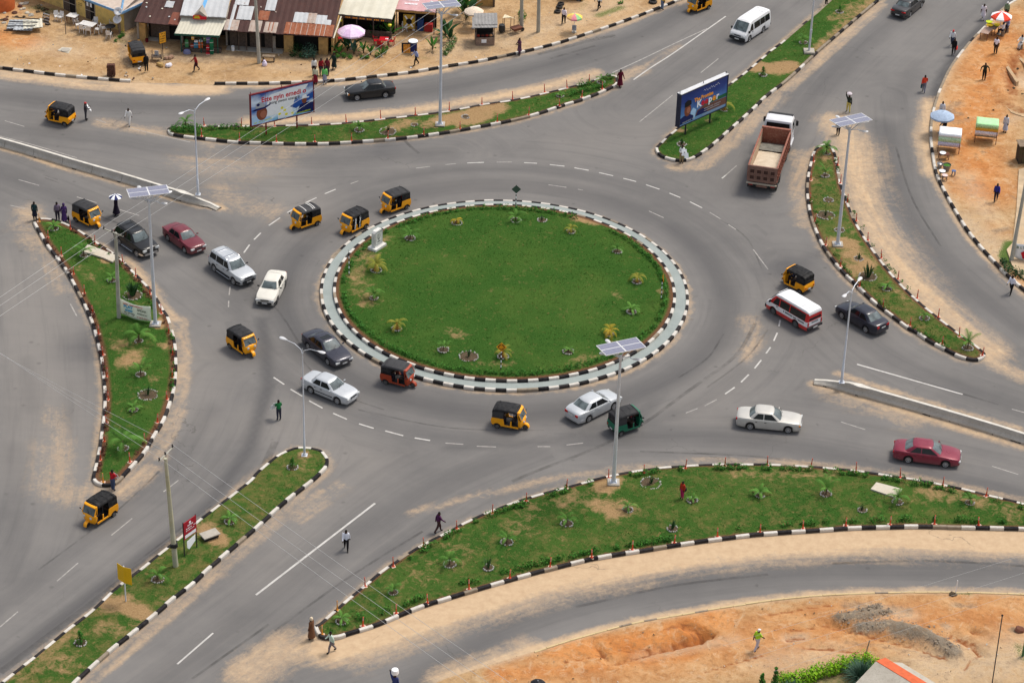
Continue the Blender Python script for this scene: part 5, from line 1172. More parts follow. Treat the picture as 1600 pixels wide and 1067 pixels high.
twin_lamp(on_lawn(475.8,711),551,(1.6,-.93),.58,'slender grey twin arm street lamp on the tip of the lower left median',thin=.75)
b_=on_lawn(1264,82)
t=thing('street_lamp','grey lamp post on a square concrete foot cut off by the top edge','street lamp',b_)
m_=MB();m_.tube([(0,0,.2),(0,0,9.2)],[.11,.06],10);m_.build('pole',[M_['steel']],t)
m_=MB();m_.box((0,0,.1),(1.0,1.0,.22),bev=.03);m_.build('concrete_foot',[M_['concrete']],t)
m_=MB();m_.box((0,-.09,2.2),(.22,.12,.4),bev=.02);m_.build('junction_box',[M_['steel']],t)
for s in (1,-1):
 d=Vector((1.3*s,.5*s,0));m_=MB();m_.tube([(0,0,9.0),d*.35+Vector((0,0,9.6)),d*.8+Vector((0,0,9.7))],.035,6);m_.build('lamp_arm',[M_['steel']],t);head('lamp_head',t,d*.8+Vector((0,0,9.7)),(d.x,d.y,.1))

def barrier(line,ends,label):
 q=smooth_line(line,.9);n=len(q);L=np.r_[0,np.cumsum(np.hypot(*np.diff(q,axis=0).T))];T=L[-1]
 t=thing('concrete_barrier',label,'barrier',(0,0,0));mb=MB();cap=MB();rings=[];caps=[]
 tt=np.gradient(q,axis=0);tt/=np.hypot(tt[:,0],tt[:,1])[:,None]
 for i in range(n):
  nn=np.array([-tt[i,1],tt[i,0]]);de=T-L[i]
  h=BH*np.interp(de,[0,.5,1.3,2.0,2.7,4.2,5.2],[.38,.45,.62,.80,1.02,1.0,.97] if ends==1 else [.25,.33,.5,.75,.95,1.0,.98])
  wt=.11+(.13 if abs(de-3.4)<.7 else 0)
  f=lambda o,z:(q[i,0]+nn[0]*o,q[i,1]+nn[1]*o,z)
  rings.append([f(-.36,-.02),f(-.34,min(.14,h*.4)),f(-.20,min(.36,h*.7)),f(-wt-.02,h-.03),f(-wt+.02,h),f(wt-.02,h),f(wt+.02,h-.03),f(.20,min(.36,h*.7)),f(.34,min(.14,h*.4)),f(.36,-.02)])
  caps.append([f(-wt-.005,h-.005),f(-wt,h+.012),f(wt,h+.012),f(wt+.005,h-.005)])
 mb.loft(rings,0,False);mb.build('wall',[M_['barrier']],t)
 cap.loft(caps,0,False);cap.build('capping',[M_['capping']],t)
 j=MB()
 for s in np.arange(3.0,T-5,3.05):
  p=np.array([np.interp(s,L,q[:,0]),np.interp(s,L,q[:,1])]);k=min(n-1,int(np.searchsorted(L,s)));nn=np.array([-tt[k,1],tt[k,0]]);a=math.atan2(tt[k,1],tt[k,0])
  for o0,z0,o1,z1 in ((-.345,.14,-.205,.36),(-.205,.36,-.125,BH-.05)):
   A=p+nn*(o0-.006);B=p+nn*(o1-.006);d=tt[k]*.013
   j.add([(A[0]-d[0],A[1]-d[1],z0),(A[0]+d[0],A[1]+d[1],z0),(B[0]+d[0],B[1]+d[1],z1),(B[0]-d[0],B[1]-d[1],z1)],[(0,1,2,3)])
 j.build('joint',[M_['ink']],t)
 return t,q,L,tt
m=NT('barrier_concrete');P=m.geo();n1=m.noise(P,.8,5,.7);n2=m.noise(P,6,5,.75);sep=m.n('ShaderNodeSeparateXYZ');m.link(P,sep.inputs[0])
c=m.ramp(n1,[(.3,(.37,.345,.30)),(.7,(.50,.465,.41))]);c=m.mix(m.math('MULTIPLY',m.fr(n2,.50,.72),.5),c,(.22,.195,.165,1))
low=m.fr(m.math('ADD',sep.outputs['Z'],m.math('MULTIPLY',n1,.35)),.38,.18);c=m.mix(m.math('MULTIPLY',low,.55),c,(.40,.31,.21,1))
vv=m.n('ShaderNodeTexVoronoi');vv.inputs['Scale'].default_value=.55;m.link(P,vv.inputs['Vector'])
chip=m.math('MULTIPLY',m.fr(m.math('ADD',sep.outputs['Z'],m.math('MULTIPLY',n2,.25)),.24,.2),m.math('GREATER_THAN',n1,.56));c=m.mix(chip,c,(.05,.045,.04,1))
M_['barrier']=m.set(c,.9,bump=n2,bstr=.3,bdist=.02)
M_['capping']=simple('pale_barrier_top',(.62,.59,.53),.8,var=.15,dirt=(.42,.38,.32,1),scale=2)
bl=[at(-260,148,BH),at(-130,184,BH),at(0,215.5,BH),at(120,250.5,BH),at(200,273.5,BH),at(300,304,BH),at(322,311,BH*.75),at(342,325,.15)]
bt,q,L,tt=barrier(bl,0,'weathered concrete barrier running in from the left edge')
br_=[at(1740,723,BH),at(1600,676.5,BH),at(1500,646,BH),at(1400,617.5,BH),at(1327,597.5,BH),at(1295,588.5,BH),at(1273,592,.35)]
bt,q,L,tt=barrier(br_,1,'pale concrete barrier running out at the right edge')

M_['pole_concrete']=simple('concrete_pole',(.40,.39,.34),.85,var=.15,dirt=(.30,.29,.20,1),scale=1.2)
M_['pole_yellow']=simple('lichen_stained_pole',(.42,.41,.31),.85,var=.2,dirt=(.33,.30,.12,1),scale=.9)
M_['insulator']=simple('dark_insulator',(.05,.045,.045),.4);M_['wire']=simple('pale_wire',(.46,.46,.45),.5,.3)
def utility_pole(label,base,top,arm=None,mat='pole_concrete',r=(.19,.13),band=None,xtra=None):
 t=thing('utility_pole',label,'utility pole',base);top=Vector(top)-base
 b=MB();b.tube([Vector((0,0,-.1)),top*.5,top],[r[0],(r[0]+r[1])/2,r[1]],10);b.build('pole',[M_[mat]],t)
 pts=[]
 if arm:
  A,B=[Vector(a)-base for a in arm];b=MB();d=(B-A);b.tube([A,B],.055,6);b.build('crossarm',[M_['pole_concrete']],t)
  for k in (.04,.45,.96):
   p=A+d*k;b=MB();b.lathe([(.05,0),(.075,.07),(.05,.12),(.07,.19),(.03,.26)],8,p);b.build('insulator',[M_['insulator']],t);pts.append(base+p+Vector((0,0,.24)))
  b=MB();b.tube([A*.5+B*.5,top-Vector((0,0,.9))],.025,5);b.build('brace',[M_['dark_steel']],t)
 if band:b=MB();b.lathe([(r[0]*1.12,band),(r[0]*1.12,band+.28)],10);b.box((-.12,-.18,band+.14),(.3,.12,.2));b.build('strap',[M_['ink']],t)
 return t,pts
zA=8.2
pA,wA=utility_pole('concrete utility pole beside the cloth banner on the left island',on_lawn(186,496),at(180.5,364,zA),(at(161,357.5,zA+.05),at(192.5,369.5,zA+.05)),r=(.17,.12))
zB=9.0
pB,wB=utility_pole('lichen stained utility pole on the lower left median',on_lawn(274.6,884),at(258.5,716,zB),(at(248.2,720.5,zB-.1),at(270.5,698,zB-.1)),'pole_yellow',r=(.19,.11),band=1.6)
utility_pole('concrete utility pole beside the bench in front of the rusty roof',at(405,99,.2),at(398,-20,7.6),None,r=(.18,.13))
pD,wD=utility_pole('concrete utility pole near the vendor under a patched umbrella',at(841,50,.2),at(843.5,-74,9),(at(826,-84,9),at(860,-68,9)),r=(.19,.13))
utility_pole('concrete utility pole wrapped in a leafy climber',at(815,45,.2),at(815.5,-70,8.4),None,r=(.19,.13))
utility_pole('leaning concrete pole with a banner at the right edge',at(1580,408,.2),at(1606,268,8),None,r=(.17,.12))
for k in range(3):
 for a,b_,lab in ((wA[k],wD[k],'pale overhead wire from the banner pole to the pole by the patched umbrella'),(wA[k],wA[k]*2-wD[k]+Vector((-6*0,0,0)),'pale overhead wire from the banner pole to the left edge')):
  m_=MB();mid=(a+b_)/2-Vector((0,0,.35));q_=[a.lerp(b_,s)-Vector((0,0,.3*4*s*(1-s))) for s in np.linspace(0,1,9)]
  m_.tube(q_,.011,5);tag(m_.build('overhead_wire',[M_['wire']]),lab,'wire','three overhead wires on the banner pole')
 for (ex,ey,lab) in ((-160,438+12*k,'pale overhead wire from the lichen stained pole towards the left edge'),(1010+14*k,1262-16*k,'pale overhead wire from the lichen stained pole towards the bottom edge')):
  e=at(ex,ey,zB);m_=MB();a=wB[k];m_.tube([a.lerp(e,s)-Vector((0,0,.25*4*s*(1-s))) for s in np.linspace(0,1,9)],.012,5);tag(m_.build('overhead_wire',[M_['wire']]),lab,'wire','three overhead wires on the lichen stained pole')
 a,e=at(1130+40*k,1008+20*k,8),at(1960,752+24*k,8);m_=MB();m_.tube([a.lerp(e,s)-Vector((0,0,.2*4*s*(1-s))) for s in np.linspace(0,1,7)],.006,5)
 if True:tag(m_.build('overhead_wire',[M_['wire']]),'pale overhead wire over the sandy road at the lower right','wire','three overhead wires at the lower right')

# ---- boards and signs
def ink_row(mb,p0,dx,n,w_,h_,up,mi=0,gap=.35):
 """a row of letter-like strokes too small to read"""
 x=0
 for _ in range(n):
  lw=w_*random.uniform(.5,1.0)
  if random.random()<.14:x+=w_*1.3;continue
  a=Vector(p0)+Vector(dx)*x;k=random.uniform(.75,1)
  mb.add([a,a+Vector(dx)*lw,a+Vector(dx)*lw+Vector(up)*h_*k,a+Vector(up)*h_*k],[(0,1,2,3)],mi);x+=lw+w_*gap
class Board:
 """flat artwork in board coordinates: x along, z up, built a few mm proud of the board face (-Y side)"""
 def __init__(s,parent,y):s.p=parent;s.y=y;s.k=0
 def shape(s,name,pts,mat,lift=1):
  b=MB();y=s.y-.003*lift;b.plate([(x,y,z) for x,z in pts],.002);return b.build(name,[mat],s.p)
 def ell(s,name,cx,cz,rx,rz,mat,lift=1,n=18):return s.shape(name,[(cx+rx*math.cos(a),cz+rz*math.sin(a)) for a in np.linspace(0,2*PI,n+1)[:-1]],mat,lift)
 def text(s,name,body,cx,cz,size,mat,lift=2,sx=1.0,bold=0.0,shear=0,rot=0.0):
  return text_mesh(name,body,size,mat,s.p,(cx,s.y-.003*lift,cz),(PI/2,-rot,0),.001,'CENTER',sx,shear,bold)
def fl(name,r_,g_,b_,rough=.45):return simple(name,hexc(r_,g_,b_),rough,var=.04)
F_={k:fl('print_'+k,*v) for k,v in {'red':(200,30,45),'navy':(28,38,92),'blue':(40,85,165),'white':(238,240,242),'green':(30,95,62),'yellow':(235,225,70),'orange':(245,160,40),'black':(24,24,30),'skin':(128,72,52),'skin_light':(165,105,82),'grey':(165,170,178),'maroon':(160,28,44),'sky':(90,150,215),'lightblue':(170,205,235),'dusk':(70,110,165),'brown':(110,75,62),'cyan':(55,165,215),'cloth':(250,252,230),'lime':(190,205,40)}.items()}
def face(name,stops,zmax,nscale=2.2):
 m=NT(name);c0=m.co();sep=m.n('ShaderNodeSeparateXYZ');m.link(c0,sep.inputs[0]);n1=m.noise(c0,nscale*.35,4,.6,dist=.8)
 f=m.fr(m.math('ADD',sep.outputs['Z'],m.math('MULTIPLY',m.math('SUBTRACT',n1,.5),1.6)),0,zmax)
 return m.set(m.ramp(f,stops),.4,spec=.3)
def billboard(label,A,B,xl,xr,z0,z1,thick,framem,facem,postm):
 """A, B: photo pixels of the two post feet; xl, xr: photo x of the left and right ends (at the foot of the board)"""
 a,b_=on_lawn(*A),on_lawn(*B);d=(b_-a);d.z=0;ln=d.length;d.normalize()
 def sol(px):
  lo,hi=-8,12
  for _ in range(40):
   m_=(lo+hi)/2
   if pix(a+d*m_+Vector((0,0,z0)))[0]<px:lo=m_
   else:hi=m_
  return lo
 s0,s1=sol(xl),sol(xr);W=s1-s0;c=a+d*((s0+s1)/2);az=math.atan2(d.y,d.x)
 t=thing('billboard',label,'billboard',(c.x,c.y,a.z),az)
 for s in (0,ln):
  x=s-(s0+s1)/2;m_=MB();m_.tube([(x,0,-.2),(x,0,z1)],.075,8);m_.build('post',[postm],t)
 m_=MB();m_.box((0,0,(z0+z1)/2),(W,thick,z1-z0));m_.build('panel',[facem],t)
 m_=MB();y=thick/2+.012
 for zz in (z0,z1):m_.box((0,0,zz),(W+.14,thick+.05,.10))
 for xx in (-W/2,W/2):m_.box((xx,0,(z0+z1)/2),(.10,thick+.05,z1-z0-.10))
 for xx in (-W/2+.05,0,W/2-.05):m_.tube([(xx,0,z1+.05),(xx,0,z1+.28)],.035,6)
 m_.build('frame',[framem],t)
 return t,W,Board(t,-thick/2-.002)
sky1=face('billboard_sky_print',[(0,hexc(30,95,62)),(.22,hexc(34,105,70)),(.27,hexc(120,185,225)),(.45,hexc(225,238,246)),(.6,hexc(60,110,185)),(.8,hexc(215,230,245)),(1,hexc(40,80,155))],4.2)
t,W,bd=billboard('pale blue billboard reading Ette nyin emedi o',(416,210),(464,199.5),392,490,1.15,4.15,.14,simple('red_brown_frame',hexc(110,32,40),.5),sky1,simple('red_brown_post',hexc(120,36,36),.5))
w2=W/2
bd.text('headline','Ette nyin emedi o',.15,3.42,.66,F_['red'],2,.92,.018);bd.text('second_line','itong uwem osang ti',.2,2.97,.40,F_['black'],2,.9,.006)
bd.shape('white_cloud',[(-1.9,1.75),(-1.5,2.9),(-1.2,3.75),(.6,4.0),(w2-.5,4.0),(w2-.9,3.5),(1.2,2.9),(.9,1.8)],F_['white'],1);bd.shape('sky_streak',[(.7,2.2),(w2-.06,3.3),(w2-.06,2.6),(1.3,1.9)],F_['blue'],1)
bd.shape('land_map',[(-.45,1.25),(-.5,1.75),(-.35,1.95),(-.42,2.35),(-.2,2.45),(-.15,2.75),(.0,2.55),(.12,2.72),(.2,2.4),(.5,2.45),(.72,2.1),(1.0,1.8),(1.15,1.45),(.9,1.25),(.3,1.3)],F_['white'],2)
for x,z in ((-.05,2.25),(.2,1.98),(-.3,1.72),(.35,1.55),(.95,1.5)):bd.ell('map_spot',x,z,.15,.13,F_['yellow'],3,10)
bd.shape('shirt',[(-w2+.06,1.2),(-w2+.06,1.95),(-w2+.6,2.05),(-w2+1.2,1.75),(-w2+1.75,1.72),(-w2+2.1,1.35),(-w2+2.0,1.2)],F_['lightblue'],2)
bd.ell('portrait',-w2+1.05,2.18,.52,.68,F_['skin'],3);bd.ell('cheek',-w2+1.2,2.05,.32,.36,F_['skin_light'],4,12)
bd.shape('hat_brim',[(-w2+.08,2.58),(-w2+.5,2.72),(-w2+1.3,2.74),(-w2+1.95,2.98),(-w2+1.85,2.8),(-w2+1.4,2.60),(-w2+.4,2.5)],F_['navy'],5);bd.shape('hat_crown',[(-w2+.45,2.7),(-w2+.5,3.15),(-w2+.85,3.3),(-w2+1.2,3.18),(-w2+1.45,2.85),(-w2+1.3,2.72)],F_['grey'],4);bd.ell('hat_badge',-w2+.72,3.05,.16,.14,F_['navy'],5,10)
bd.shape('suit',[(1.35,1.4),(1.7,2.15),(2.2,2.3),(w2-.06,2.15),(w2-.06,1.25),(2.2,1.3)],F_['navy'],2);bd.ell('portrait',2.12,2.5,.24,.32,F_['skin'],3);bd.shape('white_hat',[(1.7,2.62),(1.9,2.72),(1.95,3.02),(2.3,3.05),(2.38,2.78),(2.62,2.78),(2.55,2.66),(2.1,2.68)],F_['white'],4)
m_=MB();ink_row(m_,(-w2+.3,bd.y-.016,1.30),(1,0,.08),16,.10,.13,(0,0,1));ink_row(m_,(1.3,bd.y-.016,1.32),(1,0,.05),13,.10,.13,(0,0,1));m_.build('caption',[F_['lime']],t)

navyp=face('billboard_blue_print',[(0,hexc(55,60,110)),(.3,hexc(120,165,205)),(.55,hexc(70,115,175)),(.75,hexc(35,60,130)),(1,hexc(25,45,110))],4.6)
t,W,bd=billboard('dark blue billboard reading The Promise Keeper',(1070.4,210),(1108.6,192.3),1058.5,1131.5,1.15,4.25,.42,simple('dark_blue_frame',hexc(45,48,66),.5),navyp,M_['dark_steel'])
w2=W/2
m_=MB();m_.box((0,0,4.33),(W+.05,.50,.05));m_.build('roof_strip',[M_['lamphead']],t)
bd.text('promise_line','The Promise',-.05,3.15,.50,F_['orange'],3,.95,.02)
x=-.62
for ch,cl,dx in (('K','white',.50),('e','red',.46),('e','red',.50),('p','white',.50),('e','orange',.46),('r','white',.36)):bd.text('letter',ch,x,2.62,.92,F_[cl],4,1.0,.03);x+=dx
m_=MB()
pts=[(-.1+.09*i,3.72+.09*math.sin(i*1.9)+.05*math.sin(i*.7)+i*.004) for i in range(24)]
for (x0_,z0_),(x1_,z1_) in zip(pts[:-1],pts[1:]):m_.plate([(x0_,bd.y-.008,z0_-.016),(x1_,bd.y-.008,z1_-.016),(x1_,bd.y-.008,z1_+.016),(x0_,bd.y-.008,z0_+.016)],.002)
m_.build('signature',[F_['white']],t)
bd.shape('pale_light',[(-w2+1.45,1.3),(-w2+1.4,2.2),(-w2+1.7,2.5),(-w2+2.1,2.2),(-w2+1.95,1.35)],F_['lightblue'],1);bd.shape('dark_band',[(-w2+2.0,1.5),(-w2+2.25,2.05),(-w2+2.9,2.25),(w2-.06,2.15),(w2-.06,1.45)],F_['brown'],2);bd.shape('green_strip',[(-w2+2.9,2.27),(-w2+3.3,2.5),(w2-.06,2.55),(w2-.06,2.2)],F_['green'],2)
bd.shape('grey_shape',[(-w2+2.1,1.5),(-w2+2.35,1.95),(-w2+2.9,2.05),(-w2+3.5,1.9),(-w2+3.6,1.5)],F_['navy'],3)
bd.shape('blue_robe',[(-w2+.06,1.3),(-w2+.06,1.9),(-w2+.5,2.05),(-w2+1.2,2.05),(-w2+1.75,1.75),(-w2+1.8,1.3)],F_['navy'],2);bd.ell('portrait',-w2+.98,2.48,.44,.58,F_['skin'],3);bd.ell('cheek',-w2+1.08,2.45,.24,.3,F_['skin_light'],4,12);bd.shape('cap',[(-w2+.56,2.85),(-w2+.55,3.3),(-w2+.9,3.48),(-w2+1.38,3.35),(-w2+1.42,2.95),(-w2+1.0,2.85)],F_['black'],5)
m_=MB();ink_row(m_,(-w2+.4,bd.y-.014,1.34),(1,0,.04),14,.10,.12,(0,0,1));ink_row(m_,(-.2,bd.y-.014,1.30),(1,0,0),26,.09,.11,(0,0,1));ink_row(m_,(.1,bd.y-.014,1.85),(1,0,0),24,.08,.1,(0,0,1));ink_row(m_,(.1,bd.y-.014,1.65),(1,0,0),24,.08,.1,(0,0,1));m_.build('caption',[F_['grey']],t)

def post_sign(name,label,cat,A,B,z0,z1,mats,thick=.04):
 a,b_=on_lawn(*A),on_lawn(*B);d=b_-a;d.z=0;W=d.length;c=(a+b_)/2;az=math.atan2(d.y,d.x)
 t=thing(name,label,cat,(c.x,c.y,a.z),az)
 for x in (-W/2,W/2):m_=MB();m_.box((x,.0,(z1+.05)/2),(.06,.06,z1+.05));m_.build('post',[mats[1]],t)
 m_=MB();m_.box((0,-.04,(z0+z1)/2),(W,thick,z1-z0));m_.build('panel',[mats[0]],t)
 return t,W,Board(t,-.04-thick/2-.002)
t,W,bd=post_sign('signboard','maroon signboard on two black posts on the lower left median','sign',(288.4,868.5),(307.6,854.5),1.35,2.72,(F_['maroon'],M_['dark_steel']))
m_=MB()
for k,(z,n,h_) in enumerate(((2.28,5,.12),(2.08,8,.10),(1.92,6,.08))):ink_row(m_,(-.42,bd.y-.004,z),(1,0,0),n,.13,h_,(0,0,1))
m_.build('lettering',[F_['white']],t);bd.shape('white_strip',[(-W/2+.08,1.42),(W/2-.08,1.42),(W/2-.08,1.68),(-W/2+.08,1.68)],F_['white'],1);bd.ell('crest',0,2.52,.10,.10,F_['white'],1)
m_=MB();m_.plate([(-.42,-.10,.62),(-.25,-.12,.42),(.42,-.08,.74),(.46,-.06,1.22),(-.40,-.08,1.12)],.01);m_.build('hanging_sheet',[F_['white']],t)
p=on_lawn(328,839);m_=MB();m_.box((0,0,.28),(1.25,.8,.10),bev=.02);o=m_.build('concrete_block',[M_['concrete']],None,(p.x,p.y,p.z),R(35))
m_=MB();m_.box((0,0,.11),(1.05,.6,.24));m_.build('foot',[M_['ink']],o);tag(o,'low dark sided concrete block behind the maroon signboard','concrete block')
a=on_lawn(196.7,939);az=math.atan2(at(208.6,891,2.8).y-at(184.3,882,2.8).y,at(208.6,891,2.8).x-at(184.3,882,2.8).x)
t=thing('road_sign','back of a folded yellow road sign on the lower left median','sign',a,az)
m_=MB();m_.box((0,0,1.45),(.07,.07,2.9));m_.build('post',[M_['steel']],t)
M_['sign_yellow']=simple('sign_yellow',(.70,.42,.012),.5,var=.06)
for s in (-1,1):m_=MB();m_.plate([(0,-.06,1.55),(s*.58,-.06+.13*(1 if s<0 else .5),1.55+(-.02 if s>0 else .02)),(s*.58,-.06+.13*(1 if s<0 else .5),2.88),(0,-.06,2.84)][::s],.02);m_.build('panel',[M_['sign_yellow']],t)
M_['sign_orange']=simple('warning_sign_orange',(.72,.31,.012),.45,var=.05);M_['sign_back']=simple('grey_green_sign_back',(.07,.105,.08),.5)
def banded_post(t,H,r=.038,n=9):
 m_=MB()
 for k in range(n):m_.lathe([(r,H*k/n),(r,H*(k+1)/n-.002)],8,(0,0,0),k % 2)
 m_.build('post',[F_['black'],F_['white']],t)
def diamond(name,label,foot_,zc,half,az,mat,arrows=False,backm=None):
 p=on_lawn(*foot_);t=thing(name,label,'sign',p,az);banded_post(t,zc-half*.2)
 m_=MB();m_.plate([(0,-.05,zc-half),(half,-.05,zc),(0,-.05,zc+half),(-half,-.05,zc)],.012);pl=m_.build('panel',[mat],t)
 if arrows:
  m_=MB()
  for k in range(3):
   a0=R(100+120*k);n=7;V=[]
   for i in range(n):
    a=a0+R(84)*i/(n-1);V+=[(math.cos(a)*half*.44,-.053,zc+math.sin(a)*half*.44),(math.cos(a)*half*.60,-.053,zc+math.sin(a)*half*.60)]
   m_.add(V,[(2*i,2*i+1,2*i+3,2*i+2) for i in range(n-1)])
   a=a0+R(84);h=a+R(22);m_.add([(math.cos(a)*half*.34,-.053,zc+math.sin(a)*half*.34),(math.cos(a)*half*.70,-.053,zc+math.sin(a)*half*.70),(math.cos(h)*half*.52,-.053,zc+math.sin(h)*half*.52)],[(0,1,2)])
  m_.build('roundabout_arrows',[F_['black']],pl)
 return t
diamond('road_sign','orange diamond roundabout sign facing the camera on the round lawn',(782.6,577.5),2.03,.40,R(-4),M_['sign_orange'],True)
diamond('road_sign','grey green back of a diamond sign at the far rim of the round lawn',(805.8,326),1.85,.40,R(3),M_['sign_back'])
diamond('road_sign','orange diamond sign seen edge on at the right rim of the round lawn',(1033,468.5),1.95,.42,R(97),M_['sign_orange'])
diamond('road_sign','black diamond sign seen edge on at the left rim of the round lawn',(545.5,431),2.1,.30,R(-88),F_['black'])
p=on_lawn(590,387);az=math.atan2(.78,.53)
t=thing('monument','white upright monument stone at the left rim of the round lawn','monument',p,az)
m_=MB();m_.box((0,.05,.10),(1.45,.85,.24),bev=.02);m_.build('plinth',[M_['white_paint']],t)
m_=MB();pf=[(-.5,.22),(.5,.22),(.5,1.50),(.36,1.66),(-.36,1.66),(-.5,1.50)]
m_.add([(x,-.13,z) for x,z in pf]+[(x,.23,z) for x,z in pf],[tuple(range(6)),tuple(range(11,5,-1))]+[((i+1) % 6,i,6+i,6+(i+1) % 6) for i in range(6)]);st_=m_.build('stone',[M_['white_paint']],t)
m_=MB();rg=[(math.cos(a)*.20,1.12+math.sin(a)*.27) for a in np.linspace(R(120),R(420),18)]
for (x0_,z0_),(x1_,z1_) in zip(rg[:-1],rg[1:]):m_.plate([(x0_*.86,-.134,1.12+(z0_-1.12)*.86),(x1_*.86,-.134,1.12+(z1_-1.12)*.86),(x1_,-.134,z1_),(x0_,-.134,z0_)][::-1],.003)
m_.box((0,-.134,1.0),(.05,.006,.6));m_.box((.0,-.134,.64),(.34,.006,.07));m_.build('emblem',[F_['black']],st_)
m_=MB()
for x,z,sx,sz in ((-.42,.95,.02,1.1),(.42,.95,.02,1.1),(0,.42,.84,.02),(0,1.5,.84,.02)):m_.box((x,-.134,z),(sx,.006,sz))
m_.build('border_line',[F_['navy']],st_)
TL,TR,BRr,BL=at(187.7,467,1.75),at(234.5,477.6,1.85),at(237,502,.42),at(190,491.4,.42)
c0=(TL+TR+BRr+BL)/4;t=thing('cloth_banner','pale cloth banner reading PLAY MUSIC and SPEAK FRENCH','banner',(c0.x,c0.y,0))
d=(TR-TL);d.z=0;bw=d.length;d.normalize();az=math.atan2(d.y,d.x);t.rotation_euler=(0,0,az)
m_=MB();nx,nz=12,6;V=[]
hgt=1.36
for i in range(nx+1):
 for j in range(nz+1):
  u,v_=i/nx,j/nz;sag=-.16*4*u*(1-u)*(.7+.3*v_);V.append(((u-.5)*bw,.03*math.sin(u*9)-.05*math.sin(PI*u),.42+hgt*v_+sag))
m_.add(V,[(i*(nz+1)+j,(i+1)*(nz+1)+j,(i+1)*(nz+1)+j+1,i*(nz+1)+j+1) for i in range(nx) for j in range(nz)],0,True);o=m_.build('cloth',[F_['cloth']],t)
o.modifiers.new('thickness','SOLIDIFY').thickness=.006
bd=Board(t,-.105)
def on_cloth(body,cx,cz,size,mat,sx=.95,bold=.012):return text_mesh('lettering',body,size,mat,t,(cx,-.10,cz-.16),(PI/2,0,0),.001,'CENTER',sx,0,bold)
on_cloth('PLAY',-.62,1.42,.36,F_['cyan'],1.0);on_cloth('MUSIC',-.58,1.10,.22,F_['cyan'],1.05);on_cloth('SPEAK',.58,1.36,.30,F_['black'],1.0,.0);on_cloth('FRENCH',.60,1.04,.22,F_['black'],1.05,.0);on_cloth('in just 5 days',.58,.74,.20,F_['red'],.9,.0)
m_=MB();ink_row(m_,(-1.05,-.102,1.44),(1,0,0),18,.085,.10,(0,0,1));m_.build('small_print',[F_['red']],t)
m_=MB();ink_row(m_,(-1.0,-.102,.74),(1,0,-.05),12,.07,.07,(0,0,1));ink_row(m_,(-.95,-.102,.62),(1,0,-.05),10,.07,.06,(0,0,1));m_.build('small_print',[F_['black']],t)
m_=MB()
for x,z in ((-bw/2,1.78),(bw/2,1.78),(-bw/2,.42),(bw/2,.42)):m_.tube([(x,0,z),(x*1.12,.02,z+.02)],.01,4)
m_.build('tie_cord',[M_['ink']],t)
a,b_=at(1586,384,1.5),at(1650,392,1.6);d=b_-a;d.z=0;bw=d.length;c0=(a+b_)/2
t=thing('cloth_banner','white banner with a red patch tied to the leaning pole','banner',(c0.x,c0.y,0),math.atan2(d.y,d.x))
m_=MB();nx,nz=10,5;V=[]
for i in range(nx+1):
 for j in range(nz+1):
  u,v_=i/nx,j/nz;V.append(((u-.5)*bw,.03*math.sin(u*8),.45+1.25*v_-.35*4*u*(1-u)*(1-v_)))
m_.add(V,[(i*(nz+1)+j,(i+1)*(nz+1)+j,(i+1)*(nz+1)+j+1,i*(nz+1)+j+1) for i in range(nx) for j in range(nz)],0,True);o=m_.build('cloth',[F_['white']],t);o.modifiers.new('thickness','SOLIDIFY').thickness=.006
text_mesh('lettering','& LTO',.34,F_['green'],t,(-bw/2+.62,-.06,1.42),(PI/2,0,0),.001);m_=MB();m_.plate([(-bw/2+.55,-.06,.95),(-bw/2+.75,-.06,.45),(-bw/2+1.5,-.06,.3),(-bw/2+1.5,-.06,1.2),(-bw/2+.8,-.06,1.15)],.003);m_.build('red_patch',[F_['red']],t)

def slab(quad,label,z=.42):
 P_=[at(x,y,z) for x,y in quad];c=sum(P_,Vector())/4;m_=MB();m_.slab([(p.x-c.x,p.y-c.y) for p in P_][::-1] if area(np.array([(p.x,p.y) for p in P_]))<0 else [(p.x-c.x,p.y-c.y) for p in P_],-.12,.0)
 tag(m_.build('concrete_slab',[M_['slab']],None,(c.x,c.y,z)),label,'slab')
M_['slab']=simple('bare_concrete_slab',(.55,.50,.41),.9,var=.14,scale=1.5,dirt=(.40,.34,.25,1))
slab([(1360.5,763.4),(1369.4,753),(1409.5,763.4),(1399,776.7)],'pale concrete slab in the grass of the long lawn')
slab([(127,392),(137,382),(170,394),(160,402)],'pale concrete slab on the left island beside the road edge')
slab([(160,402),(171,393),(184,401),(176,409)],'brownish concrete slab on the left island, beside the paler one')

# ---- planting
def leaf_mat(name,lo,hi,extra=None):
 m=NT(name);v=m.attr('var');n1=m.noise(m.co(),6,3);c=m.mix(m.math('ADD',m.math('MULTIPLY',v,.75),m.math('MULTIPLY',n1,.3),True),lo,hi)
 if extra:c=m.mix(m.math('GREATER_THAN',v,.86),c,extra)
 return m.set(c,.7,spec=.10)
LEAF=leaf_mat('green_frond',(.035,.105,.014),(.13,.28,.05));LEAFY=leaf_mat('yellowing_frond',(.22,.20,.02),(.52,.33,.035),(.12,.20,.03));LEAFYG=leaf_mat('yellow_green_frond',(.12,.16,.022),(.34,.30,.05));LEAFD=leaf_mat('dark_leaf',(.012,.045,.016),(.045,.11,.035));LEAFR=leaf_mat('reddish_shrub_leaf',(.06,.022,.016),(.16,.06,.04),(.05,.11,.02));LEAFB=leaf_mat('bright_hedge_leaf',(.065,.21,.010),(.26,.46,.018));LEAFP=leaf_mat('blue_green_leaf',(.030,.075,.05),(.10,.18,.12));LEAFH=leaf_mat('border_shrub_leaf',(.018,.075,.012),(.075,.235,.03))
STEM=simple('palm_stem',(.12,.085,.05),.9,var=.3,scale=8);STEMO=simple('orange_palm_base',(.42,.19,.04),.85,var=.25,scale=8)
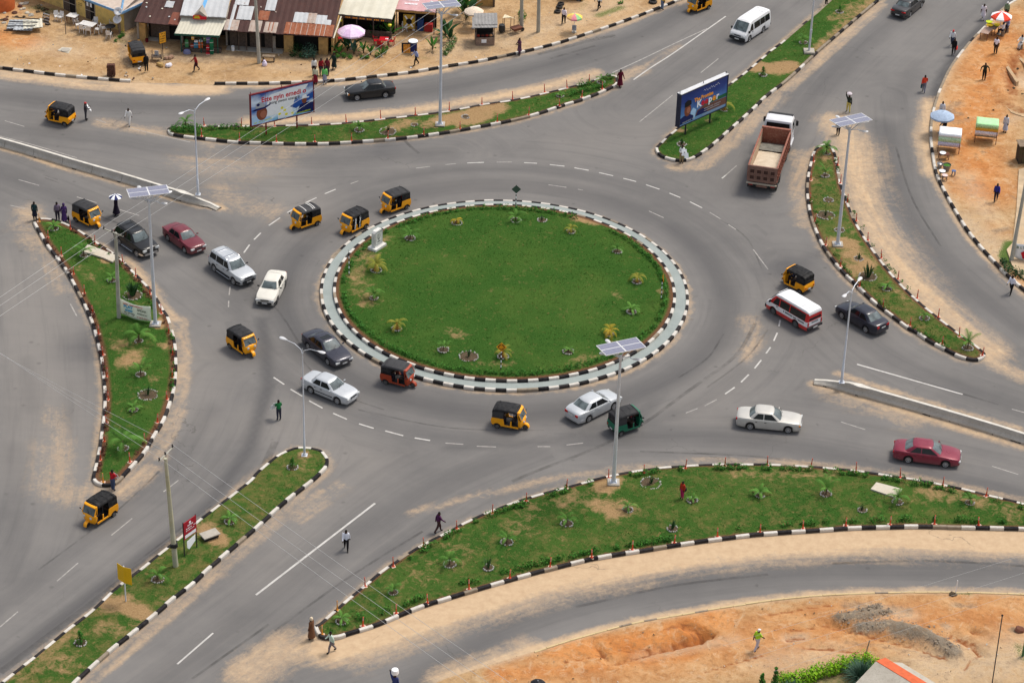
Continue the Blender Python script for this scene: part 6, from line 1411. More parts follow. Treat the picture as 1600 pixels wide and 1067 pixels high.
def with_var(o,var):
 a=o.data.attributes.new('var','FLOAT','POINT');a.data.foreach_set('value',np.asarray(var,dtype=np.float32));return o
def fronds(n,length,droop,rise,stem_h,seed,leafl=.26,lw=.028,up0=None):
 rs=random.Random(seed);mb=MB();var=[]
 for k in range(n):
  a=2*PI*k/n+rs.uniform(-.35,.35);el=rs.uniform(*rise);L=length*rs.uniform(.75,1.1);v0=rs.uniform(0,1)
  pts=[];p=Vector((0,0,stem_h));d=Vector((math.cos(a)*math.cos(el),math.sin(a)*math.cos(el),math.sin(el)));m_=9
  for i in range(m_+1):pts.append(p.copy());p=p+d*(L/m_);d.z-=droop/m_*(1+i*.18);d.normalize()
  side=Vector((-math.sin(a),math.cos(a),0));nb=len(mb.v)
  for i in range(m_):
   mb.add([pts[i]-side*.014,pts[i]+side*.014,pts[i+1]+side*.011,pts[i+1]-side*.011],[(0,1,2,3)])
   for h_ in (0.0,.5):
    q_=pts[i].lerp(pts[i+1],h_);t_=(i+h_)/m_;dd=(pts[i+1]-pts[i]).normalized();l=leafl*(.45+1.1*t_*(1-t_)*2)*(L/1.1)
    if i==0:continue
    for s in (1,-1):
     e=q_+(side*s*.9+dd*.55+Vector((0,0,-.28))).normalized()*l;wv=dd*lw
     mb.add([q_-wv,q_+wv,e+wv*.25],[(0,1,2)])
  var+=[min(1,max(0,v0+rs.uniform(-.15,.15))) for _ in range(len(mb.v)-nb)]
 return mb,var
def palm(label,group,seed,n=8,length=1.1,droop=1.3,rise=(.5,1.2),stem=.35,mat=LEAF,stemm=STEM,sr=.05):
 t=thing('young_palm',label,'palm',group=group)
 m_=MB();m_.tube([(0,0,-.05),(.0,0,stem*.5),(0,0,stem+.05)],[sr*1.3,sr*1.15,sr*.7],8);m_.build('stem',[stemm],t)
 mb,var=fronds(n,length,droop,rise,stem,seed);with_var(mb.build('crown',[mat],t),var);return t
def stones(seed,r,label,gap=0):
 rs=random.Random(seed);t=MB();n=int(2*PI*r/.145)
 for k in range(n):
  if gap and rs.random()<gap:continue
  a=2*PI*k/n+rs.uniform(-.06,.06);rr_=r*rs.uniform(.93,1.07);s=rs.uniform(.04,.075);c=Vector((rr_*math.cos(a),rr_*math.sin(a),s*.55));V=[]
  for z,k2 in ((-.6,.8),(.1,1.0),(.75,.6)):
   for j in range(6):b_=2*PI*j/6+a;V.append(c+Vector((math.cos(b_)*s*k2*rs.uniform(.8,1.15),math.sin(b_)*s*k2*rs.uniform(.8,1.15),z*s)))
  t.add(V,[tuple(range(12,18))]+[(i*6+j,i*6+(j+1) % 6,i*6+6+(j+1) % 6,i*6+6+j) for i in range(2) for j in range(6)],0 if rs.random()<.85 else 1)
 o=t.build('stone_ring',[M_['wstone'],M_['concrete'],M_['pit']])
 s_=MB();s_.add([(math.cos(a)*r*.95,math.sin(a)*r*.95,.015) for a in np.linspace(0,2*PI,15)[:-1]],[tuple(range(14))]);s_.build('soil',[M_['pit']],o)
 return tag(o,label,'stone ring','white stone rings round the young plants')
M_['wstone']=simple('whitewashed_stone',(.50,.48,.45),.9,var=.25,scale=8,dirt=(.28,.24,.19,1));M_['pit']=simple('turned_red_soil',(.085,.060,.036),.95,var=.45,scale=7)
def upright(label,group,seed,n=14,h=.8,r=.25,mat=LEAFD,wd=.04):
 t=thing('spiky_shrub',label,'shrub',group=group);rs=random.Random(seed);mb=MB();var=[]
 for k in range(n):
  a=rs.uniform(0,2*PI);rr_=r*rs.uniform(.1,.8);b0=Vector((math.cos(a)*rr_*.5,math.sin(a)*rr_*.5,0));tip=Vector((math.cos(a)*rr_*1.5,math.sin(a)*rr_*1.5,h*rs.uniform(.6,1.1)));s=Vector((-math.sin(a),math.cos(a),0))*wd;mid=b0.lerp(tip,.5)
  nb=len(mb.v);mb.add([b0-s*.6,b0+s*.6,mid+s,tip,mid-s],[(0,1,2,3,4)]);mb.add([mid+Vector((0,0,h*.1))+s,mid+Vector((0,0,h*.1))-s,mid+Vector((math.cos(a)*.2,math.sin(a)*.2,h*.25))],[(0,1,2)]);var+=[rs.random()]*(len(mb.v)-nb)
 with_var(mb.build('leaves',[mat],t),var);m_=MB();m_.tube([(0,0,-.03),(0,0,h*.5)],.03,6);m_.build('stem',[STEM],t);return t
def leaf_blob(mb,var,c,r,n,rs,leaf=.09,squash=.8,shade=0.0):
 """a clump of small leaf faces spread through a rounded volume"""
 c=Vector(c)
 for _ in range(n):
  while True:
   q_=Vector((rs.uniform(-1,1),rs.uniform(-1,1),rs.uniform(-.7,1)))
   if .35<q_.length<1:break
  p=c+Vector((q_.x*r,q_.y*r,q_.z*r*squash));nrm=(q_+Vector((rs.uniform(-.6,.6),rs.uniform(-.6,.6),rs.uniform(-.1,.9)))).normalized();a=nrm.orthogonal().normalized();b_=nrm.cross(a);th=rs.uniform(0,6.28);u=a*math.cos(th)+b_*math.sin(th);v_=nrm.cross(u);l=leaf*rs.uniform(.6,1.3)
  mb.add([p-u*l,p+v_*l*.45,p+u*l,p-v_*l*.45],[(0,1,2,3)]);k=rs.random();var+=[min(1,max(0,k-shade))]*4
PG='young palms in stone rings'
pr=[palm('',PG,1),palm('',PG,2,7,1.25,1.6,(.6,1.3)),palm('',PG,3,9,.95,1.1,(.35,1.2),.25),palm('',PG,4,6,1.2,1.0,(.8,1.35),.5)]
py_=palm('',PG,11,12,1.35,1.7,(.35,1.3),.55,LEAFYG,STEMO,.16);pyy=palm('',PG,12,9,1.2,1.8,(.3,1.25),.45,LEAFY,STEMO,.10)
pyd=palm('',PG,13,9,1.4,2.2,(.5,1.2),.5,LEAFYG,STEMO,.11)
shr=upright('','spiky shrubs in stone rings',5,16,.8,.3);shr2=upright('','spiky shrubs in stone rings',6,34,1.0,.42,LEAFD,.05)
def cone_bush(seed,h=1.0,r=.36,mat=LEAFH):
 t=thing('clipped_bush','','bush',group='bushes in stone rings');rs=random.Random(seed);mb=MB();var=[]
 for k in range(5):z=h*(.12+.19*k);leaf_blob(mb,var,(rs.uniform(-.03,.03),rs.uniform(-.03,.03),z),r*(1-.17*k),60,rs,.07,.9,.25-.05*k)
 with_var(mb.build('leaves',[mat],t),var);m_=MB();m_.tube([(0,0,-.03),(0,0,h*.6)],.03,6);m_.build('stem',[STEM],t);return t
cb=cone_bush(3)
sr_protos=[stones(1,.36,'',.12),stones(2,.41,'',.25),stones(3,.31,'',.15),stones(4,.38,'',.35)]
big_ring=stones(9,.72,'',.12)
ISN={'round':'the round lawn','top':'the top island','median':'the median under the dark blue billboard','right':'the curved right island','left':'the leaf shaped left island','lower':'the lower left median','long':'the long lawn'}
PL={
 'round':[(714,349,'Y'),(641,373,'g'),(588,423,'y'),(584,466,'g'),(620,513.5,'y'),(693,547,'g'),(732.5,557,'s'),(786,557,'y'),(888,549.5,'g'),(953,523,'Y'),(986.5,487.5,'g'),(995.5,440.5,'d'),(964.5,393,'g'),(806,345,'g'),(847,344.5,'s'),(892,362.5,'d')],
 'top':[(561,204,'g'),(606,206,'s'),(647.5,195.5,'0'),(727.5,183,'0'),(875,150.5,'g'),(939,129,'g'),(290,196,'g')],
 'median':[(1132,172,'d'),(1192,118,'c'),(1255,67,'g'),(1312,19,'c'),(1065,226,'s')],
 'right':[(1291,240.5,'G'),(1289,275,'g'),(1294.5,313,'0'),(1290,337,'s'),(1312,360,'0'),(1342,404.5,'s'),(1356,432.5,'S'),(1385,451.5,'g'),(1444,497.5,'g'),(1512,544,'g')],
 'left':[(84,357.5,'g'),(131,399.5,'g'),(175,438,'g'),(207,462,'S'),(217,533,'G'),(220,585.5,'g'),(231,617,'s'),(209,640.5,'g'),(192,700.5,'G')],
 'lower':[(457,730.5,'c'),(359.6,814.5,'g'),(246.7,905,'g'),(126,1004,'c')],
 'long':[(534,970.5,'g'),(614,925.5,'g'),(702.5,881.5,'g'),(762.6,887,'s'),(792,847,'g'),(885.6,818,'g'),(980.7,796.5,'g'),(1017,755,'s'),(1051,826,'s'),(1081.8,782,'g'),(1187,774,'g'),(1290.7,772,'g'),(1347,797,'s'),(1402,784.5,'g'),(1515,785.5,'g')],
}
used=set();NAMES={'g':'young green palm','G':'larger green palm','y':'bushy yellow green palm','Y':'yellowing palm','d':'drooping yellow green palm','s':'small spiky shrub','S':'dense dark spiky shrub','c':'leafy green bush'}
protos={'g':pr,'G':[pr[1]],'y':[py_],'Y':[pyy],'d':[pyd],'s':[shr],'S':[shr2],'c':[cb]}
side_of={'round':'left','top':'left','median':'left','right':'top','left':'top','lower':'left','long':'left'}
rsp=random.Random(5);srused=set()
for isl,L_ in PL.items():
 kk=(lambda e:e[0]) if side_of[isl]=='left' else (lambda e:e[1])
 L_=sorted(L_,key=kk);cnt={};tot={}
 for e in L_:tot[e[2]]=tot.get(e[2],0)+1
 for idx,(x,y,kd_) in enumerate(L_):
  p=on_lawn(x,y);a=rsp.uniform(0,6.28);big=(isl,x) in (('left',231),('left',207),('round',732.5),('right',1290),('right',1356),('long',1017),('top',606))
  s=big_ring if big else rsp.choice(sr_protos);lab=f'{ORD[idx]} ring of white stones from the {side_of[isl]} on {ISN[isl]}'
  if s.name not in srused:srused.add(s.name);s['label']=lab;s.location=p;s.rotation_euler=(0,0,a)
  else:s=dup(s,p,a,lab)
  if kd_=='0':continue
  cnt[kd_]=cnt.get(kd_,0)+1;nm=NAMES[kd_]
  lab=f'{nm} in a stone ring on {ISN[isl]}' if tot[kd_]==1 else f'{ORD[cnt[kd_]-1]} {nm} from the {side_of[isl]} on {ISN[isl]}'
  o=rsp.choice(protos[kd_]);sc={'G':1.35,'S':1.1}.get(kd_,1.0)*rsp.uniform(.62,1.05)*(1.15 if isl=='left' else 1)
  if o.name not in used:used.add(o.name);o['label']=lab;o.location=p;o.rotation_euler=(0,0,a);o.scale=(sc,)*3
  else:o=dup(o,p,a,lab,None,sc)
for o in pr+[py_,pyy,pyd,shr,shr2,cb]+sr_protos+[big_ring]:
 if not o.get('label'):o['label']='spare '+o.name

def border(name,label,lines,mat,step=.28,r=(.2,.34),gapf=None,n=46,seed=1,leaf=.085,z=.25):
 rs=random.Random(seed);mb=MB();var=[]
 for line in lines:
  q=smooth_line(line,step) if not isinstance(line,np.ndarray) else line
  for i,(x,y) in enumerate(q):
   if gapf and gapf(x,y,rs):continue
   rr_=rs.uniform(*r);leaf_blob(mb,var,(x+rs.uniform(-.12,.12),y+rs.uniform(-.12,.12),z+rr_*.55),rr_,int(n*rs.uniform(.6,1.2)),rs,leaf,1.0,.12)
   if rs.random()<.25:leaf_blob(mb,var,(x,y,z+rr_*1.5),rr_*.45,10,rs,leaf*1.1,1.4)
 o=with_var(mb.build(name,[mat],None),var);return tag(o,label,'border plants',kind='stuff')
a_=np.linspace(0,2*PI,300)[:-1];hr=np.c_[RC.x+12.75*np.cos(a_),RC.y+12.75*np.sin(a_)]
gx0,gx1=at(900,345).x,at(950,360).x
def gapr(x,y,rs):
 if y>4 and gx0<x<gx1:return True
 if x<-8 and-3<y<9 and rs.random()<.45:return True
 if x>9 and-8<y<-3 and rs.random()<.35:return True
 return rs.random()<.06
border('border_hedge','low green hedge ring along the rim of the round lawn',[hr],LEAFH,r=(.20,.34),gapf=gapr,n=40,z=.32,seed=2)
gp_=lambda pr_:(lambda x,y,rs,st=[0]:(st.__setitem__(0,st[0]-1) or True) if st[0]>0 else ((st.__setitem__(0,rs.randint(1,4)) or True) if rs.random()<pr_ else False))
isf=lambda pts,o_:[at(x,y,KH) for x,y in pts]
border('border_shrubs','leafy green border plants along the long lawn',[isf([(640,872),(700,838),(768,806),(840,782),(930,752)],0),isf([(975,745),(1075,734),(1200,732),(1305,739),(1400,751),(1497,769),(1600,794)],0),isf([(560,968),(640,943),(740,908),(850,880),(930,862)],0),isf([(930,863),(1011,849),(1100,835),(1200,823),(1330,815),(1440,813),(1560,816),(1640,820)],0)],LEAFH,gapf=gp_(.22),r=(.18,.34),seed=4,n=42)
border('border_shrubs','leafy border plants at both ends of the top island',[isf([(268,206),(290,205),(310,207)],0),isf([(272,200),(300,200),(312,202)],0),isf([(328,202),(362,201),(395,203)],0),isf([(890,150),(940,136)],0),isf([(905,136),(955,122)],0)],LEAFH,gapf=gp_(.05),r=(.22,.38),seed=5,n=50)
border('border_shrubs','small reddish border plants of the leaf shaped left island',[isf([(72,375),(110,428),(140,480),(158,545),(168,620),(164,690),(156,735)],0),isf([(100,353),(150,383),(188,412),(215,440),(240,475),(258,505)],0),isf([(266,530),(271,570),(266,615),(250,655),(225,695),(198,728)],0)],LEAFR,gapf=gp_(.28),r=(.12,.22),seed=6,n=26,leaf=.07)
border('border_shrubs','small green border plants of the leaf shaped left island',[isf([(105,356),(150,385),(188,414),(215,444),(240,480)],0),isf([(268,540),(271,585),(262,625)],0),isf([(260,510),(268,530)],0)],LEAFH,gapf=gp_(.4),r=(.13,.24),seed=7,n=30,leaf=.07)
border('border_shrubs','sparse border plants of the curved right island',[isf([(1271,290),(1268,320),(1280,360)],0),isf([(1305,398),(1330,430),(1370,470),(1400,492)],0),isf([(1425,512),(1480,542)],0),isf([(1305,250),(1320,300),(1345,352),(1372,395),(1410,440),(1450,480)],0)],LEAFH,gapf=gp_(.3),r=(.12,.24),seed=8,n=26,leaf=.07)
# ---- people
SKIN=simple('dark_brown_skin',(.055,.026,.016),.55,var=.1);HAIR=simple('black_hair',(.010,.009,.009),.8);SHOE=simple('dark_shoe',(.02,.017,.015),.6)
POSE={}
def pose_mesh(key,lean=0.0,legs=((0,0),(0,0)),arms=((0,.12,.15),(0,.12,.15)),sit=False,head_turn=0.0):
 """one skinned body; returns mesh with material indices 0 skin 1 top 2 trousers 3 shoes; +X is forward"""
 if key in POSE:return POSE[key]
 V=[];E=[];Rd=[];B=[]
 def v(p,r,par=None,bone=0):
  V.append(Vector(p));Rd.append(r)
  if par is not None:E.append((par,len(V)-1));B.append(bone)
  return len(V)-1
 sl,cl=math.sin(lean),math.cos(lean)
 ln=lambda x,y,z:(x+(z-.95)*sl,y,.95+(z-.95)*cl)
 pel=v((0,0,.95),(.125,.105));bel=v(ln(0,0,1.10),(.115,.095),pel,1);che=v(ln(0,0,1.30),(.145,.105),bel,1);nk=v(ln(0,0,1.46),(.055,.055),che,1)
 h0=v(ln(.015,0,1.54),(.068,.07),nk,0);h1=v(ln(.02,0,1.61),(.078,.092),h0,0);h2=v(ln(.012,0,1.70),(.055,.065),h1,0);v(ln(.105,0,1.595),(.016,.014),h1,0)
 for s in (1,-1):v(ln(.01,s*.085,1.60),(.012,.022),h1,0)
 for s,(a,b) in zip((1,-1),legs):
  hip=v((0,s*.095,.88),(.085,.09),pel,2);kx=(math.sin(a)*.42,s*.10,.88-math.cos(a)*.42);kn=v(kx,(.058,.06),hip,2)
  an=(kx[0]+math.sin(b)*.42,s*.10,kx[2]-math.cos(b)*.42);mid=v(((kx[0]*.6+an[0]*.4),s*.10,kx[2]*.6+an[2]*.4),(.052,.055),kn,2);ak=v(an,(.036,.038),mid,2)
  hl=v((an[0]+.04,s*.10,an[2]-.045),(.040,.036),ak,3);v((an[0]+.17,s*.115,an[2]-.06),(.040,.024),hl,3)
 for s,(f,out,el) in zip((1,-1),arms):
  sh=v(ln(0,s*.175,1.41),(.062,.06),che,1)
  d=Vector((math.sin(f)*math.cos(out),s*math.sin(out),-math.cos(f)*math.cos(out)));e=Vector(ln(0,s*.19,1.41))+d*.28;eb=v(e,(.042,.042),sh,1)
  g=f+el;inn=out*.3-(.35 if el>1.2 else 0);d2=Vector((math.sin(g)*math.cos(inn),s*math.sin(inn),-math.cos(g)*math.cos(inn)));w_=e+d2*.25;wr=v(w_,(.027,.027),eb,4)
  pm=v(w_+d2*.075,(.022,.034),wr,0);side=Vector((0,0,1)).cross(d2);side=side.normalized() if side.length>.1 else Vector((1,0,0));up=side.cross(d2).normalized()
  for k,(o,l) in enumerate(((-.024,.06),(-.008,.075),(.008,.072),(.024,.058))):v(w_+d2*(.09+l)+up*o*1.2-side*.012*s,(.009,.009),pm,0)
  v(w_+d2*.09+up*.05,(.010,.010),wr,0)
 me=bpy.data.meshes.new('pose');me.from_pydata([tuple(p) for p in V],E,[]);o=bpy.data.objects.new('pose',me);col.objects.link(o)
 md=o.modifiers.new('skin','SKIN');md.use_smooth_shade=True;sv=me.skin_vertices[0].data
 for i,r_ in enumerate(Rd):sv[i].radius=tuple(x*(1.0 if r_[0]<.02 else 1.2 if 4<i<8 else 1.5) for x in r_)
 sv[0].use_root=True
 sb=o.modifiers.new('sub','SUBSURF');sb.levels=1;sb.render_levels=1
 dg=bpy.context.evaluated_depsgraph_get();m2=bpy.data.meshes.new_from_object(o.evaluated_get(dg));bpy.data.objects.remove(o);bpy.data.meshes.remove(me)
 A=np.array([V[a] for a,b in E]);D=np.array([V[b] for a,b in E])-A;LL=(D*D).sum(1)+1e-9
 zmin=min(p.co.z for p in m2.vertices)
 mi=[]
 for f in m2.polygons:
  c=np.array(f.center);t_=np.clip(((c-A)*D).sum(1)/LL,0,1);dd=((A+t_[:,None]*D-c)**2).sum(1);mi.append(B[int(dd.argmin())])
 m2.polygons.foreach_set('material_index',mi)
 for p in m2.vertices:p.co.z-=zmin
 m2.update();POSE[key]=(m2,zmin,[p.copy() for p in V]);return POSE[key]
D_=math.radians
PZ={
 'stand':dict(legs=((D_(3),D_(-2)),(D_(-3),D_(-4))),arms=((D_(3),.14,.2),(D_(-2),.14,.2))),
 'hold':dict(legs=((D_(3),D_(-2)),(D_(-3),D_(-4))),arms=((D_(25),.15,1.3),(D_(15),.15,1.25))),
 'walk':dict(lean=.06,legs=((D_(24),D_(6)),(D_(-16),D_(-34))),arms=((D_(-24),.14,.35),(D_(26),.14,.4))),
 'walk2':dict(lean=.05,legs=((D_(-14),D_(-30)),(D_(22),D_(4))),arms=((D_(22),.14,.4),(D_(-22),.14,.3))),
 'carry':dict(legs=((D_(16),D_(4)),(D_(-10),D_(-24))),arms=((D_(150),.35,.75),(D_(-12),.14,.3))),
 'sit':dict(legs=((D_(82),D_(5)),(D_(78),D_(0))),arms=((D_(35),.2,.8),(D_(35),.2,.8))),
 'hips':dict(legs=((D_(4),D_(0)),(D_(-4),D_(-6))),arms=((D_(-25),.65,.9),(D_(-20),.6,.9))),
}
COL={}
def cloth(rgb):
 if rgb not in COL:COL[rgb]=simple('cloth_%02d' % len(COL),hexc(*rgb),.85,var=.12,scale=6)
 return COL[rgb]
PEO={}
def person(label,foot_,face_,pose,top,bottom,hat=None,skirt=None,sleeve=True,h=1.70,z=None,group=None,shoe=None,pos=None,az=None):
 me0,zmin,J=pose_mesh(pose,**PZ[pose]);me=me0.copy();me.name='body'
 for m_ in (SKIN,cloth(top),cloth(bottom),shoe or SHOE,cloth(top) if sleeve else SKIN):me.materials.append(m_)
 p=pos if pos is not None else at(*foot_,0.0 if z is None else z)
 if az is None:az=hdg(foot_,(foot_[0]+face_[0],foot_[1]+face_[1]))
 o=bpy.data.objects.new('person',me);col.objects.link(o);o.location=p;o.rotation_euler=(0,0,az);s=h/1.74;o.scale=(s,s,s);tag(o,label,'person',group)
 hd=J[5];c=Vector((hd.x,hd.y,hd.z-zmin));m_=MB()
 if hat is None or hat=='hair':m_.lathe([(.088,.0),(.093,.04),(.080,.09),(.045,.118),(.01,.125)],10,c+Vector((-.016,0,.0)),squash=.88);m_.build('hair',[HAIR],o)
 elif isinstance(hat,tuple) and len(hat)==3:m_.lathe([(.093,-.02),(.10,.04),(.088,.10),(.05,.135),(.01,.14)],10,c+Vector((-.012,0,0)),squash=.9);m_.box(c+Vector((.11,0,.035)),(.10,.14,.014));m_.build('cap',[cloth(hat)],o)
 else:m_.lathe([(.085,-.09),(.112,-.03),(.118,.05),(.10,.12),(.05,.17),(.01,.175)],10,c+Vector((-.02,0,0)));m_.build('headscarf',[cloth(hat[:3])],o)
 if skirt:
  rgb,ln_,wd=skirt;zt=1.02-zmin*0;m_=MB();pr_=[(.13,zt),(.165,zt-.12),(.17+wd*.5,zt-.12-ln_*.5),(.18+wd,zt-.1-ln_),(.16+wd,zt-.1-ln_)]
  m_.lathe(pr_,12,(0,0,-zmin),squash=1.05);m_.build('skirt',[cloth(rgb)],o)
 return o
def held(name,label,cat,mb,mats,p,az=0):o=mb.build(name,mats,None,tuple(p),az);return tag(o,label,cat)
def near(o,x,y,z):
 s=o.scale[0];a=o.rotation_euler[2];return Vector((o.location.x+s*(x*math.cos(a)-y*math.sin(a)),o.location.y+s*(x*math.sin(a)+y*math.cos(a)),o.location.z+s*z))
W_,BK_,NV=(235,235,232),(26,25,28),(38,40,66)
VZ=.2
def papers(o,label,x=.30,y=.12):
 m_=MB();m_.plate([(.10,-.24,-.16),(.16,.24,-.20),(-.10,.22,.34),(-.14,-.22,.32)],.012);m_.plate([(.20,.0,-.36),(.26,.38,-.40),(.08,.34,.06),(.04,.02,.08)],.012);held('newspapers',label,'newspapers',m_,[F_['white']],near(o,x,y,1.12),o.rotation_euler[2])
def bag(o,label,rgb,x=0,y=-.28,z=.55,s=1.0):
 m_=MB();m_.box((0,0,0),(.30*s,.13*s,.36*s),bev=.04);m_.tube([(-.08*s,0,.17*s),(-.05*s,0,.32*s),(.05*s,0,.32*s),(.08*s,0,.17*s)],.012,5);held('bag',label,'bag',m_,[cloth(rgb)],near(o,x,y,z),o.rotation_euler[2])
o=person('man in a red cap and dark grey clothes selling newspapers on the road',(134.5,188),(10,-1),'hold',(62,58,62),(60,60,66),(190,60,60));papers(o,'white newspapers held up by the man in the red cap',.32,.1)
person('person in an all white suit walking across the road at the top left',(202,196.5),(-6,8),'walk',(225,222,218),(215,212,208))
person('person in black standing behind the parked taxi',(229,112),(-6,-6),'stand',(20,20,22),(18,18,20),z=VZ)
o=person('person in a red and white top walking past the provision shop',(306.5,112),(-10,1),'walk',(150,40,42),(75,60,58),z=VZ);bag(o,'dark bag on the arm of the person in the red and white top',(60,22,30),.05,.25,.8,.8)
GK='group of people at the kerb behind the pale blue billboard'
person('woman in a pale top and red skirt at the kerb behind the pale blue billboard',(493,131.5),(0,8),'stand',(205,200,170),(130,30,45),None,((130,30,45),.72,.06),z=.0,group=GK)
person('person in a bright green top and pale skirt at the kerb',(507.5,131.5),(2,8),'stand',(120,200,110),(150,150,160),None,((150,150,165),.5,.04),z=.0,group=GK)
person('man in a red top and dark trousers standing in the group',(502,118.5),(3,6),'stand',(140,24,36),(34,34,48),z=VZ,group=GK)
person('person in a white shirt behind the woman in the red skirt',(491,118),(4,6),'stand',(225,220,215),(40,36,40),z=VZ,group=GK)
person('person in a dark red top with a white bundle behind the green top',(511.5,118),(-3,7),'stand',(110,34,44),(50,46,56),z=VZ,group=GK)
person('person in a long dark green robe walking left by the plants',(522,109),(-10,3),'walk',(30,52,42),(28,36,44),None,((30,48,44),.6,.08),z=VZ,group=GK)
person('man in a light blue shirt and black trousers striding by the poster boards',(650,102.5),(-10,2),'walk',(150,160,200),BK_,z=VZ)
person('woman in a purple patterned dress stepping off the kerb',(811.5,86.5),(-8,3),'hold',(96,56,76),(90,60,76),None,((100,66,84),.5,.05),False)
person('man in a white shirt and black trousers beside the patched umbrella',(880.5,38),(4,-8),'walk2',(226,214,224),(22,22,24),z=VZ)
person('person in a white shirt and black skirt walking near the top edge',(935.5,15.5),(-8,3),'walk',(225,225,228),(24,24,28),z=VZ)
person('person in a yellow shirt and jeans on the kerb at the top edge',(1034.5,15.5),(6,-3),'stand',(196,160,70),(110,125,150),z=.0)
person('person in a long maroon robe at the right tip of the top island',(968.5,136),(4,4),'walk2',(92,20,40),(92,20,40),None,((92,20,40),.72,.10),h=1.75)
o=person('man in a white shirt and khaki trousers at the tip of the billboard median',(1064.5,255),(4,8),'hold',(210,212,210),(150,130,100));papers(o,'white papers held by the man at the tip of the billboard median')
person('dark clothed person at the top edge of the billboard median',(1291,7),(6,2),'stand',(26,24,28),(24,22,26),z=.2)
o=person('person in a dark green top and yellow trousers carrying a pale load on the head',(1325,175.5),(-2,-8),'carry',(44,52,42),(196,178,96))
m_=MB();m_.lathe([(.10,0),(.22,.05),(.25,.14),(.17,.22),(.05,.25)],10);held('head_load','pale load on the head of the person in yellow trousers','load',m_,[cloth((205,195,200))],near(o,.02,.03,1.76))
person('person in a dark red top and black trousers near the tip of the right island',(1309,211),(-4,6),'stand',(80,34,40),(36,26,34))
o=person('person in an orange red shirt and grey trousers on the right road',(1443,144.5),(2,-8),'walk',(214,68,42),(112,112,125));bag(o,'dark teal bag carried by the person in the orange red shirt',(34,70,84),0,.26,.6)
person('man in a white shirt and red cap walking beside the right kerb',(1487,72.5),(-4,8),'walk',(215,218,222),(62,68,88),(196,62,66))
o=person('person in black with a red bag beside the right kerb',(1489.5,85.5),(-3,8),'walk2',(24,24,28),(20,20,22),h=1.66);bag(o,'bright red bag carried by the person in black',(226,50,40),.05,.28,.75,.9)
person('woman in a white dress near the red and white umbrella',(1535.5,31.5),(-3,8),'walk',(225,218,226),(214,206,218),None,((218,212,222),.42,.05),False)
person('man in a white shirt with a dark tie standing on the orange earth',(1555,84.5),(-1,8),'stand',(230,226,238),(24,24,28),z=VZ,sleeve=False)
person('person in dark green with hands on hips on the orange earth',(1537,125.5),(1,8),'hips',(36,46,34),(28,28,28),z=VZ)
person('person in a long white and pale blue robe beside the green topped stall',(1570,207),(-4,6),'stand',(205,208,220),(165,175,200),None,((170,180,205),.7,.06),z=VZ)
person('man in a blue shirt walking on the orange earth',(1555.5,314.5),(-1,8),'walk2',(40,46,130),(32,30,50),z=VZ)
person('man in a white shirt and black trousers stepping off the right kerb',(1579,459),(-6,5),'walk',(216,216,228),BK_)
person('person in a dark green dress at the upper tip of the left island',(55,344.5),(3,-8),'stand',(28,54,58),(24,26,40),None,((26,28,44),.5,.05))
person('person in a mauve grey top at the upper tip of the left island',(90.5,345),(-3,-6),'stand',(112,98,116),(48,44,56))
o=person('woman in a long purple robe with a bag beside the left island',(101,347.5),(-2,-8),'stand',(70,46,98),(66,44,90),(64,42,88,1),((68,46,96),.72,.08));bag(o,'black bag beside the woman in the purple robe',(24,22,28),.02,-.34,.32)
o=person('woman in a black robe under a white and navy umbrella',(182,336.5),(-8,3),'carry',(30,22,38),(28,20,36),(26,20,34,1),((28,22,38),.72,.14));um_p=near(o,.10,.16,1.9)
o=person('man in a green shirt and dark jeans on the asphalt by the slender lamp',(436,656),(-4,-6),'hold',(34,112,62),(48,48,62));papers(o,'white papers held by the man in the green shirt',.3,.12)
person('man in a white shirt and black trousers walking along the lower road',(541,859),(0,10),'walk',(222,224,234),BK_)
person('man in a purple shirt and brown trousers walking beside the long lawn',(685,831.5),(8,-2),'walk',(74,32,70),(70,46,46))
person('woman in a brown robe and pale headscarf at the left tip of the long lawn',(487,998.5),(-6,-2),'stand',(106,72,50),(104,70,50),(212,196,170,1),((108,74,52),.74,.08),h=1.72)
person('man in a pale green shirt and grey trousers striding left below the long lawn',(518,1018.5),(-10,2),'walk',(196,216,200),(120,110,112))
person('worker in a lime green vest and white hat on the building ground',(1182,1015.5),(5,-3),'walk',(170,214,50),(186,180,190),(228,228,226),None,False,z=.1)
o=person('man in a red shirt and jeans at the lower tip of the left island',(177,766),(5,-4),'hold',(178,30,40),(62,78,108));papers(o,'white papers held by the man in the red shirt',.3,-.1)
o=person('person in an orange red top and pink trousers on the long lawn',(1065.5,779),(-6,4),'stand',(170,52,34),(180,40,96),z=.35,h=1.45);bag(o,'dark bag on the shoulder of the person on the long lawn',(30,28,34),-.12,.2,.95,.8)
o=person('person carrying a white load at the bottom edge',(617,1086),(2,-8),'carry',(50,60,110),(40,50,90))
m_=MB();m_.lathe([(.14,0),(.24,.06),(.25,.2),(.22,.36),(.08,.42)],10);held('head_load','white sack on the head of the person at the bottom edge','load',m_,[F_['white']],near(o,.02,0,1.76))
person('person in a blue top sitting under the red and white umbrella',(1573,50),(-6,4),'sit',(130,135,165),(40,40,60),z=VZ+.0)
person('person in a white top with dark hair sitting at the fruit table',(1566,56),(-6,-2),'sit',(215,215,222),(30,26,40),z=VZ)
person('person in a white cap standing behind the red and white umbrella',(1571.5,29),(-4,6),'stand',(120,140,110),(60,70,60),(225,225,225),z=VZ)
person('person in a pale shirt standing behind the pale blue umbrella',(1470.5,186),(2,8),'stand',(200,205,215),(50,50,60),z=VZ)
person('person in dark clothes sitting under the pale blue umbrella',(1474,208),(-4,4),'sit',(36,36,40),(32,32,36),z=VZ)
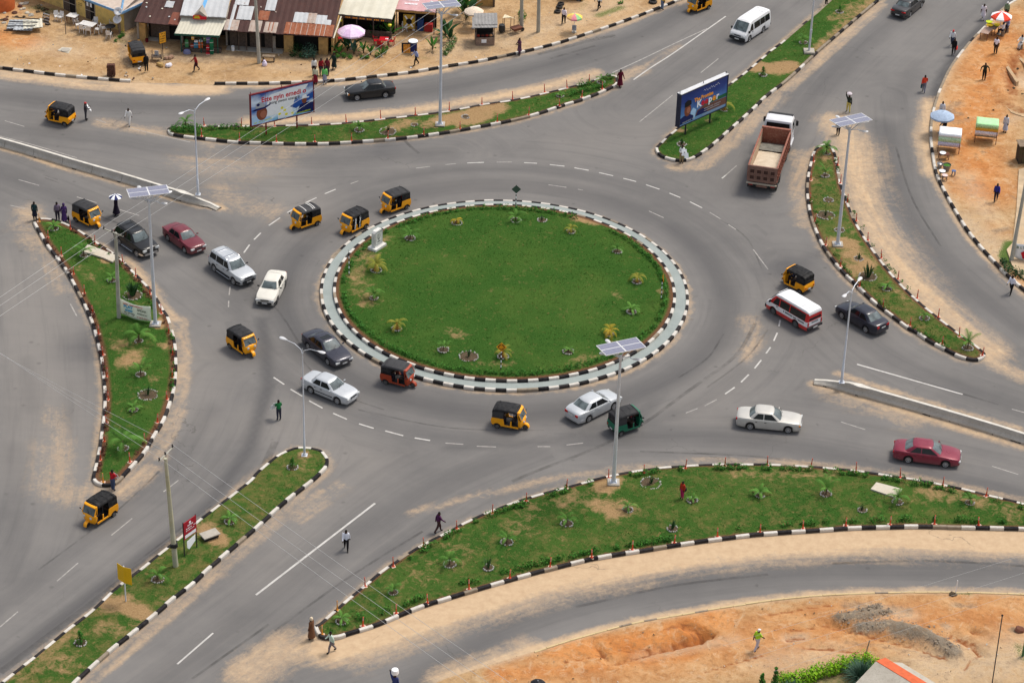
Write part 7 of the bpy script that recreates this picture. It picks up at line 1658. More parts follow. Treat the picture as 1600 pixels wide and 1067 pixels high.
person('person in white sitting at the right edge by the pit',(1595,76),(-6,4),'sit',(222,222,218),(200,200,200),z=VZ)
for o in [o for o in bpy.data.objects if 'sitting' in str(o.get('label',''))]:
 m_=MB();m_.lathe([(.20,0),(.17,.2),(.19,.44),(.16,.47)],10);tag(m_.build('stool',[M_['redwood0'] if 'redwood0' in M_ else M_['wood']],None,o.location),'stool under the '+o['label'].replace('sitting ',''),'stool')
for root in [o for o in list(bpy.data.objects) if o.name.startswith('auto_rickshaw')]:
 lb=root['label']
 if 'cut off' in lb or 'parked' in lb or 'stripes' in lb:continue
 c_,s_=math.cos(root.rotation_euler[2]),math.sin(root.rotation_euler[2]);q_=(.28,.0)
 tops=[(60,64,90),(120,40,44),(44,80,60),(150,150,160),(70,60,56)]
 short=lb.replace('three wheeled ','').replace('yellow taxi','taxi')
 k=' '.join(('driver of the '+short).split()[:16])
 person(k,None,None,'sit',tops[len(lb) % 5],(40,38,44),None,None,False,1.62,group='taxi drivers',pos=Vector((root.location.x+q_[0]*c_,root.location.y+q_[0]*s_,root.location.z+.33)),az=root.rotation_euler[2])
for lab,key,dy,tp_ in (('passenger in green clothes inside the dark green taxi','dark green',-.25,(96,150,70)),('passenger in a red top inside the taxi nearest the top rim','nearest the top rim',.22,(150,30,40)),('passenger in a pale top inside the taxi below the footpath ring','below the footpath',-.22,(170,165,160)),('passenger in the taxi alone right of the left island','alone on',.1,(120,40,50)),('passenger in the orange red taxi','orange red',-.2,(60,70,110))):
 root=next(o for o in bpy.data.objects if o.name.startswith('auto_rickshaw') and key in o['label']);a=root.rotation_euler[2];c_,s_=math.cos(a),math.sin(a)
 person(lab,None,None,'sit',tp_,(50,46,56),None,None,False,1.6,group='taxi passengers',pos=Vector((root.location.x-.78*c_-dy*s_,root.location.y-.78*s_+dy*c_,.30)),az=a)
# ---- umbrellas
def umbrella(label,p,r,H,mats,segs=8,cat='umbrella',az=0.3,tilt=0.0,flap=.14,grip=True):
 t=thing('umbrella',label,cat,p);m_=MB();n=segs*2
 for k in range(segs):
  a0,a1=2*PI*k/segs+az,2*PI*(k+1)/segs+az;am=(a0+a1)/2;V=[(0,0,H)]
  for f in (.45,.8,1.0):
   for a,kk in ((a0,1),(am,.955),(a1,1)):V.append((math.cos(a)*r*f*kk,math.sin(a)*r*f*kk,H-.42*r*(f**1.8)))
  if flap:
   for a,kk in ((a0,1),(am,.955),(a1,1)):V.append((math.cos(a)*r*1.01*kk,math.sin(a)*r*1.01*kk,H-.42*r-flap))
  fs=[(0,1,2),(0,2,3)]+[(1+3*i+j,4+3*i+j,5+3*i+j,2+3*i+j) for i in range(3 if flap else 2) for j in range(2)]
  m_.add(V,fs,k % len(mats),False)
 cn=m_.build('canopy',mats,t);sd=cn.modifiers.new('thickness','SOLIDIFY');sd.thickness=.01
 m_=MB();m_.tube([(0,0,0 if grip else H*.45),(0,0,H+.08)],.022 if grip else .014,6);m_.build('pole',[M_['steel']],t)
 m_=MB()
 for k in range(segs):a=2*PI*k/segs+az;m_.tube([(0,0,H-.55*r),(math.cos(a)*r*.6,math.sin(a)*r*.6,H-.42*r*.42)],.008,4)
 m_.build('stay',[M_['steel']],t)
 if grip:m_=MB();m_.lathe([(.24,0),(.24,.08),(.05,.1),(.04,.3)],10);m_.build('foot',[M_['concrete']],t)
 t.rotation_euler=(tilt,0,0);return t
umbrella('white and navy hand umbrella over the woman in the black robe',um_p-Vector((0,0,.75)),.55,.95,[F_['white'],F_['navy']],10,grip=False,flap=0)
umbrella('dark umbrella at the bottom edge below the sandy road',at(839,1102,0),.5,2.0,[F_['black']],8,flap=0)
umbrella('large red and white parasol over the fruit table',at(1561,54,VZ),1.02,2.35,[cloth((226,74,54)),F_['white']],8,az=.1)
umbrella('large pale blue parasol beside the white topped stall',at(1469,208.5,VZ),1.1,2.2,[cloth((165,182,204))],8)
umbrella('large pale pink parasol among the plants in front of the cream awning',at(549,77,VZ),1.32,2.35,[cloth((222,190,222)),cloth((232,208,232))],10)
umbrella('cream parasol behind the grey roofed kiosk',at(740,45,VZ),.95,2.2,[cloth((222,205,185))],8)
umbrella('small patched parasol in pink, green and orange beside the vendor',at(897,51,VZ),.75,1.95,[cloth((226,180,120)),cloth((226,140,150)),cloth((150,200,140)),cloth((236,200,90))],8)
# ---- stalls at the right
def stall(label,fl_,fr_,dep,H,drop,colors):
 a,b_=at(*fl_,VZ),at(*fr_,VZ);d=b_-a;W=d.length;az=math.atan2(d.y,d.x);c=(a+b_)/2+Vector((-d.y,d.x,0)).normalized()*dep/2
 t=thing('market_stall',label,'stall',c,az)
 for x in (-W/2,W/2):
  for y in (-dep/2,dep/2):m_=MB();m_.box((x,y,H/2),(.06,.06,H));m_.build('leg',[M_['redwood']],t)
 m_=MB();V=[];nx,ny=8,5
 for i in range(nx+1):
  for j in range(ny+1):u,v_=i/nx,j/ny;V.append(((u-.5)*(W+.1),(v_-.5)*(dep+.08),H+.03+.02*math.sin(u*11)*math.sin(v_*9)+.04*v_))
 m_.add(V,[(i*(ny+1)+j,(i+1)*(ny+1)+j,(i+1)*(ny+1)+j+1,i*(ny+1)+j+1) for i in range(nx) for j in range(ny)],0,True);o=m_.build('top_cloth',[colors[0]],t);o.modifiers.new('thickness','SOLIDIFY').thickness=.01
 z=H+.02
 for k,(hh,mt) in enumerate(zip(drop,colors[1:])):
  m_=MB();V=[];e=.01*k
  for i in range(13):u=i/12;w_=.025*math.sin(i*2.6);V+=[((u-.5)*(W+.12),-dep/2-.05-w_+e,z),((u-.5)*(W+.12),-dep/2-.05-w_*1.4+e,z-hh)]
  m_.add(V,[(2*i,2*i+1,2*i+3,2*i+2) for i in range(12)],0,True);o=m_.build('hanging_cloth',[mt],t);o.modifiers.new('thickness','SOLIDIFY').thickness=.006;z-=hh
 for s in (-1,1):m_=MB();m_.plate([(s*(W/2+.05),-dep/2,H),(s*(W/2+.05),dep/2,H),(s*(W/2+.05),dep/2,H-.8),(s*(W/2+.05),-dep/2,H-1.0)],.008);m_.build('side_cloth',[colors[1]],t)
 m_=MB();m_.box((0,.1,.55),(W-.1,dep-.3,.05));m_.build('shelf',[M_['wood']],t)
 return t
M_['redwood']=simple('red_brown_wood',(.16,.065,.04),.8)
def lace(name,a,b):m=NT(name);n1=m.n('ShaderNodeTexVoronoi');n1.inputs['Scale'].default_value=9;m.link(m.co(),n1.inputs['Vector']);return m.set(m.mix(m.fr(n1.outputs['Distance'],.2,.5),hexc(*a),hexc(*b)),.85)
stall('market stall with a white sheet top and green lace hanging',(1464.7,238),(1497.7,241.5),1.25,1.85,(.28,.5,.42),[F_['white'],cloth((222,230,240)),lace('green_lace',(120,180,120),(190,215,185)),lace('mauve_print',(170,160,190),(205,200,215))])
stall('market stall with a pale green sheet top and orange band',(1522.5,223),(1555.5,226.5),1.25,1.85,(.34,.30,.42),[cloth((176,226,168)),lace('green_lace_two',(110,170,100),(175,215,160)),cloth((206,160,60)),lace('grey_print',(190,180,190),(225,222,228))])
def basin(label,p,r,h,mat,name='basin',cat='basin',fill=None):
 m_=MB();m_.lathe([(r*.7,0),(r,h),(r*1.06,h),(r*1.06,h-.02),(r*.68,.02)],14);o=m_.build(name,[mat],None,p);tag(o,label,cat)
 m_=MB();m_.lathe([(r*.92,h*.78),(r*.5,h*.95),(.02,h*1.05)],12);m_.build('contents',[fill or mat],o);return o
def table(label,p,W,D,H,az,mat):
 t=thing('table',label,'table',p,az);m_=MB();m_.box((0,0,H-.025),(W,D,.05),bev=.01);m_.build('tabletop',[mat],t)
 for x in (-1,1):
  for y in (-1,1):m_=MB();m_.box((x*(W/2-.06),y*(D/2-.06),(H-.05)/2),(.06,.06,H-.05));m_.build('leg',[M_['redwood']],t)
 return t
a=at(1540,59,VZ);tz=hdg((1536,63),(1547,50));table('brown wooden table beside the red and white parasol',a,1.5,.8,.75,tz,simple('pale_brown_board',(.36,.25,.20),.8))
p=at(1551,52,VZ);table('low fruit table under the red and white parasol',p,1.3,.8,.7,tz,M_['wood'])
basin('lime yellow basin on the brown table by the kerb',at(1544,47.5,VZ)+Vector((0,0,.75)),.30,.16,cloth((205,225,40)),fill=cloth((190,210,60)))
basin('lime yellow basin on the fruit table under the parasol',p+Vector((.35,.15,.7)),.28,.14,cloth((215,225,50)),fill=cloth((210,190,40)))
basin('tray of yellow fruit under the red and white parasol',p+Vector((-.35,.1,.7)),.32,.1,cloth((200,170,40)),'tray','tray',cloth((225,190,40)))
table('small table holding a white basin below the white topped stall',at(1474,249,VZ),.9,.55,.55,.1,M_['redwood'])
basin('white basin on the small table below the white topped stall',at(1472,249.5,VZ)+Vector((0,0,.55)),.27,.14,F_['white'])
greens=cloth((70,120,40))
basin('large grey pot of green leaves at the kerbside food pitch',at(1478.5,266,VZ),.36,.55,simple('dull_pot_metal',(.22,.22,.23),.4,.6),'cooking_pot','pot',greens)
basin('silver pot beside the large pot of green leaves',at(1468,262,VZ),.26,.42,simple('silver_pot',(.4,.4,.41),.35,.7),'cooking_pot','pot')
basin('white basin on a stand nearest the right kerb',at(1471.5,275,VZ)+Vector((0,0,.38)),.27,.13,F_['white'])
basin('pale pink basin on a stand nearest the right kerb',at(1475.5,281.5,VZ)+Vector((0,0,.38)),.25,.12,cloth((225,200,195)))
for x,y,lb in ((1471.5,275,'dark wooden stand under the white basin'),(1475.5,281.5,'dark wooden stand under the pale pink basin')):
 t=thing('stand',lb,'stand',at(x,y,VZ));m_=MB();m_.box((0,0,.36),(.42,.42,.04));m_.build('top',[M_['wood']],t)
 for i in (-1,1):
  for j in (-1,1):m_=MB();m_.box((i*.17,j*.17,.17),(.05,.05,.34));m_.build('leg',[M_['wood']],t)
t=thing('stool','small blue grey stool on the orange earth by the pots','stool',at(1489.5,274,VZ));m_=MB();m_.lathe([(.20,.42),(.21,.45),(.18,.47)],12);m_.build('seat',[cloth((90,110,150))],t)
for k in range(4):a_k=k*PI/2+.4;m_=MB();m_.tube([(.15*math.cos(a_k),.15*math.sin(a_k),.43),(.19*math.cos(a_k),.19*math.sin(a_k),0)],.025,5);m_.build('leg',[cloth((60,76,110))],t)
p=at(1604,252,VZ);t=thing('wooden_kiosk','dark weathered wooden kiosk at the right edge','kiosk',p,.1)
for k in range(6):m_=MB();m_.box((-.75+.3*k,-.45,.85+.03*(k % 2)),(.27,.06,1.7));m_.build('plank',[simple('dark_weathered_plank',(.085,.06,.04),.9,var=.35,dirt=(.06,.09,.03,1))] if k==0 else [bpy.data.materials['dark_weathered_plank']],t)
m_=MB();m_.box((0,.1,.85),(1.7,1.0,1.66));m_.build('frame',[M_['ink']],t);m_=MB();m_.box((0,.05,1.74),(1.95,1.3,.06));m_.build('roof',[M_['wood']],t)
rs=random.Random(12)
def lump(label,name,cat,p,r,mat,seed,group=None):
 q=random.Random(seed);m_=MB();rings=[]
 for z,k in ((-.4,.75),(.1,1.0),(.45,.8),(.62,.35)):rings.append([(math.cos(a_)*r*k*q.uniform(.75,1.2),math.sin(a_)*r*k*q.uniform(.7,1.1),z*r*.8+q.uniform(-.04,.04)) for a_ in np.linspace(0,2*PI,8)[:-1]])
 m_.loft(rings,0,False);o=m_.build(name,[mat],None,p,q.uniform(0,6));return tag(o,label,cat,group)
for i,quad in enumerate(([(1572,105),(1576,103),(1592,127),(1588,129)],[(1563,157),(1567,155),(1586,172),(1604,180),(1604,184),(1580,176)],[(1588,88),(1591,86),(1606,100),(1606,105)])):
 P_=[at(x,y,.26) for x,y in quad];c=sum(P_,Vector())/len(P_);pl=[(q.x-c.x,q.y-c.y) for q in P_]
 if area(np.array(pl))<0:pl=pl[::-1]
 m_=MB();m_.slab(pl,-.5,.0);tag(m_.build('stone_edging',[simple('sandy_stone_edging',(.46,.33,.20),.95,var=.2,scale=2,dirt=(.42,.22,.10,1))],None,c),['pale stone edging nearest the pit floor at the right edge','pale curved stone edging below the pit at the right edge','pale stone edging at the upper side of the pit'][i],'edging')
for i,(x,y,r_) in enumerate(((1584,138,.16),(1598,148,.2),(1575,142,.12),(1590,108,.15),(1552,172,.1),(1513,185,.14))):lump(f'{ORD[i]} dark clod from the top near the right pit' if i<4 else ('small clod on the orange earth below the pit' if i==4 else 'dark clod beside the pale blue parasol'),'earth_clod','clod',at(x,y,.22),r_,M_['pit'],i,'clods near the right pit')
quad=[(1592,265),(1604,262),(1604,440),(1583,420),(1573,390),(1582,380),(1588,330)];P_=[at(x,y,.28) for x,y in quad];c=sum(P_,Vector())/len(P_);pl=[(q.x-c.x,q.y-c.y) for q in P_]
if area(np.array(pl))<0:pl=pl[::-1]
m_=MB();m_.slab(pl,-.2,.03);tag(m_.build('concrete_apron',[simple('broken_pale_concrete',(.50,.38,.25),.95,var=.2,scale=.8,dirt=(.40,.28,.16,1))],None,c),'broken pale concrete apron at the right edge','concrete apron')
rsb=random.Random(31);mb=MB();var=[]
for x,y,r_ in ((1572,420,.5),(1580,425,.6),(1590,428,.6),(1598,432,.5),(1568,410,.35)):q=at(x,y,.3);leaf_blob(mb,var,(q.x,q.y,.45),r_,110,rsb,.1,.8,.1)
b_=with_var(mb.build('bush',[LEAFD]),var);tag(b_,'dark low bush at the foot of the leaning pole','bush')

# ---- lower right: hedge, roof, poles, gravel
def hedge(label,pts,mat,r,seed,n=150,leaf=.10,sq=.95):
 rs=random.Random(seed);mb=MB();var=[]
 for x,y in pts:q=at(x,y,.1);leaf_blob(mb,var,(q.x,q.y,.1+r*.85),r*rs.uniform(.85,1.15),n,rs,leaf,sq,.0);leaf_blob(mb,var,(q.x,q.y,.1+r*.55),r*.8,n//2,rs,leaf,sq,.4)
 o=with_var(mb.build('leaves',[mat]),var);t=thing('hedge',label,'hedge');o.parent=t;m_=MB()
 for x,y in pts:q=at(x,y,.1);m_.tube([(q.x,q.y,0),(q.x,q.y,r)],.04,5)
 m_.build('stems',[STEM],t);return t
hedge('bright green clipped hedge at the left of the lower garden',[(1224,1069),(1232,1072),(1242,1070),(1252,1067),(1262,1064),(1271,1060),(1279,1055)],LEAFB,.62,3)
hedge('bright green clipped hedge beside the striped roof',[(1294,1055),(1304,1050),(1314,1046),(1324,1044),(1335,1041),(1346,1039),(1355,1040),(1363,1046),(1366,1054)],LEAFB,.60,4)
def grassy(label,px,r,h,n,mat,seed,name='grassy_bush'):
 rs=random.Random(seed);mb=MB();var=[]
 for k in range(n):
  a=rs.uniform(0,6.28);el=rs.uniform(.25,1.5);L=h*rs.uniform(.7,1.1);d=Vector((math.cos(a)*math.cos(el),math.sin(a)*math.cos(el),math.sin(el)));s=Vector((-math.sin(a),math.cos(a),0))*.02;nb=len(mb.v)
  p0=Vector((math.cos(a)*.1,math.sin(a)*.1,.05));p1=p0+d*L*.6;p2=p1+(d+Vector((0,0,-.5))).normalized()*L*.45;mb.add([p0-s,p0+s,p1+s,p1-s],[(0,1,2,3)]);mb.add([p1-s,p1+s,p2],[(0,1,2)]);var+=[rs.random()]*(len(mb.v)-nb)
 o=with_var(mb.build(name,[mat],None,at(px[0],px[1],.1)),var);return tag(o,label,'bush')
grassy('blue green spiky bush in front of the bright hedge',(1345,1062),1.0,1.45,420,LEAFP,5);grassy('blue green spiky bush at the bottom edge of the garden',(1236,1090),.9,1.2,300,LEAFP,6)
for i,(x,y,h) in enumerate(((1209,1078,2.0),(1190,1078,1.4),(1184,1090,1.2))):
 rs=random.Random(40+i);mb=MB();var=[]
 for k in range(7):leaf_blob(mb,var,(rs.uniform(-.05,.05),rs.uniform(-.05,.05),h*(.1+.13*k)),.34*(1-.12*k),60,rs,.09,1.1,.1)
 t=thing('conifer',['tall dark green conifer at the bottom edge left of the hedge','middle conifer at the bottom edge left of the hedge','short conifer at the bottom edge farthest left'][i],'conifer',at(x,y,.1));with_var(mb.build('crown',[LEAFH],t),var);m_=MB();m_.tube([(0,0,0),(0,0,h*.8)],.05,6);m_.build('trunk',[STEM],t)
m=NT('striped_garden');n1=m.noise(m.geo(),4,5,.7);GARD=m.set(m.ramp(n1,[(.35,(.11,.12,.035)),(.65,(.26,.19,.09))]),.95,bump=n1,bstr=.6,bdist=.06)
P_=atl([(1215,1080),(1262,1068),(1290,1056),(1330,1048),(1352,1052),(1345,1075),(1300,1110),(1220,1110)],.12);m_=MB();m_.add([(p.x,p.y,.16) for p in P_],[tuple(range(len(P_)))[::-1]]);tag(m_.build('dry_grass_plot',[GARD]),'dry grass plot inside the bright hedge','grass plot',kind='structure')
a,b_=at(1369,1032.5,3.2),at(1452,1083,3.2);d=(b_-a).normalized();n_=Vector((-d.y,d.x,0));hw=2.6;dz=-.95
t=thing('small_house','small house with a grey sheet roof and an orange ridge stripe','house',(0,0,0));L_=9.0
m=NT('pale_sheet_roof');P0=m.geo();n1=m.noise(P0,1.1,5,.7);n2=m.noise(P0,9,4,.7);c=m.ramp(n1,[(.3,(.36,.32,.26)),(.7,(.50,.46,.39))]);c=m.mix(m.fr(n2,.5,.8),c,(.28,.25,.20,1));GR=m.set(c,.8,bump=n2,bstr=.3)
m_=MB();e0=a-d*.0
m_.plate([a,a-n_*hw+d*.0+Vector((0,0,dz)),a-n_*hw+d*L_+Vector((0,0,dz)),a+d*L_],.06);m_.plate([a+d*L_,a+n_*1.75+d*L_+Vector((0,0,-.62)),a+n_*1.75+d*.75+Vector((0,0,-.62)),a],.06);m_.build('roof',[GR],t)
m_=MB();ru=Vector((0,0,.03));m_.plate([a+n_*.95+ru+Vector((0,0,-.25)),a+ru,a+d*L_+ru,a+d*L_+n_*.95+ru+Vector((0,0,-.25))],.03);m_.build('ridge_stripe',[simple('orange_ridge_paint',(.58,.12,.045),.7,var=.15)],t)
m_=MB();q=[a-n_*(hw-.4)+d*.4,a-n_*(hw-.4)+d*L_,a+n_*1.5+d*L_,a+n_*1.5+d*1.4];m_.slab([(p.x,p.y) for p in q],0,2.2);m_.build('wall',[simple('pale_house_wall',(.45,.40,.32),.9)],t)
t=thing('thin_pole','thin dark pole rising from the bottom edge at the lower right','pole',at(1549,1075,0));pt=at(1566,962,5.2)-t.location;m_=MB();m_.tube([(0,0,0),pt],.035,6);m_.build('pole',[M_['dark_steel']],t);m_=MB();m_.lathe([(.06,0),(.08,.06),(.03,.12)],8,pt);m_.build('cap',[M_['ink']],t)
m_=MB();m_.tube([(0,0,0),(.3,.5,1.2)],.04,6);held('leaning_stick','dark stick leaning out of the bright hedge','stick',m_,[M_['wood']],at(1350,1030,.1))
m_=MB();m_.tube([(0,0,0),(.02,0,1.1)],.03,6);held('white_peg','white peg at the edge of the sandy road at the lower right','peg',m_,[F_['white']],at(1493,927,.05));lump('dark lump of earth beside the white peg','earth_clod','clod',at(1489,929,.05),.3,M_['pit'],77)
m_=MB();m_.tube([(0,0,0),(.05,0,2.4)],.09,8);held('green_pipe','green upright pipe at the right edge of the building ground','pipe',m_,[simple('green_pipe_paint',(.06,.16,.07),.6)],at(1598,1024,.1));lump('brown log end at the right edge of the building ground','log','log',at(1594,984,.1),.4,M_['redwood'],78)
m=NT('crushed_stone');v_=m.n('ShaderNodeTexVoronoi');v_.inputs['Scale'].default_value=9;m.link(m.geo(),v_.inputs['Vector']);n1=m.noise(m.geo(),1.2,4);STN=m.set(m.mix(m.fr(n1,.3,.7),m.mix(v_.outputs['Color'],(.10,.085,.07,1),(.36,.33,.29,1)),(.30,.23,.16,1)),.95)
mb=MB();rs=random.Random(8)
for l,r_,hh in berms:
 q=smooth_line(W2(l),.12)
 for x,y in q:
  for _ in range(9):
   o_=rs.gauss(0,.42*r_);o2=rs.gauss(0,.42*r_);z=.07+hh*max(0,1-math.hypot(o_,o2)/r_)**.8;s=rs.uniform(.04,.13);c=Vector((x+o_,y+o2,z+s*.3));V=[c+Vector((rs.uniform(-1,1),rs.uniform(-1,1),rs.uniform(-.2,1)))*s for _ in range(4)];mb.add(V,[(0,1,2),(0,3,1),(1,3,2),(2,3,0)])
tag(mb.build('gravel',[STN]),'heaps of grey brown crushed stone on the building ground','gravel',kind='stuff')

mb=MB();rs=random.Random(15);PEB=[]
for poly,n_,z in ((rp,420,.2),(lp,700,.08),(top_poly,700,.21)):
 q=np.array([(p[0],p[1]) for p in poly]);x0,x1=max(q[:,0].min(),-62),min(q[:,0].max(),60);y0,y1=max(q[:,1].min(),-58),min(q[:,1].max(),66)
 C_=np.array([(rs.uniform(x0,x1),rs.uniform(y0,y1)) for _ in range(n_*4)]);C_=C_[poly_in(C_,q)][:n_]
 for x,y in C_:
  s=rs.choice((.025,.03,.04,.05,.09));c=Vector((x,y,z+.02));V=[c+Vector((rs.uniform(-1,1),rs.uniform(-1,1),rs.uniform(-.2,.9)))*s for _ in range(5)];mb.add(V,[(0,1,2),(0,3,1),(1,3,2),(2,3,0),(0,4,1),(1,4,3)],rs.choice((0,0,1,2,3)))
tag(mb.build('pebbles',[M_['block0'] if 'block0' in M_ else M_['pit'],M_['concrete'],M_['wstone'],M_['wood']]),'scattered pebbles and scraps on the bare earth','pebbles',kind='stuff')
# ---- the row of shops along the top
def roof_mat(name,base_lo,base_hi,spot,spotamt=.5,pale=None):
 m=NT(name);P=m.geo();n1=m.noise(P,.5,5,.7);n2=m.noise(P,3.5,5,.75);c=m.ramp(n1,[(.3,base_lo),(.7,base_hi)])
 c=m.mix(m.math('MULTIPLY',m.fr(n2,.52,.72),spotamt),c,spot)
 if pale:c=m.mix(m.fr(m.noise(P,1.6,3,.6),.62,.68),c,pale)
 return m.set(c,.75,bump=n2,bstr=.15,spec=.3)
RUST=roof_mat('dark_rust_sheet',(.046,.019,.016),(.075,.031,.025),(.14,.045,.028),.4)
RUSTR=roof_mat('orange_rust_sheet',(.20,.060,.028),(.33,.105,.045),(.42,.26,.18),.6)
RUSTP=roof_mat('pale_rust_sheet',(.36,.27,.22),(.48,.42,.37),(.32,.11,.05),.8)
TIN=roof_mat('pale_tin_sheet',(.42,.43,.44),(.56,.57,.58),(.34,.30,.27),.35)
CREAM=roof_mat('cream_sheet',(.58,.54,.43),(.70,.67,.56),(.45,.41,.33),.3)
PINK=roof_mat('pink_sign_sheet',(.58,.30,.31),(.66,.42,.42),(.66,.56,.54),.5)
YW=simple('yellow_plaster',(.80,.58,.19),.9,var=.12,scale=1.2,dirt=(.30,.22,.10,1));OCH=simple('ochre_plaster',(.46,.29,.11),.9,var=.15,dirt=(.24,.15,.07,1));GREYW=simple('grey_plaster',(.38,.34,.29),.9,var=.15,scale=.9,dirt=(.24,.20,.15,1))
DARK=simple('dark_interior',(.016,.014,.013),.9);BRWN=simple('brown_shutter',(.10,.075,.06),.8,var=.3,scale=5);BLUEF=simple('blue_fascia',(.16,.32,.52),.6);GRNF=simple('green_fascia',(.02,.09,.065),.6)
def corr(mb,A,B,C,D,n,amp=.035,mi=0):
 """corrugated sheet: A,B along the eave, D,C along the top edge"""
 A,B,C,D=map(Vector,(A,B,C,D));up=(B-A).cross(D-A).normalized();V=[]
 for i in range(n+1):
  u=i/n;o=up*(amp if i % 2 else 0);V+=[A.lerp(B,u)+o,D.lerp(C,u)+o]
 mb.add(V,[(2*i,2*i+2,2*i+3,2*i+1) for i in range(n)],mi)
 und=up*-.05;mb.add([A+und,B+und,C+und,D+und],[(0,3,2,1)],mi)
def frame_of(L,Rr,z):
 a,b_=at(*L,z),at(*Rr,z);d=(b_-a).normalized();return a,b_,d,Vector((-d.y,d.x,0))
def lean_to(label,L,Rr,ze,depth,rise,mat,pitch=.28):
 a,b_,d,n_=frame_of(L,Rr,ze);t=thing('shop',label,'shop',(a.x,a.y,0));o_=Vector((a.x,a.y,0));W=(b_-a).length
 m_=MB();corr(m_,a-o_,b_-o_,b_-o_+n_*depth+Vector((0,0,rise)),a-o_+n_*depth+Vector((0,0,rise)),int(W/pitch));r_=m_.build('roof',[mat],t)
 P=lambda u,v,z:tuple((a-o_)+d*u+n_*v+Vector((0,0,z-ze)))
 return t,P,W,r_
def roof_patch(P,W,ze,depth,rise,u0,u1,v0,v1,mat,parent,k=1):
 m_=MB();z=lambda v:ze+rise*v/depth+.05+.006*k;A,B,C,D=P(u0,v0,z(v0)),P(u1,v0,z(v0)),P(u1,v1,z(v1)),P(u0,v1,z(v1));corr(m_,A,B,C,D,max(2,int((u1-u0)/.2)),.03);m_.build('roof_sheet',[mat],parent)
def wbox(t,P,name,u0,u1,v0,v1,z0,z1,mat,parent=None):
 m_=MB();m_.add([P(u0,v0,z0),P(u1,v0,z0),P(u1,v1,z0),P(u0,v1,z0),P(u0,v0,z1),P(u1,v0,z1),P(u1,v1,z1),P(u0,v1,z1)],[(3,2,1,0),(4,5,6,7),(0,1,5,4),(1,2,6,5),(2,3,7,6),(3,0,4,7)]);return m_.build(name,[mat],parent or t)
rng2=random.Random(9)
t,P,W,r_=lean_to('workshop with a dark rusty sheet roof left of the silver roofed shop',(210,34.5),(281,41.5),2.35,6.5,1.6,RUST)
roof_patch(P,W,2.35,6.5,1.6,2.2,3.0,2.4,3.3,TIN,r_);roof_patch(P,W,2.35,6.5,1.6,3.2,W-.02,.05,1.8,roof_mat('red_rust_sheet',(.15,.045,.03),(.22,.07,.04),(.3,.12,.06),.4),r_)
for k in range(9):u,v=rng2.uniform(.3,W-.4),rng2.uniform(.3,5);roof_patch(P,W,2.35,6.5,1.6,u,u+.16,v,v+.14,TIN if k % 2 else CREAM,r_,2)
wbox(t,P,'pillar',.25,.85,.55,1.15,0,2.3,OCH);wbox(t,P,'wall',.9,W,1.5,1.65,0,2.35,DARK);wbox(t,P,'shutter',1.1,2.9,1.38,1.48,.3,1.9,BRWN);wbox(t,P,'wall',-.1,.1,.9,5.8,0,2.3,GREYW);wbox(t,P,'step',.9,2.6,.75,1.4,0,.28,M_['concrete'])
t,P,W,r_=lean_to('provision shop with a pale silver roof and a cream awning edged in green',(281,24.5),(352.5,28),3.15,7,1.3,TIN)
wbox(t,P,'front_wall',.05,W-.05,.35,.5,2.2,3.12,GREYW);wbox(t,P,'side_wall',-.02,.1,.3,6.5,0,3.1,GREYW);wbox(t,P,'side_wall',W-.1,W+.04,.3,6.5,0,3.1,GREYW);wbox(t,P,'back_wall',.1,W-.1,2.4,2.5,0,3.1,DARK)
m_=MB();zz=lambda v:3.15+1.3*v/7+.09
m_.plate([P(1.72,.0,zz(0)),P(2.02,.0,zz(0)),P(2.42,5,zz(5)),P(2.1,5,zz(5))],.03);m_.build('ridge_cap',[simple('blue_ridge_cap',(.14,.38,.68),.5)],r_)
m_=MB();m_.add([P(1.15,-.12,3.12),P(2.65,-.12,3.12),P(1.9,-.12,3.75),P(1.9,1.6,3.62)],[(0,1,2),(0,2,3),(1,3,2)]);m_.build('gable',[GREYW],r_)
m_=MB();m_.plate([P(1.25,-.2,2.92),P(2.5,-.2,2.92),P(2.5,-.2,3.2),P(2.1,-.2,3.22),P(1.9,-.2,3.38),P(1.25,-.2,3.3)],.05);sg=m_.build('shop_sign',[F_['red']],t);m_=MB();m_.plate([P(1.35,-.21,3.03),P(1.9,-.21,3.03),P(1.9,-.21,3.13),P(1.35,-.21,3.13)],.006);m_.plate([P(1.4,-.21,3.2),P(1.85,-.21,3.2),P(1.85,-.21,3.28),P(1.4,-.21,3.28)],.006);m_.build('sign_print',[F_['lime']],sg)
m_=MB();corr(m_,P(-.25,-1.75,2.1),P(W-.35,-1.75,2.1),P(W+.02,.3,2.78),P(.1,.3,2.78),26,.03);aw=m_.build('awning',[CREAM],t)
wbox(t,P,'awning_edge',-.27,W-.33,-1.80,-1.72,1.94,2.12,GRNF,aw)
for u in (.25,2.1,W-.6):wbox(t,P,'post',u,u+.08,-1.6,-1.52,0,2.05,GRNF)
wbox(t,P,'counter',.3,W-.3,-1.5,-.9,0,.55,BRWN)
shop_P=P;shopW=W
def crate(label,u,v,z,s,mat,P=P,cat='goods',name='goods_stack',r=None):
 m_=MB();c=Vector(P(u,v,z));o=None
 if r:m_.lathe([(r*.8,0),(r,s[2]*.9),(r*.9,s[2])],10)
 else:m_.box((0,0,s[2]/2),s,bev=.03);m_.box((0,0,s[2]*.62),(s[0]*1.02,s[1]*1.02,.03),1)
 o=m_.build(name,[mat,F_['white']],None,c+Vector((t.location.x,t.location.y,0)),.1);return tag(o,label,cat)
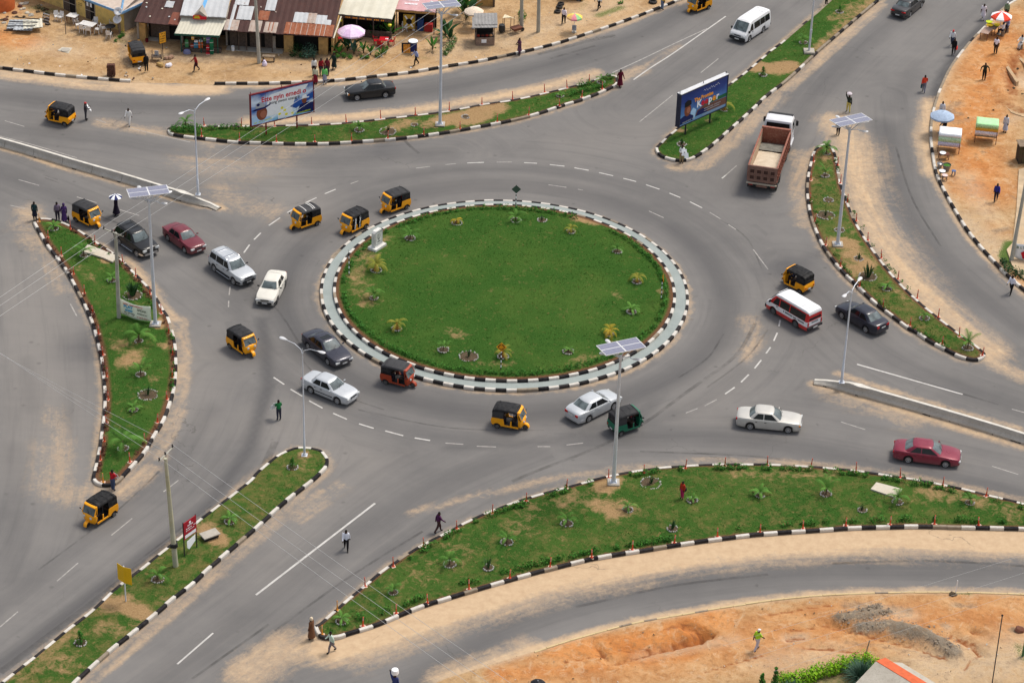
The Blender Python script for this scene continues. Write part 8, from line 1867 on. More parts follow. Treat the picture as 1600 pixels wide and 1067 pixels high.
for i,(u,v,z,s,c_,lb) in enumerate((
 (.75,-1.2,.55,(.32,.3,.75),(70,130,84),'green stack of goods hanging at the left of the shop counter'),(1.25,-1.2,.55,(.3,.3,.35),(170,80,60),'orange red carton on the shop counter'),(1.62,-1.25,.55,(.4,.3,.55),(60,120,150),'blue green carton on the shop counter'),(2.05,-1.25,.55,(.4,.3,.62),(226,110,50),'bright orange carton on the shop counter'),(1.65,-1.25,1.12,(.34,.26,.2),(225,225,230),'white packet on top of the blue green carton'),(2.08,-1.25,1.19,(.34,.26,.18),(205,220,235),'pale packet on top of the orange carton'),
 (3.15,-1.65,0,(.34,.34,.95),(26,96,66),'lower stack of green bottle crates at the right shop post'),(3.15,-1.65,.97,(.34,.34,.7),(30,110,74),'upper stack of green bottle crates at the right shop post'),(2.78,-1.7,.0,(.36,.34,.34),(190,44,52),'red crate on the ground before the shop'),(2.78,-1.65,.55,(.28,.3,.5),(170,36,46),'red stack of goods beside the green bottle crates'),(2.85,-1.45,1.2,(.4,.3,.6),(110,100,150),'purple packets hanging under the awning'),(2.5,-1.3,1.3,(.3,.25,.5),(90,130,80),'green packets hanging under the awning'),(1.4,-1.55,1.5,(.26,.2,.35),(210,160,70),'yellow packet hanging from the awning edge'))):crate(lb,u,v,z,s,cloth(c_))
m_=MB();m_.lathe([(.34,0),(.36,.2),(.28,.4),(.1,.48)],12,squash=.8);tag(m_.build('sack',[cloth((120,124,160))],None,Vector(P(.85,-1.78,.0))+Vector((t.location.x,t.location.y,.1))),'grey blue sack before the shop counter','sack')
t,P,W,r_=lean_to('long building with a patched rusty roof behind the bench and bush',(349,48.5),(520.5,59.5),2.35,7.5,2.0,RUST)
k_=dict(ze=2.35,depth=7.5,rise=2.0)
def rp(u0,u1,v0,v1,mt,k=1):roof_patch(P,W,2.35,7.5,2.0,u0,u1,v0,v1,mt,r_,k)
rp(.0,1.3,.05,1.5,RUSTP);rp(.35,.65,.05,3.6,TIN,2);rp(.9,2.3,1.6,3.5,TIN,2);rp(.4,1.7,3.6,5.2,TIN);rp(2.3,3.4,.05,1.6,RUSTP);rp(2.9,3.9,1.7,3.0,RUSTR);rp(3.35,4.3,3.1,4.9,TIN,2);rp(3.7,4.9,.05,1.5,RUSTP,2);rp(4.0,4.6,.3,1.5,RUSTR,1)
rp(5.6,W-.1,.05,1.65,RUSTR);rp(6.2,7.5,1.7,3.1,TIN,2);rp(7.5,8.3,1.7,3.1,RUSTP,2);rp(8.3,9.3,1.65,2.9,TIN,1);rp(9.2,9.75,1.6,2.3,TIN,2)
for u in (6.1,6.6,7.1,7.7,8.4,8.9,9.3):rp(u,u+.07,.06,1.6,RUSTP,3)
for k in range(8):u,v=rng2.uniform(.3,W-.4),rng2.uniform(2.5,7);rp(u,u+.14,v,v+.12,RUSTP,4)
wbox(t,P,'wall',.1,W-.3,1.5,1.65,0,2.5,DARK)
for u0,u1 in ((5.5,6.35),(8.75,9.6)):wbox(t,P,'pillar',u0,u1,.75,1.4,0,2.4,OCH)
for u in (.3,1.1,2.2,3.6):wbox(t,P,'gate',u,u+.72,1.32,1.42,.1,1.85,BRWN)
for u in (1.25,2.0,3.3,4.4):wbox(t,P,'post',u,u+.09,.45,.54,0,2.36,BRWN)
wbox(t,P,'pale_door',4.25,4.62,1.3,1.42,.15,1.5,GREYW);wbox(t,P,'porch_step',.1,5.4,.35,1.3,0,.24,M_['concrete']);wbox(t,P,'end_wall',W-.3,W-.12,.8,7,0,2.4,OCH);wbox(t,P,'roof_edge',W-.02,W+.10,-.03,7.5,2.3,2.34,CREAM)
t,P,W,r_=lean_to('bar under a wide cream sheet awning',(528.5,22.5),(612.5,30.5),2.5,4.2,.75,CREAM,.4)
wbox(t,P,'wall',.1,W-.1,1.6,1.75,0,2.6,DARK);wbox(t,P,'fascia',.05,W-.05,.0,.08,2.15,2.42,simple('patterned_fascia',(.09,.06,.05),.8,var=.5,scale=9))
m_=MB();m_.add([P(.7+.17*i+dx,-.01,2.2+dz) for i in range(22) for dx,dz in ((0,0),(.1,0),(.1,.14),(0,.14))],[(4*i,4*i+1,4*i+2,4*i+3) for i in range(22) if i % 4!=3]);m_.build('fascia_print',[F_['orange']],t)
for u in (.15,1.7,3.3,W-.2):wbox(t,P,'post',u,u+.09,.05,.14,0,2.45,BRWN)
wbox(t,P,'half_wall',.1,W-.1,.35,.47,0,.95,BRWN)
m_=MB();
for u in (.2,W-.2):m_.lathe([(.02,1.75),(.16,1.83),(.18,1.98),(.05,2.05)],8,P(u,-.08,0))
m_.build('hanging_lamp',[F_['yellow']],t)
t,P,W,r_=lean_to('drinks shop under a faded pink and white sign roof',(617,15),(680,20),2.5,3.2,.9,PINK,.5)
zr=lambda v:2.5+.9*v/3.2+.06
for (u0,u1,v,h_,n) in ((.7,2.1,1.9,.14,12),(.6,2.0,1.3,.14,12),(.8,2.0,.75,.2,9),(2.6,3.4,.8,.3,5)):
 m_=MB();q=random.Random(int(v*100));u=u0
 while u<u1:w_=q.uniform(.05,.12);m_.add([P(u,v,zr(v)),P(u+w_,v,zr(v)),P(u+w_,v+h_,zr(v+h_)),P(u,v+h_,zr(v+h_))],[(0,1,2,3)]);u+=w_+.05
 m_.build('roof_lettering',[F_['white']],r_)
wbox(t,P,'fringe',.0,W,-.06,.0,2.28,2.46,simple('fringe_straw',(.36,.20,.07),.9,var=.4,scale=12));wbox(t,P,'wall',.1,W-.1,1.5,1.65,0,2.5,DARK);wbox(t,P,'fridge',2.05,2.6,.6,1.1,0,1.3,simple('blue_fridge',(.02,.06,.20),.4));wbox(t,P,'counter',2.75,3.5,.5,1.0,0,.95,simple('red_counter',(.36,.03,.03),.6))
pst=wbox(t,P,'poster',.75,1.85,.35,.40,.45,1.9,simple('yellow_poster',(.52,.34,.05),.7))
m_=MB();c=Vector(P(1.3,.34,1.2));dd=(Vector(P(1,0,0))-Vector(P(0,0,0))).normalized()
for s in (1,-1):m_.add([tuple(c+dd*(s*x)+Vector((0,0,z))) for x,z in ((-.45,-.55),(-.32,-.62),(.45,.5),(.34,.6))],[(0,1,2,3) if s>0 else (3,2,1,0)])
m_.build('poster_cross',[F_['white']],pst);m_=MB();m_.add([tuple(c+dd*(.28*math.cos(a))+Vector((0,0,.3*math.sin(a)))-Vector(P(0,.006,0))+Vector(P(0,0,0))) for a in np.linspace(0,2*PI,13)[:-1]],[tuple(range(12))]);m_.build('poster_disc',[F_['black']],pst)
for u in (.1,1.9,W-.15):wbox(t,P,'post',u,u+.08,.05,.13,0,2.48,BRWN)
tx,ty=t.location.x,t.location.y
def bucket(label,p,r=.15,h=.32,mat=None):m_=MB();m_.lathe([(r*.8,0),(r,h),(r*.92,h),(r*.75,.03)],12);m_.tube([(-r,0,h),(0,r*.7,h+.04),(r,0,h)],.008,4);tag(m_.build('bucket',[mat or F_['white']],None,p),label,'bucket')
bucket('white bucket before the drinks shop, left of the fridge',at(646.5,48,.2));bucket('white bucket before the red counter',at(669.5,47.5,.2));bucket('white bucket in front of the gates of the long rusty building',at(364,79.5,.2),.17,.45);bucket('maroon and white bucket at the ochre pillar',at(229.5,66,.2),.16,.32,cloth((110,30,40)))
a,b_=at(66,1,.25),at(192.5,49.5,.25);d=(b_-a);d.z=0;W=d.length;d.normalize();n_=Vector((-d.y,d.x,0));t=thing('house','yellow plastered house with a cream roof edged in blue','house',(a.x,a.y,0));o_=Vector((a.x,a.y,0));P=lambda u,v,z:tuple(d*u+n_*v+Vector((0,0,z)))
wbox(t,P,'wall',-4,W,0,.2,0,2.6,YW);wbox(t,P,'side_wall',W-.2,W,.2,7,0,2.6,GREYW)
for u0,u1,nm in ((3.0,4.55,0),(5.95,7.1,1)):
 f=wbox(t,P,'door_frame',u0-.08,u1+.08,-.04,-.0,.1,2.1,GREYW)
 wbox(t,P,'door',u0,(u0+u1)/2-.03,-.075,-.045,.15,2.02,BRWN,f);wbox(t,P,'door',(u0+u1)/2+.03,u1,-.075,-.045,.15,2.02,DARK,f)
 wbox(t,P,'door_bar',u0,u1,-.10,-.08,1.1,1.16,GREYW,f)
f=wbox(t,P,'window',1.9,2.5,-.05,0,1.3,2.2,DARK);wbox(t,P,'window_board',2.0,2.4,-.08,-.055,1.5,1.9,cloth((150,50,40)),f)
for u in (6.15,6.6):wbox(t,P,'notice',u,u+.24,-.10,-.082,1.55,1.95,F_['white'])
m_=MB();q=random.Random(3)
for i in range(11):
 a_=R(150-12*i);u,z=5.2+.62*math.cos(a_),1.45+.42*math.sin(a_);m_.add([P(u,-.012,z),P(u+.07,-.012,z),P(u+.07,-.012,z+.10),P(u,-.012,z+.10)],[(0,1,2,3)])
for z in (1.42,1.25):
 for i in range(5):u=4.95+.11*i;m_.add([P(u,-.012,z),P(u+.06,-.012,z),P(u+.06,-.012,z+.09),P(u,-.012,z+.09)],[(0,1,2,3)])
m_.build('painted_lettering',[M_['ink']],t)
m_=MB();m_.plate([P(-4,-.55,2.55),P(W+.45,-.55,2.55),P(W+.1,3.2,3.5),P(-4,3.2,3.5)],.08);m_.plate([P(W+.45,-.55,2.55),P(W+.45,7,2.55),P(W-3.2,7,3.6),P(W-2.4,3.2,3.55)],.08);rf=m_.build('roof',[simple('pale_pink_roof_sheet',(.60,.50,.42),.7,var=.12,dirt=(.50,.38,.30,1))],t)
wbox(t,P,'fascia',-4,W+.5,-.63,-.56,2.36,2.58,BLUEF,rf);wbox(t,P,'fascia',W+.46,W+.53,-.63,7,2.36,2.58,BLUEF,rf)
m_=MB();q0,q1=Vector(P(W+.4,-.5,2.60)),Vector(P(W-2.4,3.2,3.60));m_.tube([q0,q1],.10,6);m_.build('hip_cap',[BLUEF],rf)
wbox(t,P,'terrace',2.2,W+.25,-1.9,-.05,-.25,.10,M_['slab']);wbox(t,P,'terrace_step',6.9,8.0,-2.5,-1.92,-.25,-.02,M_['slab'])
HP,HO=P,o_
def dish(label,p,r):
 t=thing('satellite_dish',label,'satellite dish',p);m_=MB();d_=Vector((-.15,-.75,.65)).normalized();u_=d_.orthogonal().normalized();w_=d_.cross(u_);rings=[]
 for k in (.02,.4,.7,1.0):rings.append([tuple(u_*r*k*math.cos(a)+w_*r*k*math.sin(a)+d_*(.28*r*k*k)) for a in np.linspace(0,2*PI,17)[:-1]])
 m_.loft(rings,0,True,cap=False);o=m_.build('reflector',[M_['lamphead']],t);o.modifiers.new('thickness','SOLIDIFY').thickness=.02
 m_=MB();m_.tube([(0,0,-.9),(0,.05,0)],.03,6);m_.build('mast',[M_['dark_steel']],t);m_=MB();m_.tube([tuple(w_*-r*.9),tuple(d_*r*.95)],.015,5);m_.build('feed_arm',[M_['dark_steel']],t)
dish('upper satellite dish on the corner of the yellow house',Vector(P(W+.15,-.62,2.55))+o_,.42);dish('lower satellite dish on the corner of the yellow house',Vector(P(W+.1,-.75,1.75))+o_,.42)
m_=MB();m_.tube([(0,0,0),(0,0,2.7)],.12,8);tag(m_.build('dark_post',[M_['wood']],None,Vector(P(W+.05,-.5,.0))+o_),'dark wooden post under the satellite dishes','post')
def chair(mat,label,group):
 t=thing('plastic_chair',label,'chair',group=group);m_=MB();m_.box((0,0,.43),(.46,.46,.04),bev=.015);m_.build('seat',[mat],t)
 m_=MB();m_.plate([(-.22,-.21,.47),(-.22,.21,.47),(-.30,.20,.88),(-.30,-.20,.88)],.03);m_.build('backrest',[mat],t)
 for x in (-.2,.2):
  for y in (-.2,.2):m_=MB();m_.tube([(x*.92,y*.92,.42),(x*1.15,y*1.15,0)],.028,5);m_.build('leg',[mat],t)
 for y in (-.24,.24):m_=MB();m_.tube([(-.24,y,.66),(.12,y,.66),(.16,y,.43)],.022,5);m_.build('armrest',[mat],t)
 return t
CW=simple('white_plastic',(.64,.62,.60),.4);CRD=simple('red_plastic',(.45,.012,.02),.35)
c0=None
for i,(x,y,rz,lb) in enumerate(((89,32,-1.2,'white plastic chair by the house wall, farthest left'),(95,33,-1.9,'white plastic chair beside the leftmost one at the house'),(122.5,45,.3,'white plastic chair at the left end of the white table'),(129,51,1.3,'white plastic chair in front of the white table, left'),(138,53,1.7,'white plastic chair in front of the white table, right'),(149.5,42,-1.6,'white plastic chair against the yellow wall behind the table'),(153,52,2.8,'white plastic chair at the right end of the white table'),(163,50,.2,'white plastic chair left of the dark round table'),(170.5,60,1.4,'white plastic chair in front of the dark round table'),(175.5,42,-1.5,'white plastic chair behind the dark round table'),(118,36,-1.3,'white plastic chair behind the left end of the white table'))):
 p=at(x,y,.30 if x>100 else .22)
 if c0 is None:c0=chair(CW,lb,'white plastic chairs at the yellow house');o=c0
 else:o=dup(c0,p,rz,lb)
 o.location=p;o.rotation_euler=(0,0,rz)
table('white plastic table among the chairs at the yellow house',at(138,48,.32),1.5,.9,.72,-.4,CW);table('second white plastic table by the yellow wall',at(114,35,.32),1.0,.8,.72,-.4,CW)
t=thing('round_table','dark round table at the right end of the terrace','table',at(173,52,.3));m_=MB();m_.lathe([(.48,.68),(.50,.71),(.48,.73)],16);m_.build('tabletop',[M_['trim']],t);m_=MB();m_.lathe([(.25,0),(.22,.04),(.05,.08),(.04,.68)],10);m_.build('pedestal',[M_['trim']],t)
m_=MB();m_.tube([(0,0,0),(.02,0,1.9)],.045,6);tag(m_.build('fence_post',[M_['wood']],None,at(103,54,.2)),'lone wooden post in front of the yellow house terrace','post')
o=chair(CRD,'red plastic chair left of the red drinks table','red plastic chairs');o.location=at(588,70,.2);o.rotation_euler=(0,0,.1);dup(o,at(612,71,.2),2.9,'red plastic chair right of the red drinks table');dup(o,at(594,75,.2),1.2,'red plastic chair in front of the red drinks table');dup(o,at(531,66,.2),.4,'red plastic chair under the pale pink parasol');dup(o,at(532,36,.2),.4,'red plastic chair at the corner of the cream awning')
t=table('red plastic drinks table with white lettering',at(600,72,.2),.85,.85,.74,-.05,CRD);m_=MB();ink_row(m_,(-.3,-.12,.744),(1,0,0),4,.17,.26,(0,1,0));m_.build('tabletop_print',[F_['white']],t)
o=chair(CW,'white plastic chair in front of the yellow poster','white plastic chairs at the drinks shop');o.location=at(632,49,.2);o.rotation_euler=(0,0,-1.4)
t=thing('kiosk','open wooden kiosk with a grey sheet roof and dark goods inside','kiosk',at(757,67,.2),R(6))
m_=MB()
for x0,z0,z1,sx in ((-1.25,2.0,2.12,2.35),(-1.05,2.12,2.24,2.2)):corr(m_,(x0,-1.0+(.4 if z0>2.05 else 0),z0),(x0+sx,-1.0+(.4 if z0>2.05 else 0),z0),(x0+sx+.1,1.0+(.3 if z0>2.05 else-.3),z1+.18),(x0+.1,1.0+(.3 if z0>2.05 else-.3),z1+.18),14,.03)
m_.build('roof',[roof_mat('grey_sheet',(.20,.19,.18),(.34,.33,.32),(.12,.11,.10),.5)],t)
m_=MB();m_.box((0,-.65,.42),(1.75,.08,.80));m_.box((-.85,0,.42),(.08,1.3,.8));m_.box((.85,0,.42),(.08,1.3,.8));m_.build('counter',[simple('grey_brown_board',(.24,.17,.13),.85,var=.25)],t)
m_=MB();m_.box((0,0,.68),(1.65,1.25,.2));m_.box((0,.6,1.2),(1.65,.06,1.2));m_.build('inside',[DARK],t)
for x in (-.84,.84):
 for y in (-.62,.6):m_=MB();m_.box((x,y,1.05),(.07,.07,2.05));m_.build('post',[BRWN],t)
for i,x in enumerate((-.6,-.2,.2,.55)):m_=MB();m_.lathe([(.14,.78),(.17,.86),(.1,.94)],8,(x,-.25,0));m_.build('goods',[cloth(((150,50,34),(90,40,30),(140,44,30),(170,120,80))[i])],t)
m_=MB();m_.plate([(-.35,-.70,.3),(.12,-.70,.3),(.12,-.70,.66),(-.35,-.70,.66)],.01);m_.build('notice',[F_['white']],t)
t=thing('wheelbarrow','rusty wheelbarrow with a frame beside the climber wrapped pole','wheelbarrow',at(806,52,.2),.6);m_=MB();m_.loft([[(-.3,-.2,.3),(.35,-.2,.3),(.35,.2,.3),(-.3,.2,.3)],[(-.5,-.36,.62),(.55,-.36,.62),(.55,.36,.62),(-.5,.36,.62)]],0,False);m_.build('tray',[M_['redwood']],t)
for s in (1,-1):m_=MB();m_.tube([(.7,s*.05,.2),(-.5,s*.25,.5),(-1.0,s*.28,.6)],.025,5);m_.build('handle',[BRWN],t)
m_=MB();m_.lathe([(.06,-.05),(.2,-.05),(.2,.05),(.06,.05)],12,(.75,0,.2),0,'Y');m_.build('wheel',[M_['rubber']],t)
t=thing('charcoal_stove','dark barrel stove under a cream cloth by the kiosk','stove',at(784,51,.2));m_=MB();m_.lathe([(.30,.15),(.33,.5),(.28,.8),(.24,.82)],12);m_.build('barrel',[M_['dark_steel']],t)
for k in range(3):a=2.1*k;m_=MB();m_.tube([(.25*math.cos(a),.25*math.sin(a),.2),(.32*math.cos(a),.32*math.sin(a),0)],.025,5);m_.build('leg',[M_['dark_steel']],t)
t=thing('shade_frame','low wooden frame with a cream cloth beside the stove','shade frame',at(793,47,.2));m_=MB();m_.plate([(-.5,-.3,1.35),(.3,-.3,1.45),(.75,.3,1.05),(-.3,.3,1.45)],.02);m_.build('cloth',[cloth((226,212,180))],t)
for x,y in ((-.45,-.25),(.3,-.25),(.6,.25),(-.3,.25)):m_=MB();m_.tube([(x,y,0),(x,y,1.3)],.03,5);m_.build('leg',[BRWN],t)
t=thing('notice_board','small white notice board under the patched parasol','notice board',at(897,53,.2),-.1);m_=MB();m_.box((0,-.1,.65),(.42,.04,.55));m_.build('panel',[F_['grey']],t);m_=MB();m_.box((0,-.07,.4),(.05,.04,.8));m_.build('leg',[BRWN],t)
m_=MB()
for k in range(4):ink_row(m_,(-.17,-.125,.80-.1*k),(1,0,0),6,.05,.05,(0,0,1))
m_.build('lettering',[M_['ink']],t)
t=thing('poster_board','orange and black poster board in front of the drinks shop','poster board',at(634.5,84,.2),.08);m_=MB();m_.plate([(-.42,-.15,.1),(.42,-.15,.1),(.42,.1,1.05),(-.42,.1,1.05)],.03);m_.build('panel',[F_['black']],t);m_=MB();m_.plate([(-.25,-.155,.12),(.38,-.155,.12),(.38,.06,.92),(-.25,.06,.92)],.005);m_.build('poster',[simple('orange_poster',(.55,.22,.03),.6,var=.5,scale=5)],t)
t=thing('poster_board','black poster board with a round white top beside the orange one','poster board',at(644.5,83,.2),.08);m_=MB();m_.plate([(-.42,-.15,.15),(.42,-.15,.15),(.42,.05,1.15),(-.42,.05,1.15)],.03);m_.build('panel',[F_['navy']],t);m_=MB();m_.lathe([(.45,1.16),(.46,1.2),(.42,1.24)],14,(.05,.05,0));m_.build('round_top',[F_['white']],t)
t=thing('signboard','yellow shop sign on a thin post beside the parked taxi','sign',at(255,95,.2),R(38));m_=MB();m_.tube([(0,0,0),(0,0,2.9)],.04,6);m_.build('post',[M_['dark_steel']],t);m_=MB();m_.box((0,-.06,2.35),(.75,.05,1.15));m_.build('panel',[M_['ink']],t);m_=MB();m_.box((0,-.095,2.35),(.66,.02,1.05));pn=m_.build('yellow_face',[simple('amber_sign_face',(.66,.31,.02),.5)],t)
m_=MB()
for k in range(4):ink_row(m_,(-.26,-.108,2.7-.24*k),(1,0,0),6,.08,.09,(0,0,1))
m_.build('lettering',[M_['ink']],pn)
t=thing('bench','plain wooden bench beside the concrete pole','bench',at(420,96,.2),-.05);m_=MB();m_.box((0,0,.52),(1.15,.45,.08));m_.build('seat',[M_['wood']],t)
for x in (-.5,.5):m_=MB();m_.box((x,0,.25),(.08,.38,.46));m_.build('leg',[BRWN],t)
m_=MB();m_.lathe([(.20,0),(.26,.15),(.2,.35),(.08,.48),(.12,.54)],10);tag(m_.build('plastic_bag',[cloth((215,205,225))],None,at(413.5,103,.2)),'pale plastic bag at the foot of the concrete pole','bag')
t=thing('rack','low wooden rack of scrap behind the man in black','rack',at(245,95,.2),.05);m_=MB();m_.box((0,0,.45),(.9,.6,.06));m_.build('shelf',[BRWN],t)
for x in (-.42,.42):
 for y in (-.27,.27):m_=MB();m_.box((x,y,.5),(.05,.05,1.0 if y>0 else .5));m_.build('leg',[BRWN],t)
m_=MB();m_.box((.0,.1,.72),(.36,.05,.45));m_.build('panel',[F_['grey']],t)
for i,(x,y,rgb,lb) in enumerate(((262.5,104,(215,212,220),'heap of white bags under the yellow sign'),(250.5,103.5,(170,140,90),'small heap of tan refuse beside the white bags'),(264,92,(150,120,100),'heap of striped cloth behind the white bags'))):
 m_=MB();q=random.Random(i)
 for k in range(4):m_.lathe([(.16,0),(.22,.12),(.15,.26),(.03,.3)],8,(q.uniform(-.25,.25),q.uniform(-.2,.2),0))
 tag(m_.build('bag_heap',[cloth(rgb)],None,at(x,y,.2)),lb,'bags')
M_['block']=simple('dark_brown_block',(.10,.045,.032),.9,var=.35,scale=8)
p=at(174,118,.2);q=random.Random(4);t=thing('block_stack','tall stack of dark brown blocks by the kerb gap','block stack',p)
for k in range(7):
 m_=MB()
 for j in range(3):m_.box((-.24+.24*j+q.uniform(-.02,.02),q.uniform(-.03,.03),.08+.16*k),(.22,.42,.14),rz=q.uniform(-.06,.06))
 m_.build('block_course',[M_['block']],t)
slab([(90,79),(97,74),(113,75),(107,83.5)],'square concrete manhole slab on the sand',.24);m_=MB();m_.lathe([(.42,0),(.42,.04),(.38,.05)],16);tag(m_.build('manhole_cover',[M_['concrete']],None,at(102,78.5,.25)),'round cover on the square manhole slab','manhole cover')
def tyre(label,p,r=.33):m_=MB();m_.lathe([(r*.55,0),(r*.9,0),(r,.06),(r,.16),(r*.9,.22),(r*.55,.22),(r*.5,.11)],18,(0,0,.0));tag(m_.build('tyre',[M_['rubber']],None,p),label,'tyre','old tyres on the sand')
for i,(x,y) in enumerate(((871,20),(874,13),(876.5,8))):tyre(['lowest tyre of the row on the sand','middle tyre of the row on the sand','topmost tyre of the row on the sand'][i],at(x,y,.2))
tyre('lone large tyre beside the kerb at the top edge',at(1020,5,.2),.42)
CS=roof_mat('corrugated_scrap',(.30,.32,.34),(.44,.46,.48),(.24,.20,.17),.5);p=at(33,47,.2);t=thing('scrap_sheets','pile of grey corrugated sheets on dark timbers at the upper left','scrap pile',p,-.3)
for k,(x,y,rz,mt) in enumerate(((-.5,.3,.3,CS),(.4,0,.2,CS),(1.0,.5,.5,CREAM))):
 m_=MB();c,s=math.cos(rz),math.sin(rz);pt=lambda u,v,z:(x+u*c-v*s,y+u*s+v*c,z);corr(m_,pt(-.9,-.8,.25+.1*k),pt(.9,-.8,.35+.1*k),pt(.9,.8,.5+.1*k),pt(-.9,.8,.4+.1*k),10,.04);m_.build('sheet',[mt],t)
for k in range(4):m_=MB();m_.tube([(-1.3,-1.0+.6*k,.15+.2*k),(1.5,-.5+.5*k,.55+.12*k)],.05,5);m_.build('timber',[M_['ink']],t)
q=random.Random(21)
for i in range(34):lump('lump of broken rubble in the heap at the upper left','rubble_lump','rubble',at(q.uniform(-8,75),q.uniform(4,34)+(0 if i % 3 else 12),.2),q.uniform(.12,.34),[M_['concrete'],M_['block'],M_['pit'],M_['slab']][i % 4],100+i,'rubble at the upper left')
m_=MB();m_.lathe([(1.25,0),(1.3,.9),(1.15,1.35),(.7,1.6),(.2,1.68)],20);tag(m_.build('orange_tank',[simple('orange_tank_plastic',(.52,.13,.04),.5)],None,at(3,12,.2)),'big orange tank in the top left corner','tank')
t=thing('slatted_rack','dark slatted rack leaning at the left of the terrace','rack',at(70.5,40,.2),-.5)
for k in range(7):m_=MB();m_.box((0,.05*k,.25+.13*k),(.75,.04,.07));m_.build('slat',[M_['ink'] if k % 2 else F_['grey']],t)
for x in (-.35,.35):m_=MB();m_.tube([(x,-.02,0),(x,.38,1.2)],.03,5);m_.build('leg',[M_['ink']],t)
t=thing('wall','ochre wall at the top edge behind the tall leafy plants','wall',at(753,10,.2),.02);m_=MB();m_.box((0,0,.9),(2.2,.2,1.8));m_.build('panel',[OCH],t);m_=MB();m_.box((1.15,-.05,.9),(.2,.3,1.9));m_.build('post',[BRWN],t)
def big_leaf(label,px,n,L,wd,seed,mat=LEAFD,group='broad leaved plants before the bars'):
 rs=random.Random(seed);mb=MB();var=[]
 for k in range(n):
  a=2*PI*k/n+rs.uniform(-.4,.4);el=rs.uniform(.7,1.4);l=L*rs.uniform(.7,1.15);d_=Vector((math.cos(a)*math.cos(el),math.sin(a)*math.cos(el),math.sin(el)));s=Vector((-math.sin(a),math.cos(a),0));p0=Vector((0,0,.1));pts=[]
  for i in range(6):pts.append(p0.copy());p0=p0+d_*(l/5);d_.z-=.16;d_.normalize()
  nb=len(mb.v);ws=[.02,.03,wd*.8,wd,wd*.65,.02]
  mb.add([pts[i]+s*ws[i]*k2+Vector((0,0,.05*abs(k2))) for i in range(6) for k2 in (-1,0,1)],[(3*i+j,3*i+3+j,3*i+4+j,3*i+1+j) for i in range(5) for j in (0,1)],0,True);var+=[rs.random()]*(len(mb.v)-nb)
 t=thing('broad_leaf_plant',label,'plant',at(*px,.2),0,group);with_var(mb.build('leaves',[mat],t),var);m_=MB();m_.tube([(0,0,0),(0,0,.35)],.06,6);m_.build('stem',[STEM],t);return t
for i,(x,y,n,L,wd,mt,lb) in enumerate(((521,83,7,1.3,.16,LEAFD,'broad leaved plant nearest the corner of the long rusty building'),(530,87,6,1.1,.15,LEAFH,'second broad leaved plant from the left in the bar bed'),(543,80,8,1.6,.2,LEAFD,'tall broad leaved plant under the left of the pink parasol'),(553,85,7,1.2,.16,LEAFP,'pale blue green plant in front of the pink parasol'),(568,83,7,1.1,.14,LEAFH,'green plant right of the pink parasol'),(579,86,7,1.0,.13,LEAFH,'green plant in front of the red table, left'),(596,88,6,.9,.12,LEAFH,'green plant in front of the red table, right'),(583,54,8,1.6,.18,LEAFD,'dark tall plant at the half wall of the bar, left'),(596,52,8,1.7,.18,LEAFD,'dark tall plant at the half wall of the bar, middle'),(610,56,7,1.9,.18,LEAFH,'dark tall plant at the right end of the bar'),(696,58,8,2.0,.24,LEAFD,'very tall broad leaved plant right of the drinks shop'),(703,66,7,1.5,.2,LEAFD,'broad leaved plant behind the solar lamp post'),(676,78,6,1.2,.16,LEAFH,'arching plant left of the solar lamp post'),(728,32,9,2.6,.3,LEAFD,'tall dark plant behind the cream parasol'),(722,22,8,2.4,.3,LEAFH,'bright tall plant at the ochre wall'))):big_leaf(lb,(x,y),n,L,wd,60+i,mt)
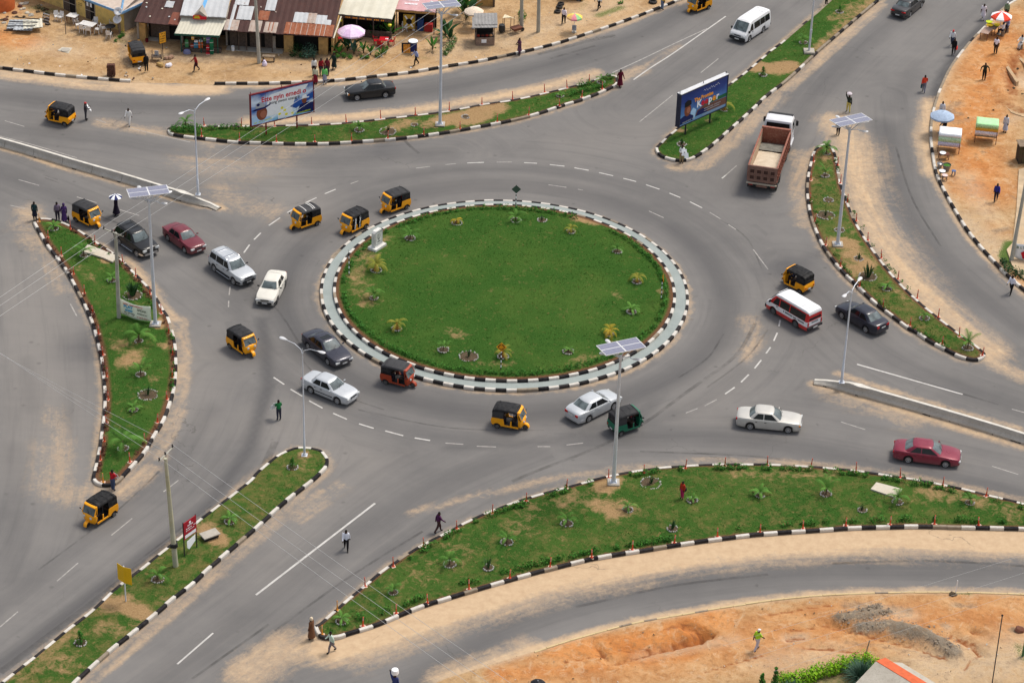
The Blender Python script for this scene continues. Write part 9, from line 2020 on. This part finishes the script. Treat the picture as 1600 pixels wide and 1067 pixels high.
def bush(label,pts,r,mat,seed,n=110,leaf=.09):
 rs=random.Random(seed);mb=MB();var=[]
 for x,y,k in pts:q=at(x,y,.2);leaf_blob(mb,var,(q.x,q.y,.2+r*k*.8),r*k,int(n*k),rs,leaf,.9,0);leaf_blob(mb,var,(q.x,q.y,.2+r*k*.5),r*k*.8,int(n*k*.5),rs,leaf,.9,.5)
 o=with_var(mb.build('foliage',[mat]),var);t=thing('bush',label,'bush');o.parent=t;m_=MB()
 for x,y,k in pts:q=at(x,y,.2);m_.tube([(q.x,q.y,0),(q.x,q.y,r*k)],.04,5)
 m_.build('stem',[STEM],t)
bush('dark green bush at the ochre pillar of the long rusty building',[(458,88,1.0),(464,80,1.1),(470,90,.7)],.55,LEAFD,1);bush('round grey green bush beside the dark green one',[(483,86,1.2),(489,90,.8),(478,91,.8)],.62,LEAFP,2,150)
bush('leafy bush with pale flowers behind the solar lamp post',[(700,80,1.0),(706,74,.9),(709,66,.8),(696,86,.7)],.5,leaf_mat('flowering_leaf',(.04,.11,.03),(.14,.24,.07),(.55,.52,.35)),3);bush('low leafy bush along the bar bed, left',[(527,90,.7),(537,90,.8),(547,92,.7)],.42,LEAFH,4,80);bush('low leafy bush along the bar bed, right',[(566,92,.7),(574,92,.6),(590,90,.8),(600,84,.8),(604,78,.6)],.42,LEAFH,5,80)
bush('green climber wrapped round the concrete pole',[(815.5,34,.8),(816,28,.9),(814,22,.6)],.5,LEAFH,6);bush('low weeds on the sand near the top edge',[(971,6,.5),(967,7,.4)],.45,LEAFH,7,60);bush('weeds at the corner of the yellow house terrace',[(181,66,.5),(187,60,.6),(192,57,.7)],.4,LEAFH,8,70);bush('scrubby weeds behind the rubble',[(60,14,.6),(68,18,.6),(74,22,.5)],.5,leaf_mat('dusty_leaf',(.05,.06,.03),(.13,.12,.06)),9,70)
q=random.Random(77);mb=None
LITM=[F_['white'],cloth((190,180,170)),M_['block'],M_['concrete']]
spots=[(rng2.uniform(20,330),rng2.uniform(70,125)) for _ in range(26)]+[(rng2.uniform(195,225),rng2.uniform(95,125)) for _ in range(12)]+[(rng2.uniform(430,900),rng2.uniform(85,115)) for _ in range(20)]
tp=[(p.x,p.y) for p in top_poly]
for i,(x,y) in enumerate(spots):
 p=at(x,y,.2)
 if not poly_in(np.array([[p.x,p.y]]),tp)[0] or dist_line(np.array([[p.x,p.y]]),W2(top_kerb2))[0]<.6:continue
 lump('small scrap of litter on the sand before the shops','litter_scrap','litter',p,q.uniform(.05,.12),LITM[i % 4],200+i,'litter on the sand before the shops')
